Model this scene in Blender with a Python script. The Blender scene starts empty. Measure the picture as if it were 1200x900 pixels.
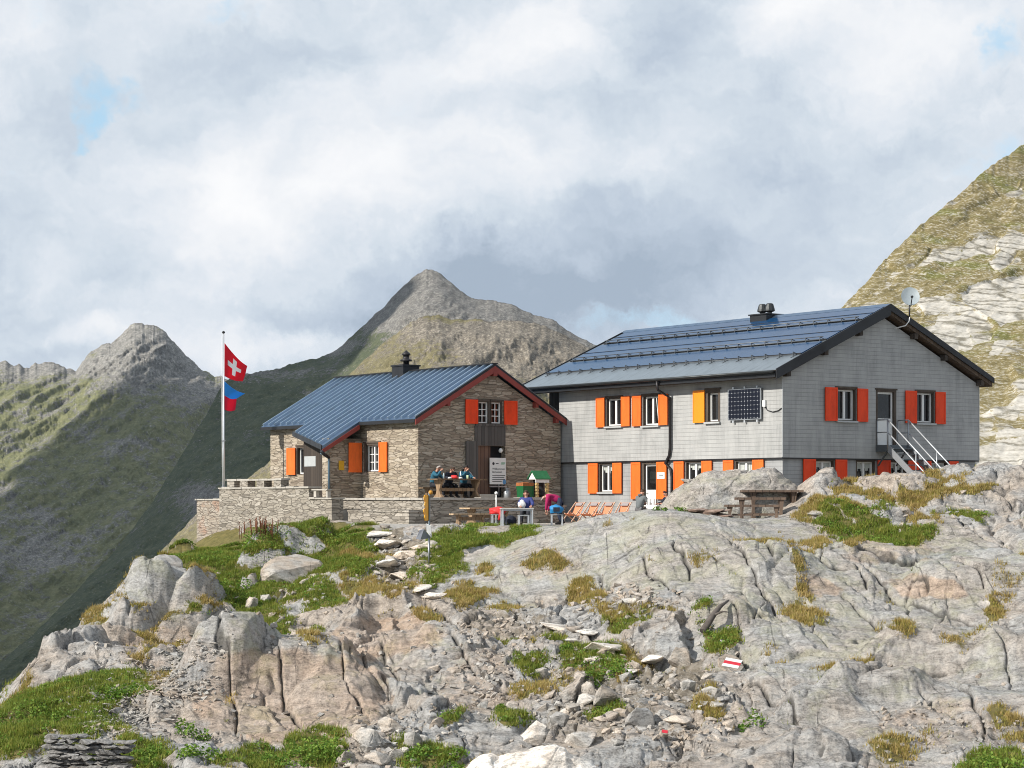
import bpy, bmesh, math, random
import numpy as np
from mathutils import Vector, Matrix, Euler

random.seed(7); rng = np.random.default_rng(11)
SC = bpy.context.scene
COL = SC.collection
F, CX, HY = 2500.0, 600.0, 585.0          # lens in reference pixels, centre column, eye-level row
R = math.radians

def W(px, py, d):
    return Vector(((px-CX)/F*d, d, (HY-py)/F*d))

# ------------------------------------------------------------------ camera
cam_d = bpy.data.cameras.new('camera'); cam = bpy.data.objects.new('camera', cam_d)
COL.objects.link(cam); SC.camera = cam
cam.location = (0, 0, 0); cam.rotation_euler = (R(90), 0, 0)
cam_d.sensor_width = 36; cam_d.lens = F/1200*36; cam_d.shift_y = 135/1200
cam_d.clip_start = .5; cam_d.clip_end = 30000

# ------------------------------------------------------------------ node helpers
class NT:
    def __init__(s, tree): s.t = tree; s.t.nodes.clear()
    def n(s, typ, ins=None, **kw):
        nd = s.t.nodes.new(typ)
        for k, v in kw.items(): setattr(nd, k, v)
        if ins:
            for k, v in ins.items(): s.put(nd.inputs[k], v)
        return nd
    def put(s, sock, v):
        if isinstance(v, bpy.types.NodeSocket): s.t.links.new(v, sock)
        elif isinstance(v, bpy.types.Node): s.t.links.new(v.outputs[0], sock)
        elif isinstance(v, (tuple, list)) and sock.type == 'RGBA' and len(v) == 3: sock.default_value = (*v, 1)
        else: sock.default_value = v
    def math(s, op, a, b=0.0, c=None, clamp=False):
        nd = s.t.nodes.new('ShaderNodeMath'); nd.operation = op; nd.use_clamp = clamp
        s.put(nd.inputs[0], a); s.put(nd.inputs[1], b)
        if c is not None: s.put(nd.inputs[2], c)
        return nd.outputs[0]
    def mix(s, fac, a, b, blend='MIX'):
        nd = s.t.nodes.new('ShaderNodeMix'); nd.data_type = 'RGBA'; nd.blend_type = blend
        s.put(nd.inputs[0], fac); s.put(nd.inputs[6], a); s.put(nd.inputs[7], b)
        return nd.outputs[2]
    def ramp(s, fac, stops, interp='LINEAR'):
        nd = s.t.nodes.new('ShaderNodeValToRGB'); cr = nd.color_ramp; cr.interpolation = interp
        while len(cr.elements) < len(stops): cr.elements.new(.5)
        for e, (p, c) in zip(cr.elements, stops):
            e.position = p; e.color = (*c, 1) if isinstance(c, (tuple, list)) else (c, c, c, 1)
        s.put(nd.inputs[0], fac); return nd.outputs[0]
    def smooth(s, v, a, b, lo=0.0, hi=1.0):
        nd = s.t.nodes.new('ShaderNodeMapRange'); nd.interpolation_type = 'SMOOTHSTEP'
        s.put(nd.inputs[0], v); s.put(nd.inputs[1], a); s.put(nd.inputs[2], b); s.put(nd.inputs[3], lo); s.put(nd.inputs[4], hi)
        return nd.outputs[0]
    def noise(s, vec, scale, detail=4, rough=.55, dist=0.0, out=0):
        nd = s.n('ShaderNodeTexNoise', {'Scale': scale, 'Detail': detail, 'Roughness': rough, 'Distortion': dist})
        if vec is not None: s.put(nd.inputs['Vector'], vec)
        return nd.outputs[out]
    def vor(s, vec, scale, feature='F1', out=0, rnd=1.0):
        nd = s.n('ShaderNodeTexVoronoi', feature=feature); s.put(nd.inputs['Scale'], scale); s.put(nd.inputs['Randomness'], rnd)
        if vec is not None: s.put(nd.inputs['Vector'], vec)
        return nd.outputs[out]
    def mapping(s, vec, loc=(0,0,0), rot=(0,0,0), scale=(1,1,1)):
        nd = s.n('ShaderNodeMapping', {'Location': loc, 'Rotation': rot, 'Scale': scale}); s.put(nd.inputs['Vector'], vec)
        return nd.outputs[0]
    def bump(s, h, strength=.5, dist=.05):
        nd = s.n('ShaderNodeBump', {'Strength': strength, 'Distance': dist}); s.put(nd.inputs['Height'], h); return nd.outputs[0]
    def attr(s, name, out=2):
        nd = s.n('ShaderNodeAttribute', attribute_name=name); return nd.outputs[out]
    def obj(s): return s.n('ShaderNodeTexCoord').outputs['Object']
    def pos(s): return s.n('ShaderNodeNewGeometry').outputs['Position']
    def surf(s, col, rough=.8, metal=0.0, nor=None, spec=.5, **extra):
        b = s.n('ShaderNodeBsdfPrincipled'); s.put(b.inputs['Base Color'], col); s.put(b.inputs['Roughness'], rough)
        s.put(b.inputs['Metallic'], metal); s.put(b.inputs['Specular IOR Level'], spec)
        if nor is not None: s.put(b.inputs['Normal'], nor)
        for k, v in extra.items(): s.put(b.inputs[k], v)
        o = s.n('ShaderNodeOutputMaterial'); s.t.links.new(b.outputs[0], o.inputs[0]); return b

def newmat(name):
    m = bpy.data.materials.new(name); m.use_nodes = True; return m, NT(m.node_tree)

_mats = {}
def plain(name, col, rough=.7, metal=0.0, var=.18, scale=6.0, bump=.15, spec=.4, stretch=(1,1,1)):
    """painted / woven / plain surface with uneven tone and a slight grain"""
    if name in _mats: return _mats[name]
    m, t = newmat(name); o = t.mapping(t.obj(), scale=stretch)
    n1 = t.noise(o, scale, 6, .6); n2 = t.noise(o, scale*6, 3, .6)
    f = t.math('ADD', t.math('MULTIPLY', n1, .7), t.math('MULTIPLY', n2, .3))
    dark = tuple(c*(1-var) for c in col); lite = tuple(min(1, c*(1+var)) for c in col)
    c = t.ramp(f, [(.3, dark), (.7, lite)])
    t.surf(c, rough, metal, t.bump(n2, bump, .01), spec)
    _mats[name] = m; return m

# ------------------------------------------------------------------ mesh builder
class MB:
    def __init__(s): s.v = []; s.f = []; s.m = []; s.sm = []
    def add(s, vs, fs, mi=0, smooth=False):
        o = len(s.v); s.v += [tuple(p) for p in vs]
        for f in fs: s.f.append(tuple(i+o for i in f)); s.m.append(mi); s.sm.append(smooth)
        return s
    def hexa(s, c, mi=0):     # 8 corners: bottom ring 0-3, top ring 4-7
        return s.add(c, [(3,2,1,0),(4,5,6,7),(0,1,5,4),(1,2,6,5),(2,3,7,6),(3,0,4,7)], mi)
    def box(s, x0,x1,y0,y1,z0,z1, mi=0):
        return s.hexa([(x0,y0,z0),(x1,y0,z0),(x1,y1,z0),(x0,y1,z0),(x0,y0,z1),(x1,y0,z1),(x1,y1,z1),(x0,y1,z1)], mi)
    def boxm(s, M, sx, sy, sz, mi=0):   # centred box under a matrix
        c = [M @ Vector((a*sx/2, b*sy/2, h*sz/2)) for h in (-1,1) for a,b in ((-1,-1),(1,-1),(1,1),(-1,1))]
        return s.hexa(c, mi)
    def bar(s, p, q, w, h, up=(0,0,1), mi=0):   # rectangular bar p->q
        p, q = Vector(p), Vector(q); d = (q-p); L = d.length; d.normalize(); up = Vector(up)
        x = d.cross(up)
        if x.length < 1e-4: x = d.cross(Vector((0,1,0)))
        x.normalize(); y = x.cross(d).normalized()
        c = []
        for e in (p, q): c += [e - x*w/2 - y*h/2, e + x*w/2 - y*h/2, e + x*w/2 + y*h/2, e - x*w/2 + y*h/2]
        return s.hexa(c, mi)
    def tube(s, pts, r, n=8, mi=0, cap=True, smooth=True):
        pts = [Vector(p) for p in pts]; rs = r if isinstance(r, (list, tuple)) else [r]*len(pts)
        vs = []; fs = []; up = None
        for i, p in enumerate(pts):
            d = (pts[min(i+1, len(pts)-1)] - pts[max(i-1, 0)]).normalized()
            if up is None: up = Vector((0,0,1)) if abs(d.z) < .9 else Vector((1,0,0))
            x = d.cross(up).normalized(); y = x.cross(d).normalized(); up = y
            for k in range(n):
                a = 2*math.pi*k/n; vs.append(p + (x*math.cos(a) + y*math.sin(a))*rs[i])
        for i in range(len(pts)-1):
            for k in range(n):
                a, b = i*n+k, i*n+(k+1) % n; fs.append((a, b, b+n, a+n))
        o = len(s.v); s.add(vs, fs, mi, smooth)
        if cap:
            s.f += [tuple(o+i for i in reversed(range(n))), tuple(o+len(vs)-n+i for i in range(n))]; s.m += [mi, mi]; s.sm += [False, False]
        return s
    def lathe(s, c, prof, n=16, mi=0, smooth=True):   # prof: (r, z) list about vertical axis at c
        c = Vector(c); vs = []; fs = []
        for r, z in prof:
            for k in range(n):
                a = 2*math.pi*k/n; vs.append(c + Vector((r*math.cos(a), r*math.sin(a), z)))
        for i in range(len(prof)-1):
            for k in range(n):
                a, b = i*n+k, i*n+(k+1) % n; fs.append((a, b, b+n, a+n))
        o = len(s.v); s.add(vs, fs, mi, smooth)
        s.f += [tuple(o+i for i in reversed(range(n))), tuple(o+len(vs)-n+i for i in range(n))]; s.m += [mi, mi]; s.sm += [False, False]
        return s
    def prism(s, pts, off, mi=0):   # planar polygon extruded by a vector
        pts = [Vector(p) for p in pts]; off = Vector(off); n = len(pts)
        fs = [tuple(reversed(range(n))), tuple(range(n, 2*n))] + [(i, (i+1) % n, n+(i+1) % n, n+i) for i in range(n)]
        return s.add(pts + [p+off for p in pts], fs, mi)
    def build(s, name, mats, parent=None, loc=(0,0,0), recalc=True):
        me = bpy.data.meshes.new(name); me.from_pydata(s.v, [], s.f)
        if not isinstance(mats, (list, tuple)): mats = [mats]
        for m in mats: me.materials.append(m)
        me.polygons.foreach_set('material_index', s.m); me.polygons.foreach_set('use_smooth', s.sm)
        if recalc:
            bm = bmesh.new(); bm.from_mesh(me); bmesh.ops.recalc_face_normals(bm, faces=bm.faces); bm.to_mesh(me); bm.free()
        o = bpy.data.objects.new(name, me); COL.objects.link(o); o.location = loc
        if parent: o.parent = parent
        return o

def tag(o, label=None, cat=None, group=None, kind=None):
    if label: o['label'] = label
    if cat: o['category'] = cat
    if group: o['group'] = group
    if kind or cat: o['kind'] = kind or 'thing'
    return o
def thing(name, label, cat, loc=(0,0,0), rz=0, group=None):
    o = bpy.data.objects.new(name, None); COL.objects.link(o); o.empty_display_size = .2
    o.location = loc; o.rotation_euler = (0,0,rz); return tag(o, label, cat, group)
def copy_tree(o, parent=None):
    kids = [c for c in COL.objects if c.parent == o]
    c = o.copy(); COL.objects.link(c)
    if parent: c.parent = parent
    for k in kids: copy_tree(k, c)
    return c

# ------------------------------------------------------------------ numpy noise
def _h(ix, iy, seed):
    a = (ix.astype(np.int64)*374761393 + iy.astype(np.int64)*668265263 + seed*974711 + 1013904223) & 0xFFFFFFFF
    a = ((a ^ (a >> 13))*1274126177) & 0xFFFFFFFF
    a = ((a ^ (a >> 16))*2246822519) & 0xFFFFFFFF
    return (a ^ (a >> 15)) & 0xFFFFFFFF
def hr(ix, iy, seed): return _h(ix, iy, seed)/4294967295.0
def perlin(x, y, seed=0):
    xi, yi = np.floor(x), np.floor(y); xf, yf = x-xi, y-yi
    u = xf*xf*xf*(xf*(xf*6-15)+10); v = yf*yf*yf*(yf*(yf*6-15)+10)
    def g(dx, dy):
        a = hr(xi+dx, yi+dy, seed)*2*np.pi; return np.cos(a)*(xf-dx) + np.sin(a)*(yf-dy)
    n0 = g(0,0)*(1-u)+g(1,0)*u; n1 = g(0,1)*(1-u)+g(1,1)*u
    return (n0*(1-v)+n1*v)*1.5
def fbm(x, y, o=5, seed=0, gain=.5, lac=2.03):
    s = 0; a = 1.
    for i in range(o): s = s + a*perlin(x, y, seed+i*17); x = x*lac+3.1; y = y*lac-7.7; a *= gain
    return s
def ridged(x, y, o=5, seed=0, gain=.55, lac=2.07):
    s = 0; a = 1.
    for i in range(o): s = s + a*(1-2*np.abs(perlin(x, y, seed+i*29))); x = x*lac+5.3; y = y*lac+1.9; a *= gain
    return s
def voro(x, y, seed=0):
    xi, yi = np.floor(x), np.floor(y)
    f1 = np.full(x.shape, 9.); f2 = np.full(x.shape, 9.); cx = np.zeros_like(x); cy = np.zeros_like(x); dx = np.zeros_like(x); dy = np.zeros_like(x)
    for i in (-1,0,1):
        for j in (-1,0,1):
            gx, gy = xi+i, yi+j
            px = gx+hr(gx, gy, seed)-x; py = gy+hr(gx, gy, seed+5)-y
            d = np.sqrt(px*px+py*py); m = d < f1
            f2 = np.where(m, f1, np.minimum(f2, d)); f1 = np.where(m, d, f1)
            cx = np.where(m, gx, cx); cy = np.where(m, gy, cy); dx = np.where(m, -px, dx); dy = np.where(m, -py, dy)
    return f1, f2, dx, dy, hr(cx, cy, seed+31), hr(cx, cy, seed+41), hr(cx, cy, seed+53)
def sstep(a, b, x):
    t = np.clip((x-a)/(b-a), 0, 1); return t*t*(3-2*t)

def grid_mesh(name, P, mat, attrs=None, smooth=True):
    """P: rows x cols x 3 array of points -> one sheet"""
    r, c, _ = P.shape; me = bpy.data.meshes.new(name)
    me.vertices.add(r*c); me.vertices.foreach_set('co', P.reshape(-1).astype(np.float32))
    i = np.arange(r-1)[:,None]*c + np.arange(c-1)[None,:]
    q = np.stack([i, i+1, i+c+1, i+c], -1).reshape(-1, 4).astype(np.int32); nf = len(q)
    me.loops.add(nf*4); me.loops.foreach_set('vertex_index', q.reshape(-1))
    me.polygons.add(nf); me.polygons.foreach_set('loop_start', np.arange(nf, dtype=np.int32)*4)
    me.polygons.foreach_set('loop_total', np.full(nf, 4, np.int32))
    me.polygons.foreach_set('use_smooth', np.full(nf, smooth))
    for k, v in (attrs or {}).items():
        a = me.attributes.new(k, 'FLOAT', 'POINT'); a.data.foreach_set('value', v.reshape(-1).astype(np.float32))
    me.materials.append(mat); me.update(calc_edges=True); me.validate()
    o = bpy.data.objects.new(name, me); COL.objects.link(o); return o

# ------------------------------------------------------------------ sun
SUN_EL = R(33)
uL = Vector((-.5878, .8090, 0)); vL = Vector((.8090, .5878, 0))   # house axes: along the eaves / along the gables
sh = (-vL*.99 + uL*.10).normalized()
SUND = Vector((sh.x*math.cos(SUN_EL), sh.y*math.cos(SUN_EL), math.sin(SUN_EL)))   # towards the sun
sun_d = bpy.data.lights.new('sun', 'SUN'); sun = bpy.data.objects.new('sun', sun_d); COL.objects.link(sun)
sun_d.energy = 4.7; sun_d.angle = R(.53); sun_d.color = (1, .945, .86)
sun.rotation_euler = SUND.to_track_quat('Z', 'Y').to_euler(); sun.location = (-60, -10, 80)
SC.view_settings.view_transform = 'Standard'; SC.view_settings.look = 'None'; SC.view_settings.gamma = 1
SC.view_settings.exposure = 0.30
SC.cycles.use_denoising = True; SC.cycles.filter_width = 1.0
SC.cycles.max_bounces = 6; SC.cycles.diffuse_bounces = 3; SC.cycles.glossy_bounces = 3; SC.cycles.volume_bounces = 0

# ------------------------------------------------------------------ sky: clear-sky model with broken cloud
world = bpy.data.worlds.new('World'); SC.world = world; world.use_nodes = True
t = NT(world.node_tree)
SKY = .1
sky = t.n('ShaderNodeTexSky', sky_type='NISHITA'); sky.sun_disc = False
sky.sun_elevation = SUN_EL; sky.sun_rotation = math.atan2(SUND.x, SUND.y); sky.altitude = 2200
gen = t.n('ShaderNodeTexCoord').outputs['Generated']
wv = t.n('ShaderNodeTexNoise', {'Scale': 11.0, 'Detail': 9, 'Roughness': .66}); t.put(wv.inputs['Vector'], gen)
off = t.n('ShaderNodeVectorMath', operation='MULTIPLY_ADD'); t.put(off.inputs[0], wv.outputs['Color']); off.inputs[1].default_value = (.10,.10,.085); off.inputs[2].default_value = (-.05,-.05,-.0425)
add = t.n('ShaderNodeVectorMath', operation='ADD'); t.put(add.inputs[0], gen); t.put(add.inputs[1], off.outputs[0]); dirv = add.outputs[0]
sep = t.n('ShaderNodeSeparateXYZ'); t.put(sep.inputs[0], gen)
def blob(px, py, rx, ry, w):
    """soft patch of sky seen in the direction of a reference pixel"""
    c = Vector(((px-CX)/F, 1, (HY-py)/F)).normalized()
    m = t.n('ShaderNodeMapping', {'Scale': (F/rx, F/max(rx,ry), F/ry)}); m.vector_type = 'TEXTURE'
    v1 = t.n('ShaderNodeVectorMath', operation='SUBTRACT'); t.put(v1.inputs[0], dirv); v1.inputs[1].default_value = c
    v2 = t.n('ShaderNodeVectorMath', operation='MULTIPLY'); t.put(v2.inputs[0], v1.outputs[0]); v2.inputs[1].default_value = (F/rx, F/max(rx,ry), F/ry)
    L = t.n('ShaderNodeVectorMath', operation='LENGTH'); t.put(L.inputs[0], v2.outputs[0])
    t.t.nodes.remove(m)
    return t.smooth(L.outputs['Value'], 0.0, 1.0, w, 0.0)
SKYB = [  # bright (+) and grey (-) cloud masses
 (330,190,240,150,.34),(250,260,150,100,.22),(420,240,180,90,.16),(620,60,140,80,.30),(760,180,160,90,.24),(640,30,120,60,.15),(910,15,130,70,.42),(1110,40,140,70,.26),
 (1000,90,200,90,.10),(600,170,160,80,.18),(250,340,260,60,.12),(260,405,190,45,.36),(90,400,120,40,.30),(60,330,110,70,.22),(370,400,110,35,.28),(120,220,120,130,.10),(990,150,120,70,.12),(20,50,120,90,.12),
 (1050,-720,480,380,.30),(620,330,320,110,-.26),(760,330,280,100,-.20),(440,380,260,60,-.26),(210,240,70,50,-.16),(480,130,150,50,-.14),(900,250,260,120,-.14),(330,55,230,50,-.12),(760,40,90,60,-.12),(700,130,200,60,-.10),(130,330,120,40,-.10),(60,180,110,90,-.08),(540,300,200,60,-.10)]
acc = None
for b in SKYB:
    o_ = blob(*b); acc = o_ if acc is None else t.math('ADD', acc, o_)
mp = t.mapping(dirv, scale=(1,1,1.7))
n1 = t.noise(mp, 7.5, 9, .58, .3); n2 = t.noise(mp, 22, 8, .6, .2)
val = t.math('ADD', t.math('ADD', acc, .46), t.math('ADD', t.math('MULTIPLY', t.math('SUBTRACT', n1, .5), 1.05), t.math('MULTIPLY', t.math('SUBTRACT', n2, .5), .50)))
k = 1/SKY
cl = t.ramp(val, [(.05,(.32,.385,.47)), (.26,(.43,.495,.58)), (.44,(.535,.595,.66)), (.58,(.63,.67,.72)), (.74,(.72,.738,.765)), (.88,(.775,.783,.798)), (1.0,(.805,.808,.815))])
SKYH = [(112,120,60,95,.72),(160,105,60,42,.60),(118,165,28,60,.55),(20,380,75,80,.75),(0,330,40,60,.4),(20,200,50,60,.3),(1170,185,120,60,.55),(1190,60,70,50,.7),(740,385,230,40,.75),(640,420,120,30,.4),(230,400,40,20,.2),(60,20,130,60,.3),(250,12,60,25,.4),
 (-60,-760,640,420,1.25),(-700,-700,700,420,1.0),(-2500,-600,1500,700,.7)]
hol = None
for b in SKYH:
    o_ = blob(*b); hol = o_ if hol is None else t.math('ADD', hol, o_)
hm = t.smooth(t.math('ADD', hol, t.math('ADD', t.math('MULTIPLY', t.math('SUBTRACT', n1, .5), 1.5), t.math('MULTIPLY', t.math('SUBTRACT', n2, .5), 1.0))), .30, .95)
clb = t.n('ShaderNodeVectorMath', operation='SCALE'); t.put(clb.inputs[0], cl); clb.inputs['Scale'].default_value = k
# clear gaps: the sky model, veiled by thin high cloud
veil = t.mix(.75, sky.outputs[0], (.42*k, .64*k, .80*k))
colr = t.mix(hm, clb.outputs[0], veil)
# the cloud bank stands over the ridge ahead; behind the viewer a little clear sky is mixed in to dim the fill light
open_ = t.math('ADD', t.smooth(sep.outputs[1], .62, .15, 0, .12), t.math('MULTIPLY', t.math('SUBTRACT', n1, .5), .5), clamp=True)
colr = t.mix(t.math('MULTIPLY', open_, t.smooth(sep.outputs[1], .70, .55)), colr, sky.outputs[0])
bg = t.n('ShaderNodeBackground'); t.put(bg.inputs[0], colr); bg.inputs[1].default_value = SKY
wo = t.n('ShaderNodeOutputWorld'); t.t.links.new(bg.outputs[0], wo.inputs[0])
# ================================================================== rock and turf materials
def rock_material(name, scale=1.0, lichen=True, cracks=True):
    m, t = newmat(name); o = t.pos()
    # schistosity runs steeply down to the right: squeeze the texture across it
    st = t.mapping(o, rot=(R(18), R(36), R(-18)), scale=(.55, 1.5, 1.9))
    big = t.noise(o, .35*scale, 5, .6); mid = t.noise(st, 2.2*scale, 8, .68, .6); fine = t.noise(st, 14*scale, 6, .72); grit = t.noise(o, 45*scale, 4, .8)
    spk = t.noise(o, 20*scale, 5, .8)
    tone = t.math('ADD', t.math('MULTIPLY', mid, .40), t.math('ADD', t.math('MULTIPLY', fine, .28), t.math('MULTIPLY', spk, .32)))
    c = t.ramp(tone, [(.37,(.06,.057,.054)), (.435,(.215,.209,.20)), (.50,(.375,.368,.355)), (.56,(.485,.479,.467)), (.64,(.66,.655,.64))])
    warm = t.smooth(t.math('ADD', big, t.math('MULTIPLY', fine, .25)), .52, .74)
    c = t.mix(t.math('MULTIPLY', t.math('MULTIPLY', warm, .8), t.math('SUBTRACT', 1, t.math('MULTIPLY', t.attr('slab'), .45))), c, t.mix(1, c, (1.06,.90,.76), 'MULTIPLY'))
    cool = t.smooth(t.noise(o, .55*scale, 4, .6, 1.0), .52, .72)
    c = t.mix(t.math('MULTIPLY', cool, .6), c, t.mix(1, c, (.84,.90,.96), 'MULTIPLY'))
    if lichen:
        li = t.smooth(t.math('ADD', t.noise(o, .9, 7, .7), t.math('MULTIPLY', t.attr('slab'), .16)), .60, .76)
        c = t.mix(t.math('MULTIPLY', li, .34), c, (.40,.40,.25))
        pale = t.smooth(t.noise(o, 4.5, 5, .7), .62, .70); c = t.mix(t.math('MULTIPLY', pale, .35), c, (.56,.56,.53))
        dk = t.smooth(t.noise(st, 1.1, 8, .75, .8), .53, .68); c = t.mix(t.math('MULTIPLY', dk, .6), c, (.10,.098,.095))
    tan = t.smooth(t.math('ADD', t.attr('tan'), t.math('MULTIPLY', t.math('SUBTRACT', t.noise(o, 1.6, 6, .7), .5), .9)), .30, .75)
    c = t.mix(t.math('MULTIPLY', tan, .8), c, t.mix(1, c, (1.12,.92,.77), 'MULTIPLY'))
    # long hairline joints that come and go
    jv = t.mapping(o, rot=(0, R(30), R(-20)), scale=(1.3,.16,.5))
    e1 = t.vor(t.mapping(jv, loc=(3,0,0)), .9*scale, 'DISTANCE_TO_EDGE')
    e1 = t.smooth(t.math('ADD', e1, t.math('MULTIPLY', fine, .03)), .018, .04)
    e1 = t.math('MAXIMUM', e1, t.smooth(t.noise(o, .8, 4, .6), .62, .50))
    c = t.mix(t.math('MULTIPLY', t.math('SUBTRACT', 1, e1), .6), c, (.07,.065,.06))
    if lichen and cracks:
        ck = t.smooth(t.math('ADD', t.attr('crack'), t.math('MULTIPLY', t.math('SUBTRACT', fine, .5), .5)), .30, .75)
        c = t.mix(t.math('MULTIPLY', ck, .75), c, (.055,.051,.046))
        sp = t.smooth(t.noise(o, 16, 5, .8), .57, .68); c = t.mix(t.math('MULTIPLY', sp, .55), c, (.085,.082,.078))
    return m, t, c, tone, fine, grit, e1, o

m_rock, t, c, tone, fine, grit, e1, o_ = rock_material('gneiss')
soil = t.ramp(t.noise(o_, 5, 6, .7), [(.3,(.095,.08,.058)), (.5,(.215,.185,.145)), (.72,(.36,.325,.275))])
turf = t.ramp(t.noise(o_, 3.0, 6, .7), [(.3,(.075,.07,.02)), (.5,(.16,.14,.045)), (.72,(.25,.19,.075))])
gm = t.smooth(t.math('ADD', t.attr('grass'), t.math('MULTIPLY', t.math('SUBTRACT', t.noise(o_, 4.0, 6, .7), .5), .7)), .42, .58)
sm = t.smooth(t.math('ADD', t.attr('soil'), t.math('MULTIPLY', t.math('SUBTRACT', t.noise(o_, 3.0, 6, .75), .5), 1.0)), .40, .62)
c = t.mix(sm, c, soil); c = t.mix(gm, c, turf)
yard = t.ramp(t.noise(o_, 9, 6, .7), [(.3,(.33,.31,.28)), (.7,(.50,.48,.44))])
c = t.mix(t.attr('yard'), c, yard)
chip = t.math('ADD', t.math('MULTIPLY', t.vor(t.mapping(o_, rot=(0, R(30), R(-18)), scale=(1.2,.6,1.6)), 2.2, 'F1'), .55), t.math('MULTIPLY', t.vor(t.mapping(o_, rot=(R(20), R(40), R(-18)), scale=(1.2,.7,1.8)), 6.5, 'F1'), .30))
h = t.math('ADD', t.math('ADD', t.math('ADD', chip, t.math('MULTIPLY', fine, .7)), t.math('MULTIPLY', grit, .35)), t.math('ADD', t.math('MULTIPLY', tone, .25), t.math('MULTIPLY', e1, .3)))
t.surf(c, .92, 0, t.bump(h, 1.0, .075), .25)

m_palestone, t, c, tone, fine, grit, e1, o_ = rock_material('pale_stone', 1.5, False)
t.surf(t.mix(1, c, (1.75,1.72,1.66), 'MULTIPLY'), .92, 0, t.bump(tone, .7, .06), .25)
m_stone, t, c, tone, fine, grit, e1, o_ = rock_material('loose_stone', 1.7, False)
oi = t.n('ShaderNodeObjectInfo').outputs['Random']
c = t.mix(1, c, t.ramp(oi, [(0,(.80,.79,.78)), (.35,(.98,.95,.90)), (.7,(1.12,1.10,1.07)), (1,(1.4,1.39,1.36))]), 'MULTIPLY')
t.surf(c, .92, 0, t.bump(tone, .6, .05), .25)

# ================================================================== the ground: one sheet
CP = """440,625,77 500,618,78 560,618,78 620,617,77 385,612,85 320,619,88 257,630,92 231,636,94
330,637,81 420,630,79 390,650,76 300,650,80 240,657,82 190,660,80 150,690,75 120,713,71 75,750,65 48,768,61
210,690,74 200,765,67 130,765,64 100,800,58 55,806,57 0,832,53 0,870,48 100,850,51 170,800,58 280,700,72 300,780,60 240,790,59 330,880,48 420,760,60 430,700,67 480,690,68 450,655,74 400,720,65
0,900,45 200,900,45 400,900,46 600,900,46 800,900,46 1000,900,45 1200,900,44
530,640,74 520,680,69 560,720,64 500,780,57 600,770,58 650,710,65 700,760,58 640,830,51 750,830,51
640,624,73 690,607,71.5 735,601,70.5 770,600,69.5 830,610,68.8 850,609,70.5 880,608,72 920,606,72.5 900,600,75.2 880,632,67 930,628,68 760,650,64.5 700,665,67 850,660,63.5 800,705,60 900,700,60.5
936,571,75.6 960,565,75.4 1000,560,75.4 1035,564,75 1092,561,75 1138,558,75 1180,556,75.5 970,600,71 1060,590,71.5 1150,585,72 1000,640,66 1100,650,65 1200,640,66 950,760,55.5 1050,760,55.5 1150,720,59 1200,780,53 900,840,50 1100,850,48.5"""
pts = []
for tok in CP.split():
    a, b, d = map(float, tok.split(',')); p = W(a, b, d); pts.append((p.x, p.y, p.z))
def pz(px, d, z): pts.append(((px-CX)/F*d, d, z))
for a in ((450,83,-.95),(520,82,-.95),(600,82,-.95),(680,85,-.95),(760,76,-1.0),(720,85,-.95),(840,75,-.8),(960,79,-.1),(1050,79,.1),(1150,81,.3),(1250,82,.6),
          (400,90,-.95),(300,96,-1.7),(215,97,-3.4),(120,88,-7),(30,74,-8.5),(-40,63,-8),(-110,52,-7.4),(-100,60,-9),(50,90,-11),(150,100,-9),(-100,45,-6.4),
          (500,100,-1),(700,100,-.9),(900,100,-.3),(1100,100,.2),(1300,100,.5),(1300,60,-1.7),(1300,48,-4.6),
          (600,40,-6.3),(200,39,-6.6),(1000,39,-6.2),(600,33,-6.8),(0,36,-7.5),(1200,36,-6),(-150,120,-16),(200,120,-9),(500,125,-3),(900,125,-1.5),(1300,125,-1.5)): pz(*a)
pts = np.array(pts)
def tps(r2): return np.where(r2 > 1e-9, r2*np.log(r2+1e-12), 0)
n = len(pts); A = np.zeros((n+3, n+3)); X = pts[:, :2]
A[:n,:n] = tps(((X[:,None]-X[None])**2).sum(-1)) + np.eye(n)*.6
A[:n,n] = 1; A[:n,n+1:] = X; A[n,:n] = 1; A[n+1:,:n] = X.T
wts = np.linalg.solve(A, np.concatenate([pts[:,2], [0,0,0]]))
def macro(x, y):
    z = wts[n] + wts[n+1]*x + wts[n+2]*y
    for i in range(n): z = z + wts[i]*tps((x-X[i,0])**2+(y-X[i,1])**2)
    return z

NC, ND = 1120, 560
gcol = np.linspace(-170, 1370, NC)
grow = np.concatenate([np.linspace(43, 79, 500, endpoint=False), np.linspace(79, 128, 60)])
PXg, Dg = np.meshgrid(gcol, grow); Xg = (PXg-CX)/F*Dg
Z0 = macro(Xg, Dg)
PYg = HY - F*Z0/Dg                       # where the smooth ground shows, used only to lay out turf, slabs and rubble
PXr, PYr = PXg.copy(), PYg.copy()

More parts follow.
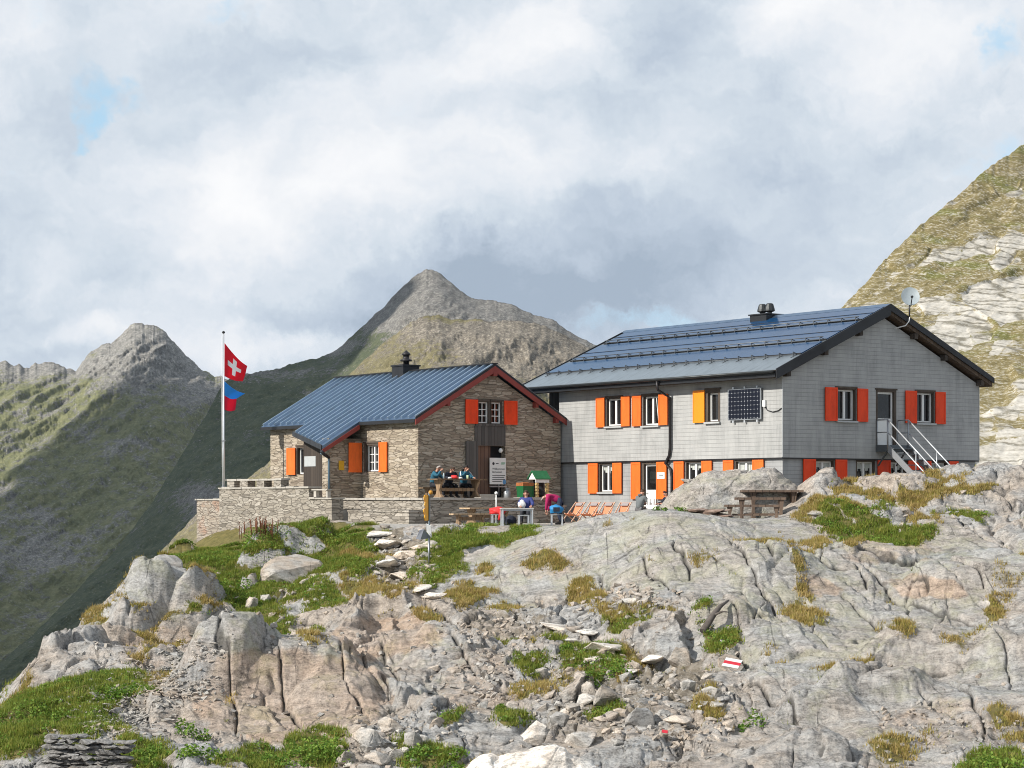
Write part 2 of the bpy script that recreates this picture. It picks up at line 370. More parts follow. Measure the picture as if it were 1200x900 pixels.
def gauss(lst):
    o = np.zeros_like(PXg)
    wx = PXg + 14*fbm(Xg*.9, Dg*.35, 4, 91); wy = PYg + 9*fbm(Xg*.9+40, Dg*.35, 4, 92)
    for (a, b, rx, ry, w) in lst:
        q = ((wx-a)/rx)**2 + ((wy-b)/ry)**2
        o = np.maximum(o, w*(1-sstep(.45, 1.25, q)))
    return o
GREEN = [(320,642,100,30,1),(375,624,70,14,1),(265,658,75,30,1),(215,668,60,18,.9),(285,690,46,34,1),(310,665,70,26,1),(420,636,26,12,1),(75,832,84,32,1),(130,810,50,20,1),(18,858,50,32,1),(235,790,30,10,.7),(250,745,40,9,.8),
         (330,742,46,10,.9),(300,722,30,22,.7),(365,700,40,14,.8),(520,655,30,24,1),(555,632,56,13,1),(600,628,30,8,1),(500,672,24,12,.8),(395,668,46,15,.9),(150,885,60,14,.8),(370,880,40,20,.9),(300,890,60,12,.7),
         (690,775,34,14,.9),(625,782,22,12,.9),(650,745,24,8,.8),(735,725,30,12,.7),(530,845,18,9,.8),(600,838,26,12,.8),(500,885,40,14,.9),(710,835,22,8,.7),(845,755,16,12,.8),(830,735,14,10,.8),(1000,605,50,10,.9),
         (1060,628,44,10,1),(1020,618,40,10,.9),(1130,610,40,7,.7),(880,840,24,10,.8),(1160,888,44,14,.8),(585,755,18,7,.6)]
BROWN = [(430,690,36,14,.9),(460,708,36,10,.8),(420,655,30,11,.7),(498,730,14,8,.9),(545,702,24,9,.8),(690,690,26,18,1),(715,712,28,9,.8),(590,712,24,7,.6),(975,600,50,10,.9),(1060,583,48,9,.9),(1115,577,44,8,.9),(960,640,16,12,.9),
         (1010,572,40,6,.7),(1000,790,44,7,.8),(1180,838,30,14,.8),(640,660,28,7,.7),(560,690,20,8,.7),(820,655,12,9,.5),(735,770,26,14,.7),(205,655,50,12,.8),(170,685,36,9,.9),(240,722,26,16,.8),(310,760,30,9,.7),(205,765,46,8,.7),(180,745,36,9,.7),(120,728,30,12,.6),(365,790,16,7,.6),(620,805,22,9,.7),(770,712,26,9,.6),(1130,770,30,7,.5),(650,800,30,8,.5)]
green = gauss(GREEN); brown = gauss(BROWN)
jn0 = fbm(Xg*.55, Dg*.22, 5, 141); brown = np.maximum(brown, .70*sstep(.44,.60,jn0)*sstep(-.05,.3,fbm(Xg*.16,Dg*.09,3,142))*(Dg < 78)*(Dg > 45))
grass = np.clip(np.maximum(green, brown), 0, 1)
slab = gauss([(780,640,190,62,1),(920,670,120,70,1),(640,650,110,40,.95),(1090,670,150,50,.95),(930,740,130,70,.95),(1080,790,170,60,.75),(1080,850,180,50,.6),(340,815,120,64,.95),(350,660,56,28,.8),(190,715,50,32,.7),(840,620,70,14,1),(1010,720,150,50,.95),(500,770,70,50,.6),(600,690,80,30,.7)])
rub = gauss([(690,790,130,80,1),(560,790,110,70,.6),(450,860,70,36,1),(180,800,80,34,.9),(820,840,110,50,.8),(480,660,60,34,.6),(240,850,80,24,.6),(110,770,60,26,.5),(740,710,50,18,.7)])
soilm = gauss([(480,670,36,44,.75),(455,640,22,22,.8),(500,700,60,10,.7),(600,735,60,26,.5),(740,715,50,12,.8),(720,790,70,50,.55),(810,800,46,40,.75),(560,800,60,40,.4),(700,840,90,30,.5),(1150,850,70,26,.4)])

# ---- fractured rock relief (metres)
wx = .55*fbm(Xg*.45, Dg*.45, 4, 5); wy = .55*fbm(Xg*.45+9, Dg*.45, 4, 6)
xw, yw = Xg+wx, Dg+wy
q = .978*xw + .21*yw; p = -.21*xw + .978*yw             # joints run towards the viewer and to the right
rough = np.clip(1-.95*slab, .05, 1); turfm = np.clip(1-.8*grass, .2, 1)
brk = sstep(-.15, .55, fbm(Xg*.28+3, Dg*.28, 4, 71))          # where the rock is more broken up
f1,f2,dx,dy,r1,r2,r3 = voro(q/2.3, p/6.5, 3)
blk = ((r1-.5)*.36 + dx*(r2-.5)*.55 + dy*(r3-.5)*.80)*sstep(0,.12,f2-f1)
crk = np.exp(-(f2-f1)/.030)
Z = blk*np.clip(1-.62*slab, .3, 1)*turfm - .24*crk*(.35+.65*turfm)*(.35+.65*sstep(-.3,.3,fbm(Xg*.5,Dg*.5,3,72)))
def saw(v): return v-np.floor(v)
def ledges(v, sharp=.10):                                      # slow rise, sudden drop on the shady side
    f = saw(v); return np.where(f < 1-sharp, f/(1-sharp), (1-f)/sharp)
jn = fbm(xw*.22, yw*.10, 4, 73)
l1 = ledges(q*.42 + .12*p + 1.3*jn); l2 = ledges(q*1.25 + .22*p + 1.6*jn + 5, .14); l3 = ledges(q*3.4+.5*p+2.2*jn, .2)
m1 = sstep(-.2,.4,fbm(Xg*.2,Dg*.2,3,74)); m2 = sstep(-.25,.35,fbm(Xg*.45,Dg*.3,3,75)); m3 = sstep(-.1,.4,fbm(Xg*.9,Dg*.6,3,76))
Z += (.20*(l1-.5)*(.2+.8*m1)*(1-.8*slab) + .08*(l2-.5)*m2*(1-.80*slab) + .05*(l3-.5)*m3*(1-.85*slab))*turfm
g1,g2,ex,ey,s1,s2,s3 = voro(q/.62+7, p/1.5, 13)
Z += ((s1-.5)*.20 + ex*(s2-.5)*.30 + ey*(s3-.45)*.46)*sstep(0,.2,g2-g1)*rough*turfm*(.06+.94*np.maximum(brk*.55, rub)) - .09*np.exp(-(g2-g1)/.06)*rough*turfm*np.maximum(brk, rub)
k1,k2,kx,ky,u1,u2,u3 = voro(q/.24+3, p/.40, 23)
Z += ((u1-.5)*.10 + kx*(u2-.5)*.14 + ky*(u3-.4)*.18)*sstep(0,.25,k2-k1)*np.clip(brk*.18+.9*rub, 0, 1)*turfm
Z += .36*fbm(xw*.20, yw*.20, 3, 41) + .040*fbm(xw*1.2, yw*1.2, 4, 43)*turfm*(1-.7*slab) + .022*fbm(q*7, p*3.0, 4, 47)*turfm
# long joints: two sets of narrow open cracks that come and go
def joint(v, width, mask): return np.exp(-(np.abs(saw(v)-.5)/width)**2)*mask
j1 = joint(q*.36+.10*p+1.1*jn+.25*fbm(xw*.9,yw*.4,3,131), .030, sstep(-.2,.1,fbm(Xg*.35,Dg*.16,3,132)))
j2 = joint(p*.21-.35*q+.9*jn+.2*fbm(xw*.9,yw*.4,3,133), .022, sstep(-.12,.15,fbm(Xg*.4,Dg*.2,3,134)))
j3 = joint(q*1.05+.20*p+1.8*jn+.3*fbm(xw*1.5,yw*.8,3,135), .045, sstep(-.1,.2,fbm(Xg*.8,Dg*.35,3,136)))
crack = np.clip(np.maximum(np.maximum(j1, j2*.9), np.maximum(j3*.8, crk**2*.9*sstep(-.25,.25,fbm(Xg*.5,Dg*.5,3,72)))), 0, 1)*(1-.8*grass)
# the cracks one can follow by eye, laid out on the ground where they run
CRK = '''853,613 892,643 898,664 907,671|864,661 879,676 906,706 922,736|960,643 966,664 1002,673|1002,670 1014,691|1017,670 1035,688 1047,704|984,700 1008,718 1038,742 1068,754|1062,691 1080,706|1101,655 1128,682 1155,697
840,628 858,640|870,760 906,790|954,715 951,742 975,760|1008,754 1050,748|963,803 1008,793 1026,784|1167,724 1164,760|990,817 1020,808 1068,790 1110,784|760,660 783,681 809,694|832,609 858,641 870,662|674,609 705,625 740,644 763,663
764,617 752,629 740,637|877,609 893,644|620,627 660,657 703,673|567,657 590,690 640,702|400,787 407,817 433,840|447,760 480,807|423,780 457,813|530,767 563,793|238,790 272,824 279,862|325,802 355,847 393,851|272,843 302,881|378,764 313,766|321,651 340,673
800,700 845,716 868,742|905,706 884,735|930,640 1000,650 1060,655|1060,655 1101,655|700,673 730,690 742,716|780,605 790,640 812,668|700,612 690,640|1040,700 1100,720 1190,726|1110,720 1090,760|880,800 930,830 960,880|1120,800 1160,850|560,700 600,722 650,730|500,715 540,742 552,760|460,735 500,748'''.replace(chr(10),'|')
cd = np.full(PXg.shape, 99.); cside = np.zeros(PXg.shape)
jx = PXr + 8*fbm(Xg*.8, Dg*.35, 4, 151, .5); jy = PYr + 6*fbm(Xg*.8+30, Dg*.35, 4, 152, .5)
for ln in CRK.split('|'):
    q_ = [tuple(map(float, a.split(','))) for a in ln.split()]
    for (x1,y1),(x2,y2) in zip(q_[:-1], q_[1:]):
        ex_, ey_ = x2-x1, y2-y1; L2 = ex_*ex_+ey_*ey_; tt = np.clip(((jx-x1)*ex_+(jy-y1)*ey_)/L2, 0, 1)
        rx_, ry_ = jx-x1-tt*ex_, jy-y1-tt*ey_; dd_ = np.hypot(rx_, ry_); m_ = dd_ < cd; cd = np.where(m_, dd_, cd); cside = np.where(m_, np.sign(rx_*ey_-ry_*ex_), cside)
cw_ = 1.25+.9*fbm(Xg*.8, Dg*.4, 3, 153)
big = np.exp(-(cd/np.clip(cw_, .5, 3))**2)
Z += .07*cside*np.exp(-cd/14.)*sstep(.3,2.5,cd)*(1-grass) - .13*big*(1-.6*grass)
crack = np.maximum(crack*(1-.70*slab), .9*big*(1-.7*grass))
Z -= crack*.08
Z += grass*.10
# ---- larger outcrops: steep-faced humps, each at its own place
OUT = [  # px, py(crest), depth of crest, half width m, half depth m, height m, sharpness
 (200,705,70.5,1.6,1.5,1.15,4),(165,715,69,.8,1.2,.8,4),(232,728,69,.9,1.3,.7,4),(345,648,78.2,1.5,1.6,.95,4),(315,668,76.5,1.1,1.0,.6,4),(292,690,73.5,.35,.4,.5,3),(285,742,66.5,.6,.6,.75,3),(205,650,80.5,.6,.8,.6,3),(65,770,62.5,.55,.8,.7,3),
 (100,762,63.8,.8,.9,.5,3),(150,745,66,.9,.9,.45,3),(330,782,56.5,2.3,2.0,1.15,5),(265,800,55.5,1.0,1.6,.8,4),(400,812,54.5,1.0,1.6,.5,4),(455,712,64.8,1.2,1.0,.55,4),(395,728,63.5,1.0,1.0,.55,4),
 (470,760,60,1.4,1.4,.5,4),(530,770,58.5,1.2,1.2,.5,4),(640,655,69,1.9,1.4,.45,3),(900,655,63,2.0,1.4,.4,3),(1100,760,55,2.0,1.6,.6,4),(1030,800,52,1.4,1.0,.5,4),(960,820,51,1.0,1.0,.4,4),(1150,690,62,2.2,1.4,.5,3),(1140,590,72,1.5,.9,.35,3),(1040,600,70.5,.9,.6,.3,3),
 (1190,760,54,1.2,1.0,.5,4),(1010,640,65,1.6,1.1,.35,3),(850,720,58.5,1.0,.7,.45,4),(980,880,46.5,1.4,.8,.4,4)]
for (a, b, d, hw, hd, hh, k) in OUT:
    x0 = (a-CX)/F*d
    s_ = (np.abs((q*.93-.36*p*1.0 - x0 - wx*.0)/hw)) if False else np.abs((Xg+.5*wx-x0-.25*(Dg-d))/hw)
    e_ = np.abs((Dg+.5*wy-d)/hd)
    r_ = (s_**k + e_**k)**(1/k)
    Z += hh*(1-sstep(.60, 1.18, r_))*(1-.25*np.clip(r_, 0, 1)) 
# ---- level yard round the houses
def loc_ab(x, y, org):   # along gable, along eaves
    dx_, dy_ = x-org[0], y-org[1]; return dx_*vL.x+dy_*vL.y, dx_*uL.x+dy_*uL.y
LO = np.array([10.144, 80.0]); HO = np.array([-3.81, 86.66])
lb, la = loc_ab(Xg, Dg, LO); hb, ha = loc_ab(Xg, Dg, HO)
yd = sstep(79.2, 80.6, Dg + 1.3*sstep(660, 700, PXg))*sstep(392, 420, PXg)*(1-sstep(640, 900, PXg)) 
yd = np.maximum(yd, sstep(-6.0, -5.0, lb)*sstep(.5, 1.5, la)*(1-sstep(13, 16, la))*sstep(73.5, 75, Dg))
amp = 1-np.clip(np.maximum(yd, sstep(77, 79, Dg)*(1-sstep(930, 980, PXg))*sstep(380, 420, PXg)), 0, 1)
amp = np.minimum(amp, 1-.85*sstep(80, 86, Dg)); amp = amp*(1-.7*sstep(520,560,PXg)*(1-sstep(935,965,PXg))*sstep(65.5,68,Dg))
house = sstep(.0, 1.2, lb+.8)*sstep(-.6, .4, la)      # keep the ground under the buildings
Zg = Z0 + Z*amp
Zg = Zg*(1-yd) + (-.96)*yd
Zg = np.where((house > 0) & (lb < 13) & (la < 17), np.minimum(Zg, .35*house + Zg*(1-house)), Zg)
gx_ = np.gradient(Zg, axis=1)/(Dg/F*(gcol[1]-gcol[0])); gy_ = np.gradient(Zg, axis=0)/np.gradient(grow)[:,None]
steep = np.hypot(gx_, gy_); grass = grass*(1-.9*sstep(.75, 1.35, steep))
PYg = HY - F*Zg/Dg
yardm = yd*(1-grass)
P = np.stack([Xg, Dg, Zg], -1)
# coarse apron towards and behind the viewer, far skirt
GA = {'grass': grass, 'slab': slab, 'soil': np.clip(soilm, 0, 1), 'yard': yardm, 'crack': crack*amp, 'tan': gauss([(340,815,130,64,1),(455,745,70,30,.8),(1085,690,50,16,.9),(960,690,30,14,.7),(1040,645,70,16,.6),(560,800,60,40,.5),(200,760,70,30,.5),(1120,850,110,40,.5),(640,660,60,16,.5)])}
ground = grid_mesh('ground', P, m_rock, GA); tag(ground, kind='structure')

# wings of the same rock beyond both edges of the fine sheet
for nm_, edge_, cols_, fall in (('ground_right', -1, np.concatenate([np.linspace(gcol[-1], 1560, 90, endpoint=False), np.linspace(1560, 2300, 90)]), .10), ('ground_left', 0, np.linspace(-900, gcol[0], 120), .45)):
    PW, DW = np.meshgrid(cols_, grow); XW = (PW-CX)/F*DW; far_ = np.abs(XW-(gcol[edge_]-CX)/F*DW)
    ZW = Zg[:, [edge_]] + (.5*fbm(XW*.22, DW*.22, 4, 201)+.16*fbm(XW*.8, DW*.5, 4, 203))*sstep(0, 3, far_) - fall*far_*sstep(0, 8, far_)*np.where(edge_ == 0, 1, .25)
    gw = np.repeat(grass[:, [edge_]], len(cols_), 1)*(1-sstep(0, 1, far_)) + .7*sstep(.05, .4, fbm(XW*.25, DW*.2, 4, 207))*sstep(0, 1, far_)
    tag(grid_mesh(nm_, np.stack([XW, DW, ZW], -1), m_rock, {'grass': gw, 'slab': 0*XW, 'soil': 0*XW, 'yard': 0*XW, 'crack': 0*XW}), kind='structure')

def ground_z(x, y):
    px = CX + F*x/y; c = np.clip((px-gcol[0])/(gcol[1]-gcol[0]), 0, NC-1.001); r = np.clip(np.interp(y, grow, np.arange(ND)), 0, ND-1.001)
    ci, ri = int(c), int(r); fc, fr = c-ci, r-ri
    return float((Zg[ri,ci]*(1-fc)+Zg[ri,ci+1]*fc)*(1-fr) + (Zg[ri+1,ci]*(1-fc)+Zg[ri+1,ci+1]*fc)*fr)
_u = np.floor(PXg/2).astype(int); _v = np.floor(PYg/2).astype(int); _ok = ((_u >= -20) & (_u < 640) & (_v >= 200) & (_v < 480)).reshape(-1)
_key = ((_u+20)*500+_v).reshape(-1); _od = np.argsort(-Dg.reshape(-1)[_ok], kind='stable'); _tab = np.full(700*500, -1); _tab[_key[_ok][_od]] = np.where(_ok)[0][_od]
def hit(px, py):
    """nearest ground point seen at a reference pixel"""
    u, v = int(px//2)+20, int(py//2)
    for dv in range(0, 60):
        for du in (0, 1, -1):
            k = _tab[(u+du)*500+v+dv]
            if k >= 0: return Vector((float(Xg.flat[k]), float(Dg.flat[k]), float(Zg.flat[k])))
    return W(px, py, 60)
def gnormal(x, y, e=.25):
    return Vector((ground_z(x-e, y)-ground_z(x+e, y), ground_z(x, y-e)-ground_z(x, y+e), 2*e)).normalized()

# ---- near ground round the viewer's knoll (joins the sheet above) and the far valley floor
nr = np.concatenate([np.linspace(-60, 0, 12, endpoint=False), np.linspace(0, 43, 40)]); nx = np.linspace(-1, 1, 90)
NXr, NYr = np.meshgrid(nx, nr); wdt = np.where(NYr < 8, 60, 60); NXw = NXr*60
zz = np.interp(NYr, [-60,-10,4,12,20,30,43], [-9,-2.2,-1.75,-3.3,-5.6,-7.2,-6.55]) + .25*fbm(NXw*.2, NYr*.2, 4, 77)
edge = np.interp(NYr[-1:], [43], [0])
xe = NXw[-1]; zl = macro(xe, np.full_like(xe, 43.0)); wgt = sstep(30, 43, NYr)
zz = zz*(1-wgt) + (zl[None,:]-.12)*wgt
near = grid_mesh('near_ground', np.stack([NXw, NYr, zz], -1), m_rock, {'grass': np.clip(.5+.5*fbm(NXw*.15, NYr*.15, 4, 3), 0, 1), 'slab': np.zeros_like(zz), 'soil': np.zeros_like(zz), 'yard': np.zeros_like(zz), 'crack': np.zeros_like(zz)})
tag(near, kind='structure')
# ================================================================== mountains
def mountain_material(name, px, grass_cols, rock_cols, bias, tilt=0.0, bumpd=2.0):
    """px: metres that one picture dot spans there, so that boulders, turf and ribs keep their size"""
    m, t = newmat(name); o = t.pos()
    st = t.mapping(o, rot=(0, R(tilt), 0), scale=(1, .8, 2.0))
    broad = t.noise(st, .020/px, 6, .6, .4); mid = t.noise(st, .075/px, 8, .66); hi = t.noise(o, .20/px, 7, .78); hi2 = t.noise(o, .33/px, 5, .8)
    g = t.math('ADD', t.math('MULTIPLY', broad, .55), t.math('ADD', t.math('MULTIPLY', mid, .55), t.math('MULTIPLY', hi, .75)))
    g = t.math('SUBTRACT', g, t.math('MULTIPLY', t.attr('rocky'), 1.0))
    gm = t.smooth(g, bias-.05, bias+.05)
    tone = t.math('ADD', t.math('MULTIPLY', hi2, .55), t.math('ADD', t.math('MULTIPLY', hi, .25), t.math('MULTIPLY', mid, .2)))
    rc = t.ramp(tone, [(.36, rock_cols[0]), (.50, rock_cols[1]), (.64, rock_cols[2])])
    gc = t.ramp(t.math('ADD', t.math('MULTIPLY', mid, .5), t.math('MULTIPLY', hi2, .5)), [(.36, grass_cols[0]), (.5, grass_cols[1]), (.64, grass_cols[2])])
    c = t.mix(gm, rc, gc)
    c = t.mix(t.math('MULTIPLY', t.smooth(hi2, .60, .68), .6), c, rock_cols[2])      # scattered boulders in the turf
    t.surf(c, .95, 0, t.bump(t.math('ADD', tone, t.math('MULTIPLY', mid, .6)), .8, bumpd), .1); return m

def mountain(name, crest, dc, foot, df, mat, cols, rows, disp, px0, px1, back=1.0, crest_j=1.0, seed=0, rocky=None, dcf=None):
    """ridge seen from the hut: crest line (reference pixels) at its real distance, a front slope down towards us, a back slope behind"""
    c = np.array(crest, float); px = np.linspace(px0, px1, cols)
    cy = np.interp(px, c[:,0], c[:,1])
    g_ = np.exp(-np.arange(-90,91)**2/(2*34.**2)); g_ /= g_.sum(); st_ = (px1-px0)/(cols-1); kx_ = np.arange(-90,91)
    cys = sum(w_*np.interp(px+k_, c[:,0], c[:,1]) for k_, w_ in zip(kx_, g_))
    cy = cy + crest_j*(1.6*fbm(px/14., px*0+seed, 5, seed, .6) - 1.2*np.abs(perlin(px/9., px*0+seed+.5, seed+3)))
    fy = np.interp(px, [f[0] for f in foot], [f[1] for f in foot])
    t = np.concatenate([np.linspace(-.5, 0, 14, endpoint=False), np.linspace(0, 1, rows)])
    T, PX = np.meshgrid(t, px, indexing='ij'); CY = np.broadcast_to(cy, T.shape); FY = np.broadcast_to(fy, T.shape); CS = np.broadcast_to(cys, T.shape)
    dcc = np.broadcast_to(np.full_like(px, dc) if dcf is None else dcf(px), T.shape)
    Tp = np.clip(T, 0, 1)
    D = dcc + (df-dcc)*Tp + np.where(T < 0, -T*dcc*.5*back, 0)
    zc = (HY-CY)/F*dcc; PYf = CY+(FY-CY)*Tp
    PYf = CS+(FY-CS)*Tp + (CY-CS)*np.exp(-Tp/.035)*(1-Tp)
    Z = (HY-PYf)/F*D
    Z = np.where(T < 0, zc + T*2*np.abs(zc+dc*.12)*back, Z)
    Xw = (PX-CX)/F*np.where(T < 0, D, D)
    dz, dd = disp(Xw, D, Z, Tp, PX, PYf)
    Z = Z + dz; D2 = D + dd; 
    P = np.stack([Xw*D2/D, D2, Z], -1)
    global on_last
    def on_last(qx, qy):
        a = float(np.interp(qx, px, cy)); b = float(np.interp(qx, px, fy)); tt = min(1, max(0, (qy-a)/(b-a))); dq = dc if dcf is None else float(dcf(np.array([qx]))[0]); return W(qx, qy, dq+(df-dq)*tt)
    rk = rocky(PX, PYf, Xw, D) if rocky is not None else np.zeros_like(Z)
    o = grid_mesh(name, P, mat, {'rocky': rk}); tag(o, kind='structure'); return o

def blobs(PX, PY, lst):
    o = np.zeros_like(PX)
    for (a, b, rx, ry, w) in lst: o = o + w*np.exp(-((PX-a)/rx)**2-((PY-b)/ry)**2)
    return o
m_left = mountain_material('far_slope', 1.04, [(.095,.105,.058),(.175,.18,.092),(.27,.26,.145)], [(.06,.058,.054),(.24,.23,.21),(.52,.50,.46)], .86, 38, 4)
m_mid = mountain_material('ridge_slope', .72, [(.048,.062,.038),(.085,.098,.058),(.135,.14,.085)], [(.055,.054,.052),(.18,.173,.16),(.40,.38,.35)], .79, 38, 2.5)
m_spur = mountain_material('spur_slope', .5, [(.10,.092,.05),(.18,.16,.088),(.28,.245,.15)], [(.045,.042,.038),(.195,.172,.14),(.50,.45,.375)], .86, 34, 2)

def d_left(X, D, Z, T, PX, PY):
    s = 1/150.
    r = ridged((X*.80-Z*.80)*s*1.6, (X*.5+Z*.5+D*.2)*s*.5, 6, 3, .58)
    f = fbm(X*s*4, Z*s*4+D*s, 6, 9, .62)
    w = .25+.75*sstep(0, .12, T); pk = np.exp(-((PX-160)/75.)**2-((PY-410)/50.)**2); return (r*5)*w + f*2*w, -(r*11+f*4)*(1+.7*pk)*sstep(0,.03,T)
far_peak = mountain('far_mountain', [(-150,436),(-60,424),(0,426),(6,424),(12,427),(19,430),(24,429),(30,434.5),(36,430),(42,427.5),(54,426),(70,430),(80,433),(89,436),(93,431),(96,426),(103,419),(110,413),(117,408),(124,405.5),(131,403),(137,399),(142,394),(147,388),(152,383),(156,380.5),(161,379),(166,380),(169,381.5),(174,380),(180,382.5),(187,387),(193,391),(198,396),(204,403),(210,409),(217,416),(224,423),(232,430),(240,437),(250,441),(262,446),(275,452),(300,470),(420,560)],
    2600, [(-150,900),(420,960)], 1450, m_left, 700, 330, d_left, -150, 420, seed=2, crest_j=1.5,
    rocky=lambda PX,PY,X,D: blobs(PX,PY,[(165,405,50,36,.34),(60,432,90,12,.30),(215,430,30,30,.22),(110,460,40,30,.10),(20,640,60,40,.16),(240,470,40,25,.12)]) )

on_left = on_last
def d_mid(X, D, Z, T, PX, PY):
    s = 1/90.
    r = ridged((X*.75-Z*.65)*s, (X*.65+Z*.75+D*.4)*s*.28, 6, 21, .55)
    f = fbm(X*s*3, Z*s*3+D*s*1.2, 7, 23, .62)
    w = .2+.8*sstep(0,.10,T); return (r*2.6+f*1.2)*w, -(r*8+f*3)*sstep(0,.05,T)
def dcf_mid(px): return np.interp(px, [-150,0,260,400,503,700,1000], [1250,1350,1780,1830,1800,1750,1750])
ridge_ = mountain('ridge_mountain', [(-150,900),(-60,830),(0,778),(50,735),(100,682),(140,640),(180,586),(220,522),(245,480),(262,449),(275,441),(292,438),(300,437),(320,434),(350,425),(375,420),(392,413),(405,401),(430,379),(450,360),(465,343),(476,333),(490,322),(499,317.5),(506,317),(515,321),(527,331),(540,341),(551,349),(562,352),(580,353),(590,356),(600,357),(612,364),(625,370),(640,374),(652,378),(664,388),(672,393),(690,401),(703,408),(760,440),(850,490),(1000,540)],
    1800, [(-150,1080),(180,960),(1000,760)], 900, m_mid, 900, 380, d_mid, -150, 1000, seed=5, crest_j=.8, dcf=dcf_mid,
    rocky=lambda PX,PY,X,D: blobs(PX,PY,[(620,385,90,40,.6),(520,335,60,34,.62),(450,360,34,34,.42),(400,412,30,14,.2),(570,400,70,40,.4),(240,590,30,20,.3),(330,440,60,10,.15)]))

on_mid = on_last
def d_spur(X, D, Z, T, PX, PY):
    s = 1/60.
    r = ridged((X*.8-Z*.6)*s, (X*.6+Z*.8+D*.5)*s*.35, 6, 31, .56)
    f = fbm(X*s*3.4, Z*s*3.4+D*s*1.6, 7, 33, .66)
    w = .25+.75*sstep(0,.07,T); return (r*2.0+f*.9)*w, -(r*5.5+f*2.2)*sstep(0,.05,T)
spur = mountain('ridge_spur', [(100,800),(150,720),(190,645),(230,604),(270,576),(310,547),(330,524),(350,499),(375,474),(400,450),(430,421),(450,403),(470,388),(482,379),(492,374),(503,371),(515,372),(530,375),(545,376),(560,375),(575,378),(590,376),(605,377),(620,379),(640,384),(655,392),(672,400),(690,409),(710,420),(760,450),(850,500),(1000,560)],
    1300, [(100,1000),(1000,760)], 700, m_spur, 820, 330, d_spur, 100, 1000, seed=8, crest_j=.9,
    rocky=lambda PX,PY,X,D: blobs(PX,PY,[(640,405,80,40,.50),(560,400,50,24,.16),(500,385,30,16,.2),(260,600,40,30,.06)]) - blobs(PX,PY,[(540,373,30,4,.5)]))

# ---- the near hillside on the right: pale slabs dipping to the left with turf bands between
m_hill, t = newmat('slab_hillside'); o_ = t.pos()
st = t.mapping(o_, rot=(0, R(-33), 0), scale=(.42, .5, 1.55))
n1 = t.noise(st, .055, 8, .6, .5); n2 = t.noise(st, .22, 9, .66, .5); n3 = t.noise(st, 1.1, 7, .7); n4 = t.noise(o_, 2.6, 4, .7)
g = t.math('ADD', t.math('MULTIPLY', n1, .6), t.math('ADD', t.math('MULTIPLY', n2, .55), t.math('MULTIPLY', t.attr('rocky'), -1.0)))
gm = t.smooth(t.math('ADD', g, t.math('MULTIPLY', t.math('SUBTRACT', n3, .5), .75)), .41, .53)
tone = t.math('ADD', t.math('MULTIPLY', n3, .6), t.math('MULTIPLY', n4, .4))
rc = t.ramp(tone, [(.32,(.11,.10,.082)), (.43,(.40,.37,.315)), (.55,(.58,.545,.485)), (.72,(.72,.69,.63))])
e1 = t.smooth(t.vor(st, .30, 'DISTANCE_TO_EDGE'), .02, .09)
rc = t.mix(t.math('MULTIPLY', t.math('SUBTRACT', 1, e1), .75), rc, (.13,.115,.08))
gc = t.ramp(t.math('ADD', t.math('MULTIPLY', n3, .5), t.math('MULTIPLY', n4, .5)), [(.36,(.11,.092,.04)), (.5,(.215,.175,.082)), (.64,(.33,.27,.145))])
gc = t.mix(t.smooth(t.noise(o_, .09, 5, .6), .5, .66), gc, t.mix(1, gc, (.80,.95,.66), 'MULTIPLY'))
c = t.mix(gm, rc, gc)
sp = t.smooth(t.math('ADD', n4, t.math('MULTIPLY', n3, .6)), .84, .92); c = t.mix(t.math('MULTIPLY', sp, .75), c, (.50,.475,.42))
t.surf(c, .95, 0, t.bump(t.math('ADD', tone, t.math('MULTIPLY', e1, .4)), .4, .3), .1)
def hill_ab(X, D, Z): return X*.80+Z*.60+.12*D, -X*.60+Z*.80+.10*D          # along / across the bedding
def d_hill(X, D, Z, T, PX, PY):
    a, b = hill_ab(X, D, Z)
    f1,f2,dx,dy,r1,r2,r3 = voro(a/14.+.5*fbm(a*.06,b*.06,3,3), b/4.0+.5*fbm(a*.08,b*.1,3,4), 55)
    g1,g2,ex,ey,s1,s2,s3 = voro(a/4.4+.3*fbm(a*.2,b*.2,3,5), b/1.3, 56)
    f = fbm(a*.12, b*.4, 6, 57, .55)
    w = .15+.85*sstep(0,.06,T); e = sstep(0,.12,f2-f1)
    return (((r1-.5)*.6+dy*(r2-.2)*.8)*e+(s1-.5)*.10+f*.18)*w, -((r2-.5)*.4*e+f*.2+(s2-.5)*.1)*sstep(0,.05,T)
def rock_hill(PX, PY, X, D):
    Z = (HY-PY)/F*D; a, b = hill_ab(X, D, Z)
    f1,f2,dx,dy,r1,r2,r3 = voro(a/14.+.5*fbm(a*.06,b*.06,3,3), b/4.0+.5*fbm(a*.08,b*.1,3,4), 55)
    g1,g2,ex,ey,s1,s2,s3 = voro(a/4.4+.3*fbm(a*.2,b*.2,3,5), b/1.3, 56)
    base = blobs(PX,PY,[(1160,400,70,60,.26),(1190,290,60,34,.26),(1110,345,70,34,.18),(1180,530,80,60,.26),(1060,320,50,30,.16)]) - blobs(PX,PY,[(1115,262,70,26,.16),(1195,440,30,22,.36),(1160,205,60,24,.14)])
    return base + .60*(r3-.54) + .30*(s3-.55) - .30*np.exp(-(f2-f1)/.07) - .10*np.exp(-(g2-g1)/.08)
def dcf_hill(px): return np.interp(px, [700,985,1200,1500], [150,230,330,420])
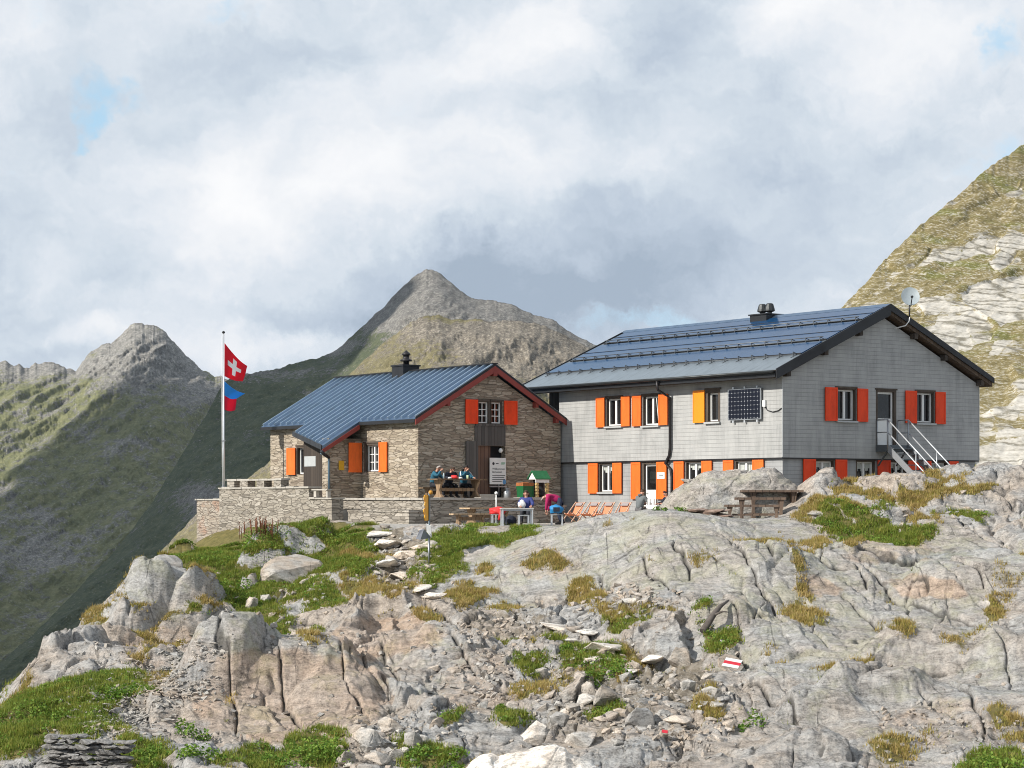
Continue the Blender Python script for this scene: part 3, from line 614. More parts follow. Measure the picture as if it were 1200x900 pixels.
hill = mountain('hillside', [(700,620),(800,540),(900,448),(960,388),(985,362),(1000,346),(1014,333),(1030,313),(1045,297),(1060,283),(1075,268),(1090,255),(1105,243),(1118,233),(1130,223),(1145,208),(1160,196),(1180,182),(1200,169),(1260,135),(1400,60),(1500,20)],
    300, [(700,640),(1000,612),(1500,560),(2100,520)], 112, m_hill, 1000, 480, d_hill, 700, 2100, seed=12, crest_j=1.2, dcf=dcf_hill,
    rocky=rock_hill)

# ---- valley floor out to the horizon
m_val, t = newmat('valley'); o_ = t.pos()
t.surf(t.ramp(t.noise(o_, .01, 8, .6), [(.3,(.05,.06,.025)), (.7,(.13,.125,.07))]), .95, 0, None, .1)
vx = np.concatenate([np.linspace(-6000,-400,30,endpoint=False), np.linspace(-400,400,40,endpoint=False), np.linspace(400,6000,31)]); vy = np.concatenate([np.linspace(-2000,0,10,endpoint=False), np.linspace(0,400,30,endpoint=False), np.linspace(400,6000,40)])
VX, VY = np.meshgrid(vx, vy); VZ = -330 + 60*fbm(VX/900, VY/900, 4, 5) 
VZ = np.where((np.abs(VX) < 700) & (VY < 700), np.maximum(VZ, -330+315*np.exp(-(np.maximum(0,np.hypot(VX*.9+5,VY-45)-45)/110.)**1.2)-12), VZ)
tag(grid_mesh('valley', np.stack([VX,VY,VZ],-1), m_val), kind='structure')

# ---- clouds that shade the slopes (unseen, outside the frame; outline shaped to the shade on the slopes)
m_cloud, t = newmat('cloud'); t.surf(t.ramp(t.noise(t.pos(), .01, 6, .6), [(.3,(.72,.73,.75)), (.7,(.9,.9,.9))]), 1, 0, None, 0)
def cloud(poly, alt, thick, seed):
    """poly: points on the ground; the cloud hangs at height alt up the sun's line from them"""
    P3 = [Vector(p) + SUND*((alt-p[2])/SUND.z) for p in poly]
    xs = np.array([p.x for p in P3]); ys = np.array([p.y for p in P3])
    cx, cy = xs.mean(), ys.mean()
    n = 110; gx = np.linspace(xs.min()-90, xs.max()+90, n); gy = np.linspace(ys.min()-90, ys.max()+90, n); GX, GY = np.meshgrid(gx, gy)
    # signed distance to the outline
    d2 = np.full(GX.shape, 1e9); ins = np.zeros(GX.shape, bool); m = len(xs)
    for i in range(m):
        x1, y1, x2, y2 = xs[i], ys[i], xs[(i+1)%m], ys[(i+1)%m]; ex, ey = x2-x1, y2-y1
        tt = np.clip(((GX-x1)*ex+(GY-y1)*ey)/(ex*ex+ey*ey+1e-9), 0, 1)
        d2 = np.minimum(d2, np.hypot(GX-x1-tt*ex, GY-y1-tt*ey))
        cr = ((y1 > GY) != (y2 > GY)) & (GX < (x2-x1)*(GY-y1)/(y2-y1+1e-9)+x1); ins ^= cr
    sd = np.where(ins, d2, -d2) + 22*fbm(GX/70, GY/70, 5, seed)
    hgt = thick*np.sqrt(np.clip(sd, 0, 160)/160.)*(1+.35*fbm(GX/60, GY/60, 5, seed+3))
    keep = sd > 0; idx = -np.ones(GX.shape, int); idx[keep] = np.arange(keep.sum()); N = keep.sum()
    vs = np.concatenate([np.stack([GX, GY, alt-hgt*.25], -1)[keep], np.stack([GX, GY, alt+hgt], -1)[keep]])
    fs = []
    for j in range(n-1):
        for i in range(n-1):
            qd = [idx[j,i], idx[j,i+1], idx[j+1,i+1], idx[j+1,i]]
            if min(qd) >= 0: fs.append(tuple(reversed(qd))); fs.append(tuple(k+N for k in qd))
    me = bpy.data.meshes.new('cloud'); me.from_pydata(vs.tolist(), [], fs); me.materials.append(m_cloud)
    me.polygons.foreach_set('use_smooth', [True]*len(fs))
    bm = bmesh.new(); bm.from_mesh(me)
    lone = [e for e in bm.edges if len(e.link_faces) == 1]
    try: bmesh.ops.bridge_loops(bm, edges=lone)
    except Exception: pass
    bmesh.ops.delete(bm, geom=[v for v in bm.verts if not v.link_faces], context='VERTS')
    bm.to_mesh(me); bm.free()
    o = bpy.data.objects.new('cloud', me); COL.objects.link(o)
    return tag(o, 'unseen white cloud high over the valley, shaped to shade the slopes', 'cloud', 'clouds above the slopes', 'stuff')
cloud([on_mid(*p) - Vector((90 if k < 8 else 0,0,0)) for k, p in enumerate(((-120,930),(-60,850),(0,780),(60,730),(150,635),(200,560),(250,476),(262,444),(300,432),(350,420),(395,406),(440,372),(462,352),(470,362),(450,390),(425,418),(395,448),(360,486),(325,530),(290,568),(255,596),(225,625),(195,660),(150,740),(110,840),(60,960)))], 900, 130, 3)
cloud([on_left(*p) for p in ((-160,850),(-100,700),(-30,628),(0,600),(15,582),(40,558),(68,536),(95,512),(125,494),(150,486),(181,486),(205,478),(226,470),(262,456),(300,460),(330,520),(300,640),(200,760),(100,900),(-60,930))], 1300, 150, 9)


# ---- thin mountain air
hz, t = newmat('haze'); pv_ = t.n('ShaderNodeVolumePrincipled', {'Color': (.58,.75,1.0,1), 'Density': 2.0e-5, 'Anisotropy': .15})
t.t.links.new(pv_.outputs[0], t.n('ShaderNodeOutputMaterial').inputs['Volume'])
zlo = min(float(VZ.min()), *[min(v.co.z for v in o.data.vertices) for o in (far_peak, ridge_, spur, hill)])-1
zhi = max(max(v.co.z for v in o.data.vertices) for o in (far_peak, ridge_, spur, hill))+6
mb = MB(); mb.box(-6100,6100,-2100,6100,zlo,zhi); tag(mb.build('haze', hz), kind='stuff')
# ================================================================== house materials
def siding(name, c0, c1, row=.155, width=.62):
    """thin overlapping shingles: the laps show, the butt joints hardly"""
    m, t = newmat(name); o = t.obj()
    sp = t.n('ShaderNodeSeparateXYZ'); t.put(sp.inputs[0], o)
    u = t.math('ADD', sp.outputs[0], sp.outputs[1]); zr_ = t.math('DIVIDE', sp.outputs[2], row); fl = t.math('FLOOR', zr_); fr = t.math('FRACT', zr_)
    sh = t.math('MULTIPLY', t.math('MODULO', fl, 2.0), .5); uu = t.math('ADD', t.math('DIVIDE', u, width), sh); fu = t.math('FRACT', uu)
    cv = t.n('ShaderNodeCombineXYZ'); t.put(cv.inputs[0], t.math('FLOOR', uu)); t.put(cv.inputs[1], fl)
    wn = t.n('ShaderNodeTexWhiteNoise', noise_dimensions='2D'); t.put(wn.inputs['Vector'], cv.outputs[0])
    c = t.mix(wn.outputs[0], c0, c1)
    st = t.noise(t.mapping(o, scale=(2.5,2.5,.35)), 1.6, 6, .65); n = t.noise(o, .8, 5, .6); g = t.noise(o, 30, 3, .6)
    c = t.mix(1, c, t.ramp(t.math('ADD', t.math('MULTIPLY', st, .55), t.math('MULTIPLY', n, .45)), [(.34,(.76,.77,.76)), (.5,(.99,.99,.98)), (.66,(1.12,1.12,1.10))]), 'MULTIPLY')
    run = t.smooth(t.noise(t.mapping(o, scale=(3.2,3.2,.12)), 1.5, 5, .7), .54, .74); c = t.mix(t.math('MULTIPLY', run, .34), c, tuple(x*.55 for x in c0))
    lap = t.math('MINIMUM', t.smooth(fr, .0, .10), t.math('ADD', .72, t.math('MULTIPLY', t.math('MINIMUM', t.smooth(fu, 0, .012), t.smooth(fu, 1, .988)), .28)))
    lap = t.math('ADD', lap, t.math('MULTIPLY', t.math('SUBTRACT', n, .5), .3), clamp=True)
    c = t.mix(lap, tuple(x*.50 for x in c0), c)
    t.surf(c, .75, 0, t.bump(t.math('ADD', t.math('SUBTRACT', 1, fr), t.math('MULTIPLY', g, .25)), .5, .02), .3); return m
def masonry(name, cols, mortar, sx=2.0, sz=6.2, seed=0, red=False, gap=.055):
    """coursed rubble: flattish stones of uneven size"""
    m, t = newmat(name); o = t.obj()
    sp = t.n('ShaderNodeSeparateXYZ'); t.put(sp.inputs[0], o)
    cv = t.n('ShaderNodeCombineXYZ'); t.put(cv.inputs[0], t.math('MULTIPLY', t.math('ADD', sp.outputs[0], sp.outputs[1]), sx)); t.put(cv.inputs[1], t.math('MULTIPLY', sp.outputs[2], sz)); cv.inputs[2].default_value = seed
    w = t.n('ShaderNodeTexNoise', {'Scale': 1.3, 'Detail': 4, 'Roughness': .6}); t.put(w.inputs['Vector'], o)
    wv = t.n('ShaderNodeVectorMath', operation='MULTIPLY_ADD'); t.put(wv.inputs[0], w.outputs['Color']); wv.inputs[1].default_value = (1.3,1.1,0); t.put(wv.inputs[2], cv.outputs[0])
    vc = t.vor(wv.outputs[0], 1.0, 'F1', 1, .85); ve = t.vor(wv.outputs[0], 1.0, 'DISTANCE_TO_EDGE', 0, .85)
    cs = t.n('ShaderNodeSeparateColor'); t.put(cs.inputs[0], vc)
    n = t.noise(o, 9, 6, .7); fine = t.noise(o, 40, 3, .7)
    c = t.ramp(cs.outputs[0], [(i/(len(cols)-1), q) for i, q in enumerate(cols)])
    c = t.mix(1, c, t.ramp(t.math('ADD', t.math('MULTIPLY', n, .6), t.math('MULTIPLY', fine, .4)), [(.3,(.62,.62,.62)), (.5,(1,1,1)), (.7,(1.3,1.3,1.28))]), 'MULTIPLY')
    if red: c = t.mix(t.smooth(t.noise(o, .9, 5, .7), .50, .66, 0, .6), c, (.34,.19,.13))
    e = t.smooth(ve, gap*.35, gap*1.5)
    c = t.mix(e, mortar, c)
    c = t.mix(t.smooth(t.noise(o, .6, 5, .65), .55, .72, 0, .35), c, t.mix(1, c, (.72,.70,.66), 'MULTIPLY'))
    t.surf(c, .92, 0, t.bump(t.math('ADD', t.math('MULTIPLY', e, 1.0), t.math('ADD', t.math('MULTIPLY', cs.outputs[1], .5), t.math('MULTIPLY', n, .5))), .8, .045), .2); return m
def boards(name, c0, c1, width=.16, axis=0, rough=.8):
    m, t = newmat(name); o = t.obj(); sp = t.n('ShaderNodeSeparateXYZ'); t.put(sp.inputs[0], o)
    u = t.math('ADD', sp.outputs[0], sp.outputs[1]) if axis == 0 else sp.outputs[2]
    b = t.math('DIVIDE', u, width); fl = t.math('FLOOR', b); fr = t.math('FRACT', b)
    wn = t.n('ShaderNodeTexWhiteNoise', noise_dimensions='1D'); t.put(wn.inputs['W'], fl)
    sc = (9,9,.7) if axis == 0 else (.7,.7,9)
    g = t.noise(t.mapping(o, scale=sc), 3, 6, .65)
    c = t.mix(t.math('ADD', t.math('MULTIPLY', wn.outputs[0], .6), t.math('MULTIPLY', g, .5)), c0, c1)
    gap = t.math('MINIMUM', t.smooth(fr, 0, .07), t.smooth(fr, 1, .93))
    c = t.mix(gap, tuple(x*.3 for x in c0), c)
    t.surf(c, rough, 0, t.bump(t.math('ADD', gap, t.math('MULTIPLY', g, .3)), .5, .012), .3); return m
def glossy(name, col, rough, metal, var=.25, scale=2.0):
    m, t = newmat(name); o = t.obj(); n = t.noise(o, scale, 6, .65); f = t.noise(o, scale*9, 3, .6)
    c = t.mix(n, tuple(x*(1-var) for x in col), tuple(x*(1+var) for x in col))
    stn = t.smooth(t.noise(t.mapping(o, scale=(.5,3,.5)), 1.2, 7, .7), .48, .72); c = t.mix(t.math('MULTIPLY', stn, .45), c, tuple(x*.45 for x in col))
    t.surf(c, t.math('ADD', t.math('ADD', rough, t.math('MULTIPLY', f, .14)), t.math('MULTIPLY', stn, .16)), metal, t.bump(t.math('ADD', n, t.math('MULTIPLY', t.noise(o, .7, 3), 2.0)), .22, .03), .5); return m

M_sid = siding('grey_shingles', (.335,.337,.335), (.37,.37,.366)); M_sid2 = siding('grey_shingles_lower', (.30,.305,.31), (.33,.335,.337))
M_stone = masonry('hut_masonry', [(.27,.225,.17),(.41,.355,.285),(.34,.285,.215),(.47,.415,.34),(.22,.18,.14),(.37,.315,.245)], (.23,.19,.145), 1.9, 9.5, gap=.034)
M_wall = masonry('terrace_masonry', [(.215,.19,.16),(.345,.315,.27),(.27,.24,.20),(.42,.385,.335),(.165,.148,.125)], (.17,.15,.125), 2.0, 9.6, 3, gap=.036)
M_wallr = masonry('reddish_masonry', [(.27,.235,.20),(.37,.33,.28),(.31,.26,.21),(.40,.365,.315)], (.20,.165,.135), 2.0, 9.6, 5, True, gap=.036)
M_slabstone = plain('stone_slab', (.40,.375,.335), .9, 0, .22, 4, .4, .2)
M_roofmetal = glossy('blue_grey_sheet_metal', (.135,.205,.31), .24, .80, .2)
M_seam_lit = glossy('seam_metal_lit', (.42,.52,.62), .34, .6, .15)  # paler than the sheet: the seams' lit sides put into the colour
M_eave = glossy('grey_sheet_metal', (.27,.31,.34), .34, .7, .2)
M_dark = glossy('dark_sheet_metal', (.022,.023,.026), .38, .3)
M_gutter = glossy('dark_copper', (.05,.055,.058), .35, .6)
M_guard = glossy('snow_guard_metal', (.12,.13,.14), .4, .6)
M_pipe = glossy('dark_pipe', (.028,.026,.028), .35, .4)
M_bluepipe = glossy('blue_zinc_pipe', (.13,.20,.26), .4, .5)
M_galv = glossy('galvanised_steel', (.36,.38,.40), .42, .7)
M_galvl = glossy('bright_galvanised_steel', (.62,.64,.66), .38, .6)
M_galvd = glossy('dull_galvanised_steel', (.13,.145,.155), .5, .6)
M_orange = plain('orange_paint', (.80,.145,.022), .55, 0, .20, 3.5, .10, .3, (1,1,.3))
M_orange_shade = plain('orange_paint_shade', (.74,.055,.008), .55, 0, .20, 3.5, .10, .3, (1,1,.3))  # shutter paint again, with the gables' shade put into its colour
M_yel = plain('amber_paint', (.86,.25,.012), .55, 0, .06, 3, .06, .35)
M_white = plain('white_frame', (.74,.74,.72), .5, 0, .05, 4, .05)
M_casing = plain('weathered_casing', (.085,.068,.055), .85, 0, .3, 5, .3, .2, (1,1,.3))
M_sill = plain('grey_sill', (.42,.43,.43), .6, 0, .1, 5, .1)
M_barge = plain('red_brown_paint', (.235,.045,.035), .6, 0, .15, 4, .1)
M_timber = boards('dark_timber', (.035,.028,.023), (.085,.068,.055), .18)
M_old = boards('grey_old_boards', (.055,.052,.05), (.13,.12,.11), .17)
M_door = boards('brown_door_boards', (.085,.05,.036), (.20,.12,.085), .2)
M_soffit = boards('soffit_boards', (.06,.042,.03), (.13,.092,.065), .2)
M_paper = plain('paper', (.72,.72,.70), .7, 0, .05, 4, .03)
M_ink = plain('ink', (.03,.03,.035), .7, 0, .1, 4, .02)
m_glass, t = newmat('window_glass'); t.surf(t.ramp(t.noise(t.obj(), 1.2, 3), [(.35,(.006,.006,.007)), (.7,(.022,.021,.020))]), .06, 0, None, .5)
m_curt = plain('curtain', (.45,.47,.44), .9, 0, .12, 9, .1)
# photovoltaic roof tiles
m_pv, t = newmat('photovoltaic_glass'); o_ = t.obj()
sp = t.n('ShaderNodeSeparateXYZ'); t.put(sp.inputs[0], o_)
fy = t.math('FRACT', t.math('DIVIDE', sp.outputs[1], .95)); ln = t.math('MINIMUM', t.smooth(fy, 0, .02), t.smooth(fy, 1, .98))
c = t.mix(t.noise(o_, .5, 4), (.007,.036,.095), (.012,.055,.135)); c = t.mix(ln, (.02,.035,.06), c)
t.surf(c, t.math('ADD', .10, t.math('MULTIPLY', t.noise(o_, 3, 5), .14)), 0, t.bump(t.noise(o_, .8, 3), .08, .02), .22, **{'Coat Weight': .0, 'Coat Roughness': .12})
m_cells, t = newmat('solar_cells'); o_ = t.obj(); sp = t.n('ShaderNodeSeparateXYZ'); t.put(sp.inputs[0], o_)
a = t.math('FRACT', t.math('DIVIDE', sp.outputs[1], .180)); b = t.math('FRACT', t.math('DIVIDE', sp.outputs[2], .163))
da = t.math('ABSOLUTE', t.math('SUBTRACT', a, .5)); db = t.math('ABSOLUTE', t.math('SUBTRACT', b, .5))
corner = t.smooth(t.math('ADD', da, db), .84, .90); line = t.smooth(t.math('MAXIMUM', da, db), .465, .485)
c = t.mix(t.math('MAXIMUM', corner, t.math('MULTIPLY', line, .16)), (.004,.005,.013), (.42,.44,.47)); t.surf(c, .25, 0, None, .3)

# ================================================================== helpers for walls with real openings
def facade(mb, f, u0, u1, z0, z1, holes, depth, mi=0, mr=0):
    """f(u,z,d)->point, d = depth into the wall; leaves holes open and lines them with reveals"""
    us = sorted({u0, u1, *[h[0] for h in holes], *[h[1] for h in holes]}); zs = sorted({z0, z1, *[h[2] for h in holes], *[h[3] for h in holes]})
    us = [u for u in us if u0 <= u <= u1]; zs = [z for z in zs if z0 <= z <= z1]
    for i in range(len(us)-1):
        for j in range(len(zs)-1):
            cu, cz = (us[i]+us[i+1])/2, (zs[j]+zs[j+1])/2
            if any(h[0] < cu < h[1] and h[2] < cz < h[3] for h in holes): continue
            mb.add([f(us[i],zs[j],0), f(us[i+1],zs[j],0), f(us[i+1],zs[j+1],0), f(us[i],zs[j+1],0)], [(0,1,2,3)], mi)
    for (a, b, c_, d_) in holes:
        for (p, q_) in (((a,c_),(a,d_)), ((a,d_),(b,d_)), ((b,d_),(b,c_)), ((b,c_),(a,c_))):
            mb.add([f(*p,0), f(*q_,0), f(*q_,depth), f(*p,depth)], [(0,1,2,3)], mr)
def fbox(mb, f, u0, u1, z0, z1, d0, d1, mi=0):
    mb.hexa([f(u0,z0,d0), f(u1,z0,d0), f(u1,z0,d1), f(u0,z0,d1), f(u0,z1,d0), f(u1,z1,d0), f(u1,z1,d1), f(u0,z1,d1)], mi)
def window(par, f, u0, u1, z0, z1, dz, rec=.13, mull=1, bars=(0,0), cas=.05, fr=.055, sill=True, curtain=0, tilt=False, hinge_near=True):
    """opening > dark casing in the reveal, white frame with mullion, pane, sill"""
    L = (0,0,dz); mb = MB()
    for (a,b,c_,d_) in ((u0,u0+cas,z0,z1),(u1-cas,u1,z0,z1),(u0+cas,u1-cas,z1-cas,z1),(u0+cas,u1-cas,z0,z0+.02)): fbox(mb, f, a, b, c_, d_, -.015, rec+.08)
    fbox(mb, f, u0-.06, u1+.06, z1+.003, z1+.075, -.045, .01)
    w = mb.build('window', M_casing, par, L)
    a, b, c_, d_ = u0+cas+.002, u1-cas-.002, z0+.022, z1-cas-.002
    mb = MB()
    for (p,q_,r,s) in ((a,a+fr,c_,d_),(b-fr,b,c_,d_),(a+fr,b-fr,d_-fr,d_),(a+fr,b-fr,c_,c_+fr)): fbox(mb, f, p, q_, r, s, rec-.02, rec+.05)
    cells = mull+1; wd = (b-a-2*fr)/cells
    for k in range(1, cells):
        x = a+fr+wd*k; fbox(mb, f, x-.05, x+.05, c_+fr, d_-fr, rec-.03, rec+.045)
    for k in range(cells):
        x0 = a+fr+wd*k; x1 = x0+wd
        for i in range(1, bars[0]+1): x = x0+(x1-x0)*i/(bars[0]+1); fbox(mb, f, x-.016, x+.016, c_+fr, d_-fr, rec-.005, rec+.03)
        for i in range(1, bars[1]+1): z = c_+fr+(d_-c_-2*fr)*i/(bars[1]+1); fbox(mb, f, x0+(.05 if k else 0), x1-(.05 if k < cells-1 else 0), z-.016, z+.016, rec-.004, rec+.028)
    fo = mb.build('frame', M_white, w)
    mb = MB(); fbox(mb, f, a+fr*.5, b-fr*.5, c_+fr*.5, d_-fr*.5, rec+.056, rec+.066)
    mb.build('pane', m_glass, w)
    if curtain:
        mb = MB(); n = 10
        for k in range(n):
            x0 = a+fr+(b-a-2*fr)*k/n; x1 = x0+(b-a-2*fr)/n*.92
            fbox(mb, f, x0, x1, d_-fr-curtain*(1+.25*math.sin(k*1.9)), d_-fr, rec+.048-.006*(k%2), rec+.0545)
        mb.build('curtain', m_curt, w)
    if tilt:   # one casement tipped inwards at the top
        mb = MB(); x0, x1 = (a+fr+.02, a+fr+wd-.06)
        for (p,q_) in (((x0,c_+fr),(x1-.18,d_-fr)),): mb.bar(f(p[0]+.02,p[1],rec-.035), f(x0+.17,q_[1],rec-.03), .05, .03)
        mb.build('tilted_sash', M_white, w)
    if sill:
        mb = MB(); fbox(mb, f, u0-.04, u1+.04, z0-.075, z0-.012, -.11, .02); mb.build('sill', M_sill, w)
    return w
def shutter(par, f, u0, u1, z0, z1, mat, dz, off=.05, label=None):
    mb = MB(); fbox(mb, f, u0, u1, z0, z1, -off-.035, -off)
    w = .055
    for (a,b,c_,d_) in ((u0,u0+w,z0,z1),(u1-w,u1,z0,z1),(u0+w,u1-w,z0,z0+w*1.4),(u0+w,u1-w,z1-w*1.4,z1)): fbox(mb, f, a, b, c_, d_, -off-.047, -off-.0351)
    o = mb.build('shutter', mat, par, (0,0,dz))
    mb = MB()
    for z in (z0+.12, z1-.12): fbox(mb, f, (u0+u1)/2-.05, (u0+u1)/2+.05, z-.02, z+.02, -off+.001, .0)
    mb.build('hinge', M_dark, o)
    if label: o['label'] = label
    return o

# ================================================================== the large grey house
LB = -1.15
lodge = thing('mountain_house', 'large two storey house clad in grey shingles with blue solar roof and orange shutters', 'house', (LO[0], LO[1], LB), R(36))
LZ = -LB
LW, LL = 10.83, 13.83          # gable width, eaves length
EZ, AZ = 4.62, 7.05            # wall top at the eaves and at the apex (hidden inside the roof)
fE = lambda u, z, d: (d, u, z)            # long front
fG = lambda u, z, d: (u, d, z)            # gable
fE2 = lambda u, z, d: (d+.10, u, z); fG2 = lambda u, z, d: (u, d+.10, z)
upE = [(9.55,10.6,3.02,4.20),(7.155,8.21,2.98,4.20),(3.50,4.32,3.02,4.26)]
loE = [(10.23,11.19,.30,1.50),(7.42,8.36,-.95,1.50),(4.67,5.66,.30,1.50),(1.72,2.75,.30,1.50)]
upG = [(2.81,3.84,3.02,4.25),(4.95,6.05,2.10,4.26),(7.16,8.20,3.02,4.25)]
loG = [(1.76,2.77,.30,1.50),(3.95,4.98,.30,1.50),(5.80,6.72,.30,1.50),(8.09,9.05,.30,1.50)]
ZF = 1.57
mb = MB()
facade(mb, fE, 0, LL, ZF, EZ, upE, .24); facade(mb, fG, 0, LW, ZF, EZ, upG, .24)
mb.add([(0,0,EZ),(LW,0,EZ),(LW/2,0,AZ)], [(0,1,2)])
mb.add([(0,0,ZF),(LW,0,ZF),(LW,LL,ZF),(0,LL,ZF)], [(0,1,2,3)])
mb.add([(LW,0,ZF),(LW,LL,ZF),(LW,LL,EZ),(LW,0,EZ)], [(0,1,2,3)]); mb.add([(0,LL,ZF),(LW,LL,ZF),(LW,LL,EZ),(0,LL,EZ)], [(0,1,2,3)]); mb.add([(0,LL,EZ),(LW,LL,EZ),(LW/2,LL,AZ)], [(0,1,2)])
mb.build('upper_wall', M_sid, lodge, (0,0,LZ), recalc=False)
mb = MB()
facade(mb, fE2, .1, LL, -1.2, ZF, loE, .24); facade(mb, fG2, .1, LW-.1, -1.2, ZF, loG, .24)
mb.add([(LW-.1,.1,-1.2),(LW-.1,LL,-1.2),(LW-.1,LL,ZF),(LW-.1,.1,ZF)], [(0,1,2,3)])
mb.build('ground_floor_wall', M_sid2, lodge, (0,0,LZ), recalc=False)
mb = MB(); mb.box(-.015,.02,-.015,.02,ZF+.01,EZ-.1); mb.box(LW-.02,LW+.015,-.015,.02,ZF+.01,EZ-.1); mb.build('corner_trim', M_sill, lodge, (0,0,LZ))
mb = MB(); fbox(mb, fE, -.01, LL, ZF-.05, ZF-.004, .0, .14); fbox(mb, fG, -.01, LW, ZF-.05, ZF-.004, .002, .142); mb.build('drip_board', M_pipe, lodge, (0,0,LZ))
mb = MB(); mb.box(.9,LW-.3,LL+.002,LL+1.9,-1,4.9); mb.build('end_wall', M_timber, lodge, (0,0,LZ))
for (u0,u1,z0,z1), f, kw in [(upE[0],fE,{}),(upE[1],fE,{'tilt':True}),(upE[2],fE,{'mull':0,'cas':.12}),(loE[0],fE2,{'curtain':.25}),(loE[2],fE2,{'curtain':.2}),(loE[3],fE2,{'curtain':.5}),
                            (upG[0],fG,{}),(upG[2],fG,{}),(loG[0],fG2,{'curtain':.2}),(loG[1],fG2,{'curtain':.25}),(loG[2],fG2,{'curtain':.2}),(loG[3],fG2,{'curtain':.2})]:
    window(lodge, f, u0, u1, z0, z1, LZ, **kw)
for u0,u1,z0,z1,m_,f,lb in [(10.63,11.19,2.99,4.23,M_orange,fE,0),(8.97,9.52,2.99,4.23,M_orange,fE,0),(8.25,8.81,2.97,4.22,M_orange,fE,0),(6.58,7.13,2.97,4.22,M_orange,fE,0),(4.34,5.02,3.0,4.27,M_yel,fE,'amber yellow shutter'),
        (11.2,11.85,.24,1.5,M_orange,fE2,0),(9.62,10.21,.24,1.5,M_orange,fE2,0),(8.40,9.0,.0,1.5,M_orange,fE2,0),(6.76,7.38,.0,1.5,M_orange,fE2,'orange shutter with a white notice on it'),(5.70,6.31,.24,1.5,M_orange,fE2,0),(4.03,4.63,.24,1.5,M_orange,fE2,0),(2.78,3.36,.24,1.5,M_orange,fE2,0),(1.07,1.69,.24,1.5,M_orange,fE2,0),
        (2.15,2.79,2.99,4.27,M_orange_shade,fG,0),(3.87,4.43,2.99,4.27,M_orange_shade,fG,0),(6.52,7.14,2.99,4.27,M_orange_shade,fG,0),(8.22,8.78,2.99,4.27,M_orange_shade,fG,0),
        (1.10,1.74,.24,1.52,M_orange_shade,fG2,0),(2.79,3.40,.24,1.52,M_orange_shade,fG2,0),(5.08,5.77,.24,1.52,M_orange_shade,fG2,0),(6.76,7.36,.24,1.52,M_orange_shade,fG2,0),(7.44,8.06,.24,1.52,M_orange_shade,fG2,0),(9.08,9.63,.24,1.52,M_orange_shade,fG2,0)]:
    s_ = shutter(lodge, f, u0, u1, z0, z1, m_, LZ, label=lb or None)
    if lb and 'notice' in lb:
        mb = MB(); fbox(mb, f, u0+.08, u1-.06, .82, 1.08, -.11, -.1); mb.build('notice', M_paper, s_)
        mb = MB()
        for k in range(3): fbox(mb, f, u0+.16, u1-.16-.05*(k%2), 1.0-.06*k, 1.02-.06*k, -.113, -.1105)
        mb.build('lettering', M_ink, s_)
def house_door(f, u0, u1, z0, z1, glass_from):
    mb = MB()
    for (a,b,c_,d_) in ((u0,u0+.07,z0,z1),(u1-.12,u1,z0,z1),(u0+.07,u1-.12,z1-.08,z1)): fbox(mb, f, a, b, c_, d_, -.02, .2)
    fbox(mb, f, u0-.05, u1+.05, z1+.003, z1+.06, -.04, .01)
    d = mb.build('door', M_casing, lodge, (0,0,LZ))
    a, b = u0+.072, u1-.122; mb = MB()
    for (p,q_,r,s) in ((a,a+.06,z0,z1-.082),(b-.06,b,z0,z1-.082),(a+.06,b-.06,z1-.16,z1-.082),(a+.06,b-.06,glass_from-.05,glass_from+.03)): fbox(mb, f, p, q_, r, s, .08, .15)
    mb.build('frame', M_white, d)
    mb = MB(); fbox(mb, f, a+.06, b-.06, z0+.02, glass_from-.055, .10, .13); mb.build('door_panel', M_white, d)
    mb = MB(); fbox(mb, f, a+.05, b-.05, glass_from, z1-.13, .13, .14); mb.build('pane', m_glass, d)
    mb = MB(); mb.bar(f(b-.04, glass_from-.1, .05), f(b-.15, glass_from-.1, .05), .02, .02); mb.bar(f(b-.04, glass_from-.1, .05), f(b-.04, glass_from-.1, .09), .02, .02); mb.build('handle', M_galv, d)
house_door(fG, *upG[1], 3.12); house_door(fE2, *loE[1], .35)

# ---- roof
RT = 7.50; SL = .448; OW = .58; OR = .48; OG = .28; OE = 2.15; MID = LW/2
def zr(x): return RT - SL*abs(x-MID)
TH = .30
mb = MB()
for s, w in ((-1, OW), (1, OR)):
    xe = (-w) if s < 0 else LW+w
    mb.prism([(xe,-OG,zr(xe)),(MID,-OG,RT),(MID,-OG,RT-TH),(xe,-OG,zr(xe)-TH)], (0, LL+OG+OE, 0))
roof = mb.build('roof', M_soffit, lodge, (0,0,LZ))
mb = MB()      # right-hand slope sheet and eave strip of grey sheet metal
mb.prism([(MID,-OG-.02,RT+.01),(LW+OR+.02,-OG-.02,zr(LW+OR+.02)+.01),(LW+OR+.02,-OG-.02,zr(LW+OR+.02)+.04),(MID,-OG-.02,RT+.04)], (0,LL+OG+OE+.04,0))
mb.prism([(-OW-.02,-OG-.02,zr(-OW-.02)+.01),(MID,-OG-.02,RT+.01),(MID,-OG-.02,RT+.03),(-OW-.02,-OG-.02,zr(-OW-.02)+.03)], (0,LL+OG+OE+.04,0))
mb.build('roof_sheet', M_eave, roof)
q_of = lambda fr: -OW + fr*(MID+OW)        # fraction up the slope from the eave -> x
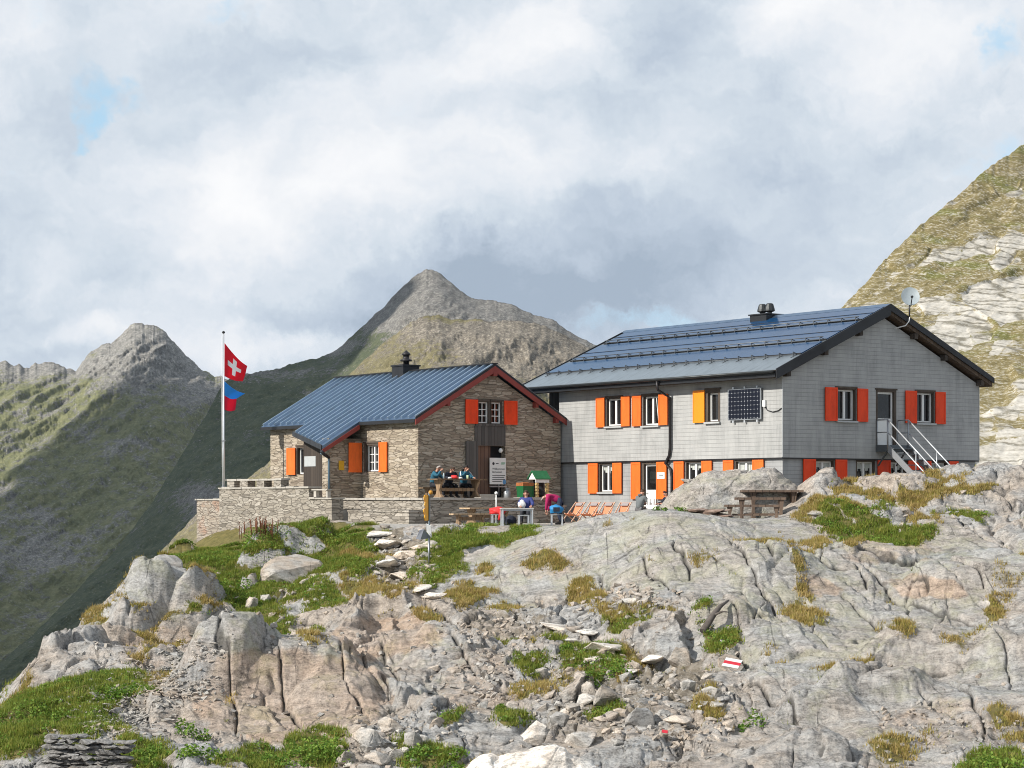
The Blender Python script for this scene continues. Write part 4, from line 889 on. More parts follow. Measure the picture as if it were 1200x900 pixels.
for a, b in ((.235,.415),(.455,.575),(.585,.735),(.770,.865),(.873,.985)):
    x0, x1 = q_of(a), q_of(b); mb = MB()
    mb.prism([(x0,-OG+.12,zr(x0)+.034),(x1,-OG+.12,zr(x1)+.034),(x1,-OG+.12,zr(x1)+.075),(x0,-OG+.12,zr(x0)+.075)], (0,LL+OG+OE-.3,0))
    st_ = mb.build('solar_roof_strip', m_pv, roof)
    mb = MB(); mb.bar((x0-.03,-OG+.12,zr(x0-.03)+.06),(x0-.03,LL+OE-.18,zr(x0-.03)+.06),.055,.05); mb.build('strip_edge', M_dark, st_)
rg_ = random.Random(4)
for k, (fr_, pipes) in enumerate(((.20,0),(.435,2),(.752,2))):
    x = q_of(fr_); mb = MB(); n = 21; ys = np.linspace(-OG+.35, LL+OE-.5, n)
    for y in ys:
        y += rg_.uniform(-.02,.02); mb.bar((x-.02,y,zr(x)+.03),(x-.02,y,zr(x)+.21),.03,.025,(1,0,0)); mb.bar((x-.02,y,zr(x)+.20),(x+.20,y,zr(x+.20)+.045),.03,.02); mb.bar((x-.14,y,zr(x-.14)+.04),(x+.22,y,zr(x+.22)+.04),.04,.012)
    for j in range(pipes): mb.tube([(x,ys[0]-.15,zr(x)+.11+.10*j),(x,ys[-1]+.15,zr(x)+.11+.10*j)], .018, 6)
    if not pipes: mb.tube([(x,ys[0]-.15,zr(x)+.10),(x,ys[-1]+.15,zr(x)+.10)], .014, 6)
    mb.build('snow_guard', M_guard, roof)
mb = MB(); mb.prism([(MID-.22,-OG-.03,zr(MID-.22)+.08),(MID,-OG-.03,RT+.11),(MID+.22,-OG-.03,zr(MID+.22)+.08),(MID,-OG-.03,RT+.06)], (0,LL+OG+OE+.06,0)); mb.build('ridge_cap', M_roofmetal, roof)
mb = MB()
for ye, dy in ((-OG-.025,-.05),(LL+OE+.025,.05)):
    for s, xe in ((-1,-OW-.05),(1,LW+OR+.05)):
        mb.prism([(xe,ye,zr(xe)+.07),(MID,ye,RT+.10),(MID,ye,RT-(.34 if s < 0 else .17)),(xe,ye,zr(xe)-(.32 if s < 0 else .15))], (0,dy,0))
mb.build('barge_board', M_dark, roof)
mb = MB(); mb.prism([(-OW-.03,-OG+.002,zr(-OW)-.02),(-OW-.03,-OG+.002,zr(-OW)-.27),(-OW-.06,-OG+.002,zr(-OW)-.27),(-OW-.06,-OG+.002,zr(-OW)-.02)], (0,LL+OG+OE-.004,0)); mb.build('fascia', M_dark, roof)
def gutter(par, mat, pts, r, name='gutter'):
    mb = MB(); n = 8; pts = [Vector(p) for p in pts]; d = (pts[-1]-pts[0]).normalized(); side = d.cross(Vector((0,0,1))).normalized()
    vs = []; fs = []
    for p in pts:
        for rr in (r, r*.86):
            for k in range(n+1):
                a = math.pi*(1+k/n); vs.append(p + side*math.cos(a)*rr + Vector((0,0,math.sin(a)*rr)))
    m = n+1
    for i in range(len(pts)-1):
        o = i*2*m; 
        for k in range(n): fs += [(o+k,o+k+1,o+2*m+k+1,o+2*m+k),(o+m+k+1,o+m+k,o+3*m+k,o+3*m+k+1)]
        fs += [(o,o+2*m,o+3*m,o+m),(o+n,o+m+n,o+3*m+n,o+2*m+n)]
    for o in (0, (len(pts)-1)*2*m):
        fs.append(tuple(o+k for k in range(n+1)))
    mb.add(vs, fs, 0, True); return mb.build(name, mat, par)
gutter(roof, M_gutter, [(-OW-.15,-OG,zr(-OW)-.03),(-OW-.15,LL+OE,zr(-OW)-.03)], .095)
mb = MB()
for s in (-1, 1):
    for k, fx in enumerate((.02,.38,.72) if s < 0 else (.28,.60,.985)):
        x = MID + s*(MID*(1-fx if s < 0 else fx)); zt = zr(x)-TH
        mb.box(x-.09,x+.09,-OG+.03,.05,zt-.22,zt-.004)
mb.build('purlin_end', M_timber, roof)
# downpipe
mb = MB(); y = 6.45
mb.tube([(-OW-.15,y,zr(-OW)-.12),(-OW-.12,y,4.35),(-.10,y-.05,4.05),(-.10,y-.05,2.05),(-.08,y+.02,1.75),(-.05,y+.30,1.45),(.02,y+.05,1.20),(.02,y-.02,.9),(.02,y-.02,-1.0)], .055, 8)
mb.build('downpipe', M_pipe, lodge, (0,0,LZ))
# roof vent
mb = MB(); y = 6.75; zb = RT
mb.box(MID-.45,MID+.45,y-.5,y+.5,zb-.2,zb+.13); mb.box(MID-.50,MID+.50,y-.56,y+.56,zb+.131,zb+.18)
ch = mb.build('chimney', M_dark, roof)
mb = MB()
for dy in (-.22,.22):
    mb.lathe((MID,y+dy,zb+.18), [(.10,0),(.10,.08),(.17,.10),(.22,.13),(.21,.21),(.15,.41),(.11,.44),(.02,.445)], 10, 0, False)
mb.build('chimney_cowl', glossy('cowl_metal',(.045,.048,.05),.4,.6), ch)

# ---- steel stair out from the gable door
stair = thing('steel_staircase', 'galvanised steel staircase with double handrails up to the gable door', 'staircase', (LO[0], LO[1], LB), R(36))
o = MB()
S0, S1 = 4.92, 6.12; LD = .62; TZ = 2.10; BZ = -.35; RUN = 2.95
o.box(S0,S1,-LD,-.01,TZ-.05,TZ); o.build('landing', M_galvd, stair, (0,0,LZ))
mb = MB(); mb.box(S0,S0+.05,-LD,-.012,TZ-.26,TZ-.052); mb.box(S1-.05,S1,-LD,-.012,TZ-.26,TZ-.052); mb.box(S0+.05,S1-.05,-LD,-LD+.05,TZ-.26,TZ-.052)
mb.bar((S0+.1,-.05,TZ-.8),(S0+.1,-LD+.1,TZ-.27),.05,.05); mb.bar((S1-.1,-.05,TZ-.8),(S1-.1,-LD+.1,TZ-.27),.05,.05); mb.build('bracket', M_galvd, stair, (0,0,LZ))
for x in (S0+.03, S1-.03):
    mb = MB(); mb.bar((x,-LD+.02,TZ-.10),(x,-LD-RUN,BZ-.05),.03,.24); mb.build('stringer', M_galv, stair, (0,0,LZ))
    mb = MB(); H_ = .98
    for zz in (H_, H_*.5): mb = MB(); mb.tube([(x,-.06,TZ+zz),(x,-LD,TZ+zz)], .022, 8); mb.build('landing_rail', M_galv, stair, (0,0,LZ))
    for (y_, a_, b_, r_) in ((-.06,TZ-.2,TZ+H_,.022),(-LD,TZ-.2,TZ+H_,.035),(-LD-RUN*.5,(TZ+BZ)/2-.1,(TZ+BZ)/2+H_,.022),(-LD-RUN*.98,BZ,BZ+.04+H_,.022)):
        mb = MB(); mb.tube([(x,y_,a_),(x,y_,b_)], r_, 8); mb.build('post', M_galv, stair, (0,0,LZ))
    for zz in (H_, H_*.5): mb = MB(); mb.tube([(x,-LD,TZ+zz),(x,-LD-RUN,BZ+zz)], .026, 8); mb.build('handrail', M_galvl, stair, (0,0,LZ))
for k in range(11):
    f_ = (k+.6)/11.4; mb = MB(); yy = -LD-RUN*f_; z_ = TZ+(BZ-TZ)*f_
    mb.box(S0+.06,S1-.06,yy-.13,yy+.12,z_-.035,z_); mb.build('tread', M_galvd, stair, (0,0,LZ))

# ---- dish and wall panel
dish = thing('satellite_dish', 'grey white satellite dish on a pole at the roof edge', 'satellite dish', (LO[0], LO[1], LB), R(36))
dx_, dz_ = MID+.95, zr(MID+.95)
mb = MB(); mb.tube([(dx_+.02,-OG-.12,dz_+.02),(dx_+.02,-OG-.12,dz_+.62)], .03, 8); mb.build('pole', M_dark, dish, (0,0,LZ))
mb = MB(); mb.tube([(dx_+.02,-OG-.13,dz_+.05),(dx_-.05,-OG-.16,dz_-.12),(dx_-.22,-OG-.14,dz_-.30),(dx_-.5,-.1,dz_-.40)], .022, 6); mb.build('cable', M_white, dish, (0,0,LZ))
mb = MB(); N_ = 20; ring = []
axis = Vector((-.50,-.62,.42)).normalized(); ax1 = axis.cross(Vector((0,0,1))).normalized(); ax2 = ax1.cross(axis)
cc = Vector((dx_-.05,-OG-.22,dz_+.80)); vs = []; fs = []
for i in range(5):
    rr = .40*i/4
    for k_ in range(N_):
        a_ = 2*math.pi*k_/N_; vs.append(cc + ax1*math.cos(a_)*rr*.9 + ax2*math.sin(a_)*rr*1.05 + axis*(.10*(i/4)**2))
for i in range(4):
    for k_ in range(N_): a_, b_ = i*N_+k_, i*N_+(k_+1)%N_; fs.append((a_,b_,b_+N_,a_+N_))
nv = len(vs); vs += [v - axis*.02 for v in vs]; fs += [tuple(reversed([q+nv for q in f_])) for f_ in fs]
mb.add(vs, fs, 0, True); mb.build('reflector', plain('dish_paint',(.27,.31,.33),.5,0,.15), dish, (0,0,LZ))
mb = MB(); tip = cc + axis*.52 - ax2*.30; mb.tube([cc - ax2*.40, tip], .02, 6); mb.tube([tip, tip+(cc-tip).normalized()*.12], .05, 8); mb.tube([(dx_+.02,-OG-.12,dz_+.55), cc-axis*.03], .03, 6); mb.build('feed_arm', M_dark, dish, (0,0,LZ))
pv = thing('wall_solar_panel', 'dark solar panel with white cell grid mounted flat on the grey front wall', 'solar panel', (LO[0], LO[1], LB), R(36))
mb = MB(); fbox(mb, fE, 1.10, 2.88, 3.06, 4.20, -.12, -.09); mb.build('cell_panel', m_cells, pv, (0,0,LZ))
mb = MB()
for a_,b_,c_,d_ in ((1.06,1.10,3.03,4.23),(2.88,2.92,3.03,4.23),(1.10,2.88,3.03,3.06),(1.10,2.88,4.20,4.23)): fbox(mb, fE, a_, b_, c_, d_, -.13, -.08)
mb.build('frame', M_galv, pv, (0,0,LZ))
mb = MB()
for u_ in (1.3,2.0,2.65):
    for z_ in (2.98,4.26): fbox(mb, fE, u_-.04, u_+.04, z_-.05, z_+.05, -.11, .0)
mb.build('clamp', M_galvl, pv, (0,0,LZ))
mb = MB(); fbox(mb, fE, .86, 1.0, 3.5, 3.75, -.1, -.005); mb.build('junction_box', M_white, pv, (0,0,LZ))
mb = MB(); mb.tube([(-.03,.93,3.5),(-.03,.8,3.36),(-.03,.5,3.29),(-.03,.2,3.33),(-.03,.02,3.42)], .016, 6); mb.build('cable', M_pipe, pv, (0,0,LZ))

# ================================================================== the stone hut
HB = -1.0
hut = thing('stone_hut', 'old rubble stone hut with blue grey standing seam roof and red barge boards', 'hut', (HO[0], HO[1], HB), R(36)); HZ = -HB
HW, HL = 7.27, 12.1
HE, HA = 3.08, 5.28
gW = [(2.94,4.20,3.14,4.08)]; gD = (2.92,4.35,.05,2.22); GS = 3.10
fF = lambda u, z, d: (d, u, z); fA = lambda u, z, d: (u, d, z)
frontH = [(2.86,4.10,1.15,2.35),(8.98,9.74,1.10,2.32),(5.5,7.2,.0,2.1)]
mb = MB()
facade(mb, fF, 0, HL, -1.2, HE+.1, frontH, .35); facade(mb, fA, 0, HW, -1.2, GS, [gD], .35)
# gable top with the head of the double window in it
zt_ = gW[0][3]; wa_, wb_ = gW[0][0], gW[0][1]; hg_ = HE+.15
mb.add([(x,0,z) for x, z in ((0,GS),(wa_,GS),(wa_,zt_),(HW/2,zt_),(HW/2,HA),(0,hg_))], [(0,1,2,3,4,5)])
mb.add([(x,0,z) for x, z in ((HW/2,zt_),(wb_,zt_),(wb_,GS),(HW,GS),(HW,hg_),(HW/2,HA))], [(0,1,2,3,4,5)])
for (p_, q_) in (((wa_,GS),(wa_,zt_)),((wa_,zt_),(wb_,zt_)),((wb_,zt_),(wb_,GS))): mb.add([(p_[0],0,p_[1]),(q_[0],0,q_[1]),(q_[0],.35,q_[1]),(p_[0],.35,p_[1])], [(0,1,2,3)])
mb.add([(HW,0,-1.2),(HW,HL,-1.2),(HW,HL,HE),(HW,0,HE)], [(0,1,2,3)]); mb.add([(0,HL,-1.2),(HW,HL,-1.2),(HW,HL,HE+.1),(HW/2,HL,HA),(0,HL,HE+.1)], [(0,1,2,3,4)])
mb.build('wall', M_stone, hut, (0,0,HZ), recalc=False)
# vestibule side wall with its pillar end
mb = MB(); mb.box(-1.62,-.002,4.33,4.85,-1.2,2.55); mb.build('vestibule_wall', M_stone, hut, (0,0,HZ))
mb = MB(); mb.box(-.62,-.50,4.852,8.1,-.8,2.75); mb.build('vestibule_front', M_timber, hut, (0,0,HZ))
mb = MB(); mb.box(-.64,-.621,7.05,8.0,1.42,1.86); mb.build('notice_board', plain('notice_grey',(.42,.44,.44),.6,0,.1), hut, (0,0,HZ))
mb = MB(); mb.box(-.70,-.622,5.25,5.33,-.6,2.5); mb.build('porch_post', M_old, hut, (0,0,HZ))
# roof
HR, HS = 5.58, .585; HOE = .30; HG = .26
def zh(x): return HR - HS*abs(x-HW/2)
mb = MB()
for s in (-1, 1):
    xe = -HOE if s < 0 else HW+.12
    mb.prism([(xe,-HG,zh(xe)),(HW/2,-HG,HR),(HW/2,-HG,HR-.16),(xe,-HG,zh(xe)-.16)], (0,HL+HG+.3,0))
rf = mb.build('roof', M_roofmetal, hut, (0,0,HZ))
xL, yL, xR, yR = -.95, 8.42, -2.14, 4.0
mb = MB(); e_ = .004
top = [(-HOE+.02,yR,zh(-HOE+.02)+e_),(xR,yR,zh(xR)+e_),(xL,yL,zh(xL)+e_),(-HOE+.02,yL,zh(-HOE+.02)+e_)]
mb.prism(top, (0,0,-.13)); mb.build('vestibule_roof', M_roofmetal, rf)
mb = MB()
ys = np.arange(-HG+.04, HL+.3, .52)
for y in ys:
    xe = -HOE
    if yR < y < yL: xe = xR+(xL-xR)*(y-yR)/(yL-yR)
    mb.bar((xe+.02,y,zh(xe+.02)+.055),(HW/2-.02,y,HR+.04),.05,.11)
    mb.bar((HW/2+.02,y,HR+.03),(HW+.1,y,zh(HW+.1)+.045),.045,.085)
mb.build('standing_seam', M_seam_lit, rf)
mb = MB(); mb.bar((HW/2,-HG-.02,HR+.06),(HW/2,HL+.32,HR+.06),.30,.05); mb.build('ridge_cap', M_dark, rf)
mb = MB()
mb.prism([(-HOE-.02,-HG-.004,zh(-HOE)+.05),(HW/2,-HG-.004,HR+.06),(HW/2,-HG-.004,HR-.05),(-HOE-.02,-HG-.004,zh(-HOE)-.05)], (0,-.03,0))
mb.prism([(HW+.14,-HG-.004,zh(HW+.12)+.05),(HW/2,-HG-.004,HR+.06),(HW/2,-HG-.004,HR-.05),(HW+.14,-HG-.004,zh(HW+.12)-.05)], (0,-.03,0)); mb.build('verge_flashing', M_dark, rf)
mb = MB()
for xe, z_e in ((-HOE-.02,zh(-HOE)),(HW+.14,zh(HW+.12))):
    mb.prism([(xe,-HG-.003,z_e-.052),(HW/2,-HG-.003,HR-.052),(HW/2,-HG-.003,HR-.30),(xe,-HG-.003,z_e-.27)], (0,-.045,0))
mb.box(HW/2-.10,HW/2+.10,-HG-.06,.0,HR-.46,HR-.25)
for x in (.95,2.05,5.9,6.5)[:0]: pass
for x in (1.35,5.85,HW-.35): mb.box(x-.07,x+.07,-HG+.02,0,zh(x)-.42,zh(x)-.18)
mb.build('barge_board', M_barge, rf)
mb = MB()  # vestibule barge board and fascia, eaves trim
mb.prism([(-HOE-.02,yR-.003,zh(-HOE)-.135),(xR,yR-.003,zh(xR)-.135),(xR,yR-.003,zh(xR)-.30),(-HOE-.02,yR-.003,zh(-HOE)-.34)], (0,-.04,0)); 
mb.build('barge_board', M_barge, rf)
mb = MB(); mb.bar((xR-.02,yR,zh(xR)-.05),(xL-.02,yL,zh(xL)-.05),.05,.20); mb.bar((-HOE-.03,-HG,zh(-HOE)-.10),(-HOE-.03,yR-.01,zh(-HOE)-.10),.04,.14); mb.bar((-HOE-.03,yL+.01,zh(-HOE)-.10),(-HOE-.03,HL+.3,zh(-HOE)-.10),.04,.14); mb.build('fascia', M_dark, rf)
mb = MB(); mb.box(HW/2-.42,HW/2+.42,6.05,6.95,HR-.22,HR+.26); mb.box(HW/2-.47,HW/2+.47,6.0,7.0,HR+.261,HR+.33); chh = mb.build('chimney', M_dark, rf)
mb = MB(); mb.lathe((HW/2,6.45,HR+.33), [(.13,0),(.13,.16),(.28,.17),(.26,.24),(.14,.27),(.14,.42),(.20,.44),(.19,.50),(.05,.62),(.01,.66)], 12); mb.build('chimney_cowl', M_pipe, chh)
# openings
u0,u1,z0,z1 = gW[0]
for a_, b_ in ((u0+.004,u0+.60),(u1-.60,u1-.004)):
    window(hut, fA, a_, b_, z0+.0, z1, HZ, rec=.10, mull=0, bars=(1,2), cas=.045, fr=.045, sill=False)
mb = MB(); fbox(mb, fA, u0-.12, u1+.12, z0-.10, z0-.003, -.07, .2); fbox(mb, fA, u0+.604, u1-.604, z0, z1, .02, .2); mb.build('window_sill', M_old, hut, (0,0,HZ))
mb = MB(); fbox(mb, fA, u0-.15, u1+.15, 2.225, z0-.103, -.04, -.002); mb.build('board_panel', M_old, hut, (0,0,HZ))
shutter(hut, fA, u0-.65, u0-.03, z0-.02, z1+.04, M_orange_shade, HZ); shutter(hut, fA, u1+.05, u1+.73, z0-.02, z1+.04, M_orange_shade, HZ)
u0,u1,z0,z1 = gD
mb = MB(); fbox(mb, fA, u0-.60, u0-.005, z0, 2.40, -.10, -.03); mb.build('door_leaf', M_old, hut, (0,0,HZ))
mb = MB(); fbox(mb, fA, u0+.02, u0+.72, z0+.01, z1, .06, .14); mb.build('door', M_door, hut, (0,0,HZ))
mb = MB(); fbox(mb, fA, u0+.73, u1-.01, z0+.01, z1, .28, .33); mb.build('passage_dark', plain('dark_passage',(.012,.012,.014),.8), hut, (0,0,HZ))  # near-black sheet: the darkness of the passage put into its colour
mb = MB(); fbox(mb, fA, u0-.05, u1+.05, z0-.12, z0+.005, -.35, .3); fbox(mb, fA, u0-.05, u0+.75, z0+.006, z0+.16, -.30, .055); mb.build('doorstep', M_slabstone, hut, (0,0,HZ))
mb = MB(); mb.lathe(Vector((u1-.24,-.02,1.93)), [(.02,0),(.07,.03),(.09,.10),(.07,.17),(.02,.2)], 12); mb.build('lamp_globe', M_white, hut, (0,0,HZ))
u0,u1,z0,z1 = frontH[0]
window(hut, fF, u0, u1, z0, z1, HZ, rec=.14, mull=1, bars=(1,2), cas=.08, sill=False)
shutter(hut, fF, u0-.62, u0-.01, z0-.02, z1+.03, M_orange, HZ)
fSide = lambda u, z, d: (u, 4.33+d, z)
shutter(hut, fSide, -.70, -.06, z0-.02, z1+.03, M_orange, HZ, off=.08)
window(hut, fF, *frontH[1], HZ, rec=.16, mull=0, cas=.06, sill=False); shutter(hut, fF, 9.76, 10.5, 1.08, 2.28, M_orange, HZ)
mb = MB(); fbox(mb, fSide, -1.14, -.88, 1.22, 1.62, -.03, -.003); mb.build('wall_plaque', plain('yellow_enamel',(.62,.36,.02),.5,0,.08), hut, (0,0,HZ))
mb = MB(); mb.tube([(-2.16,4.05,1.92),(-1.9,4.06,1.80),(-1.68,4.22,1.72),(-1.66,4.24,1.55),(-1.66,4.24,-.6)], .05, 8); mb.build('downpipe', M_bluepipe, hut, (0,0,HZ))
mb = MB(); mb.tube([(-2.2,3.98,2.0),(-2.0,4.02,1.84),(-1.72,4.16,1.74)], .07, 8); mb.build('gutter_elbow', M_dark, hut, (0,0,HZ))
# welcome board beside the door
sb = thing('welcome_board', 'white information board with blue emblem standing in the hut doorway', 'sign board', (HO[0], HO[1], HB), R(36))
mb = MB(); fbox(mb, fA, 3.46, 4.28, .62, 1.72, -.16, -.13); mb.build('panel', M_paper, sb, (0,0,HZ))
mb = MB(); mb.tube([(3.95,-.11,.12),(3.95,-.11,1.6)], .025, 6); fbox(mb, fA, 3.48, 4.34, .50, .558, -.165, -.10); mb.build('post', M_galv, sb, (0,0,HZ))
mb = MB()
def text_obj(body, size, loc, mat, par, rot=(R(90),0,0), align='LEFT'):
    cu = bpy.data.curves.new('lettering', 'FONT'); cu.body = body; cu.size = size; cu.extrude = .002; cu.align_x = align
    tmp = bpy.data.objects.new('lettering', cu); COL.objects.link(tmp)
    dg = bpy.context.evaluated_depsgraph_get(); me = bpy.data.meshes.new_from_object(tmp.evaluated_get(dg)); bpy.data.objects.remove(tmp)
    me.materials.clear(); me.materials.append(mat); ob = bpy.data.objects.new('lettering', me); COL.objects.link(ob); ob.parent = par; ob.location = loc; ob.rotation_euler = rot; return ob
y_ = -.163
text_obj('Willkommen\nBenvenuti', .125, (3.58,y_,1.22+HZ), M_ink, sb)
for k_ in range(4): fbox(mb, fA, 3.58, 4.24-.13*(k_ == 3)-.05*(k_ % 2), .98-.085*k_, 1.005-.085*k_, y_-.001, -.1605)
fbox(mb, fA, 3.76, 3.90, 1.47, 1.50, y_-.001, -.1605); mb.build('small_print', M_ink, sb, (0,0,HZ))
mb = MB(); mb.prism([Vector((3.64+.06*math.cos(k_*math.pi/6), -.1605, 1.48+.06*math.sin(k_*math.pi/6))) for k_ in range(12)], (0,-.003,0)); mb.build('round_mark', M_ink, sb, (0,0,HZ))
mb = MB(); fbox(mb, fA, 4.04, 4.24, 1.49, 1.53, y_-.001, -.1605); fbox(mb, fA, 4.02, 4.20, 1.45, 1.475, y_-.001, -.1605); mb.build('green_mark', plain('green_ink',(.06,.30,.14),.6), sb, (0,0,HZ))
mb = MB(); mb.prism([Vector((4.20+.09*math.cos(k_*math.pi/6), -.1645, .72+.10*math.sin(k_*math.pi/6))) for k_ in range(12)], (0,-.003,0)); mb.build('blue_emblem', plain('blue_ink',(.10,.27,.50),.6), sb, (0,0,HZ))
# ================================================================== terrace, walls, flagpole
HRZ = R(36)
def hutw(x, y, z=0): return Vector((HO[0]+vL.x*x+uL.x*y, HO[1]+vL.y*x+uL.y*y, z))
def lodw(x, y, z=0): return Vector((LO[0]+vL.x*x+uL.x*y, LO[1]+vL.y*x+uL.y*y, z))
def rock_edge(mb, x0, x1, y0, y1, z0, z1, seed, n=None):
    """a run of rough capping slabs of uneven length along the longer side"""
    r_ = random.Random(seed); lx, ly = x1-x0, y1-y0; along = lx if lx > ly else ly; p = 0
    while p < along-.05:
        l = min(r_.uniform(.35,.9), along-p); j = lambda a: a + r_.uniform(-.018,.018)
        if lx > ly: mb.box(x0+p+.006, x0+p+l-.006, j(y0), j(y1), z0, j(z1))
        else: mb.box(j(x0), j(x1), y0+p+.006, y0+p+l-.006, z0, j(z1))
        p += l
TB = -1.3
ter = thing('stone_terrace', 'raised stone terrace with a rubble front wall before the hut door', 'terrace', (*HO, TB), HRZ); TZ_ = -TB
mb = MB(); mb.box(-1.46,4.9,-3.0,-.0,TB,-.03); mb.box(-1.46,-.0,.002,4.2,TB,-.03); mb.build('wall', M_wall, ter, (0,0,TZ_))
mb = MB(); rock_edge(mb,-1.52,4.95,-3.06,-2.6,-.028,.06,3); rock_edge(mb,-1.52,-1.05,-2.6,4.2,-.028,.055,4); mb.build('capping', M_slabstone, ter, (0,0,TZ_))
mb = MB(); mb.box(-1.05,4.9,-2.6,-.36,-.028,.035); mb.build('paving', M_slabstone, ter, (0,0,TZ_))
mb = MB(); mb.box(-2.35,-1.462,-2.9,1.6,TB,-.50); rock_edge(mb,-2.4,-1.463,-2.95,1.6,-.498,-.42,6); mb.build('lower_ledge', M_wall, ter, (0,0,TZ_))
mb = MB(); mb.box(3.2,4.95,-3.35,-3.07,TB,-.30); rock_edge(mb,3.15,5.0,-3.4,-3.07,-.298,-.22,8); mb.build('stone_ledge', M_wall, ter, (0,0,TZ_))
for k in range(4):
    mb = MB(); rock_edge(mb,-2.75-.0*k,-1.47 if k < 3 else -1.5,1.62+.62*k,2.22+.62*k,-1.3,-.86+.22*k,20+k); mb.build('step', M_slabstone, ter, (0,0,TZ_))
bw = thing('stone_wall', 'tall dry stone retaining wall below the flagpole', 'wall', (*HO, -2.6), HRZ)
mb = MB(); mb.box(-3.0,-2.45,3.6,11.34,-2.6,.45); mb.box(-3.0,-2.45,1.8,3.598,-2.6,.0); mb.box(-2.448,-.70,3.9,11.3,-2.6,-.1); mb.build('wall', M_wall, bw, (0,0,2.6))
mb = MB(); rock_edge(mb,-3.05,-2.42,3.55,11.4,.452,.52,31); rock_edge(mb,-3.05,-2.42,1.75,3.54,.002,.07,33); mb.build('capping', M_slabstone, bw, (0,0,2.6))
mb = MB(); mb.box(-2.9,-2.75,2.3,2.42,.072,.36); mb.box(-2.9,-2.75,3.2,3.4,.072,.36); mb.box(-2.95,-2.7,2.25,3.5,.362,.42); mb.build('stone_shelf', M_slabstone, bw, (0,0,2.6))
rw = thing('stone_wall', 'lower wall end of reddish stone left of the flagpole', 'wall', (*HO, -2.8), HRZ)
mb = MB(); mb.box(-2.62,-2.2,11.36,14.2,-2.8,-.05); mb.build('wall', M_wallr, rw, (0,0,2.8)); mb = MB(); rock_edge(mb,-2.68,-2.15,11.42,14.25,-.048,.02,35); mb.build('capping', M_slabstone, rw, (0,0,2.8))
sbn = thing('stone_bench', 'long stone slab bench on short piers on top of the retaining wall', 'bench', (*HO, .52), HRZ)
mb = MB(); rock_edge(mb,-2.75,-2.3,6.3,11.3,.80,.875,41); mb.build('seat', M_slabstone, sbn, (0,0,-.52))
for a_, b_ in ((6.4,7.0),(7.85,8.5),(9.3,10.0),(10.5,11.2)):
    mb = MB(); mb.box(-2.72,-2.34,a_,b_,.522,.798); mb.build('pier', M_wall, sbn, (0,0,-.52))

FP = hutw(-2.86, 11.22, .52)
fp = thing('flagpole', 'tall thin grey metal flagpole on the retaining wall', 'flagpole', FP)
TOP = (HY-391)/F*FP.y - FP.z
mb = MB(); mb.tube([(0,0,-.02),(0,0,TOP*.25),(0,0,TOP*.26),(0,0,TOP)], [.062,.058,.05,.034], 10); mb.build('pole', M_galvl, fp)
mb = MB(); mb.lathe((0,0,TOP), [(.02,0),(.06,.02),(.07,.06),(.05,.10),(.01,.12)], 10); mb.build('cap', M_dark, fp)
mb = MB(); mb.box(-.11,.11,-.11,.11,.0,.03); mb.box(-.075,.075,-.075,.075,TOP*.30,TOP*.30+.05); mb.build('bracket', M_galv, fp)
mb = MB(); mb.tube([(-.06,-.05,TOP-.1),(-.07,-.055,TOP*.5),(-.06,-.05,.9)], .008, 5); mb.build('halyard', M_white, fp)
def cloth(name, label, mats, z_top, edge, pick, wave, wav_n, parent=None):
    """edge(t): where the free edge hangs, relative to the hoist top; pick(s,t) -> material"""
    n = 34; vs = []; fs = []; mi = []
    for j in range(n+1):
        t_ = j/n
        for i in range(n+1):
            s_ = i/n; h = Vector((0,0,-edge[3]*t_)); e = Vector(edge[0]).lerp(Vector(edge[1]), t_*2) if t_ < .5 else Vector(edge[1]).lerp(Vector(edge[2]), t_*2-1)
            p_ = h.lerp(e, s_); p_.z -= .10*math.sin(math.pi*s_)*(1-t_*.4)
            p_ += Vector((.03,-.10,0))*wave*math.sin(s_*wav_n+t_*2.2)*s_ ; p_.y += .05*wave*math.sin(t_*7+s_*3)*s_
            vs.append(p_)
    for j in range(n):
        for i in range(n): fs.append((j*(n+1)+i, j*(n+1)+i+1, (j+1)*(n+1)+i+1, (j+1)*(n+1)+i)); mi.append(pick((i+.5)/n, (j+.5)/n))
    me = bpy.data.meshes.new(name); me.from_pydata(vs, [], fs)
    for m_ in mats: me.materials.append(m_)
    me.polygons.foreach_set('material_index', mi); me.polygons.foreach_set('use_smooth', [True]*len(fs))
    o = bpy.data.objects.new(name, me); COL.objects.link(o); o.location = (FP.x+.05, FP.y-.02, FP.z+z_top)
    md = o.modifiers.new('thickness', 'SOLIDIFY'); md.thickness = .006
    return tag(o, label, 'flag')
def fabric(name, col):
    m, t = newmat(name); o = t.obj(); n = t.noise(o, 40, 3, .6); c = t.mix(n, tuple(q*.88 for q in col), tuple(min(1,q*1.08) for q in col))
    b = t.n('ShaderNodeBsdfPrincipled', {'Roughness': .8}); t.put(b.inputs['Base Color'], c); tr = t.n('ShaderNodeBsdfTranslucent'); t.put(tr.inputs[0], c)
    mx = t.n('ShaderNodeMixShader', {0: .5}); t.t.links.new(b.outputs[0], mx.inputs[1]); t.t.links.new(tr.outputs[0], mx.inputs[2])
    t.t.links.new(mx.outputs[0], t.n('ShaderNodeOutputMaterial').inputs[0]); return m
F_red = fabric('red_cloth', (.86,.028,.055)); F_wht = fabric('white_cloth', (.85,.85,.85)); F_blu = fabric('blue_cloth', (.07,.42,.85)); F_red2 = fabric('crimson_cloth', (.82,.025,.085))
def cross(s, t_):
    a, b = abs(s-.47), abs(t_-.5); return 1 if (a < .10 and b < .315) or (b < .10 and a < .315) else 0
zt = (HY-402)/F*FP.y - FP.z
cloth('flag', 'red flag with a white cross flying at the top of the pole', [F_red, F_wht], zt, ((.90,.85,-.96),(.80,.95,-1.26),(.66,1.0,-1.64),1.46), cross, .8, 6)
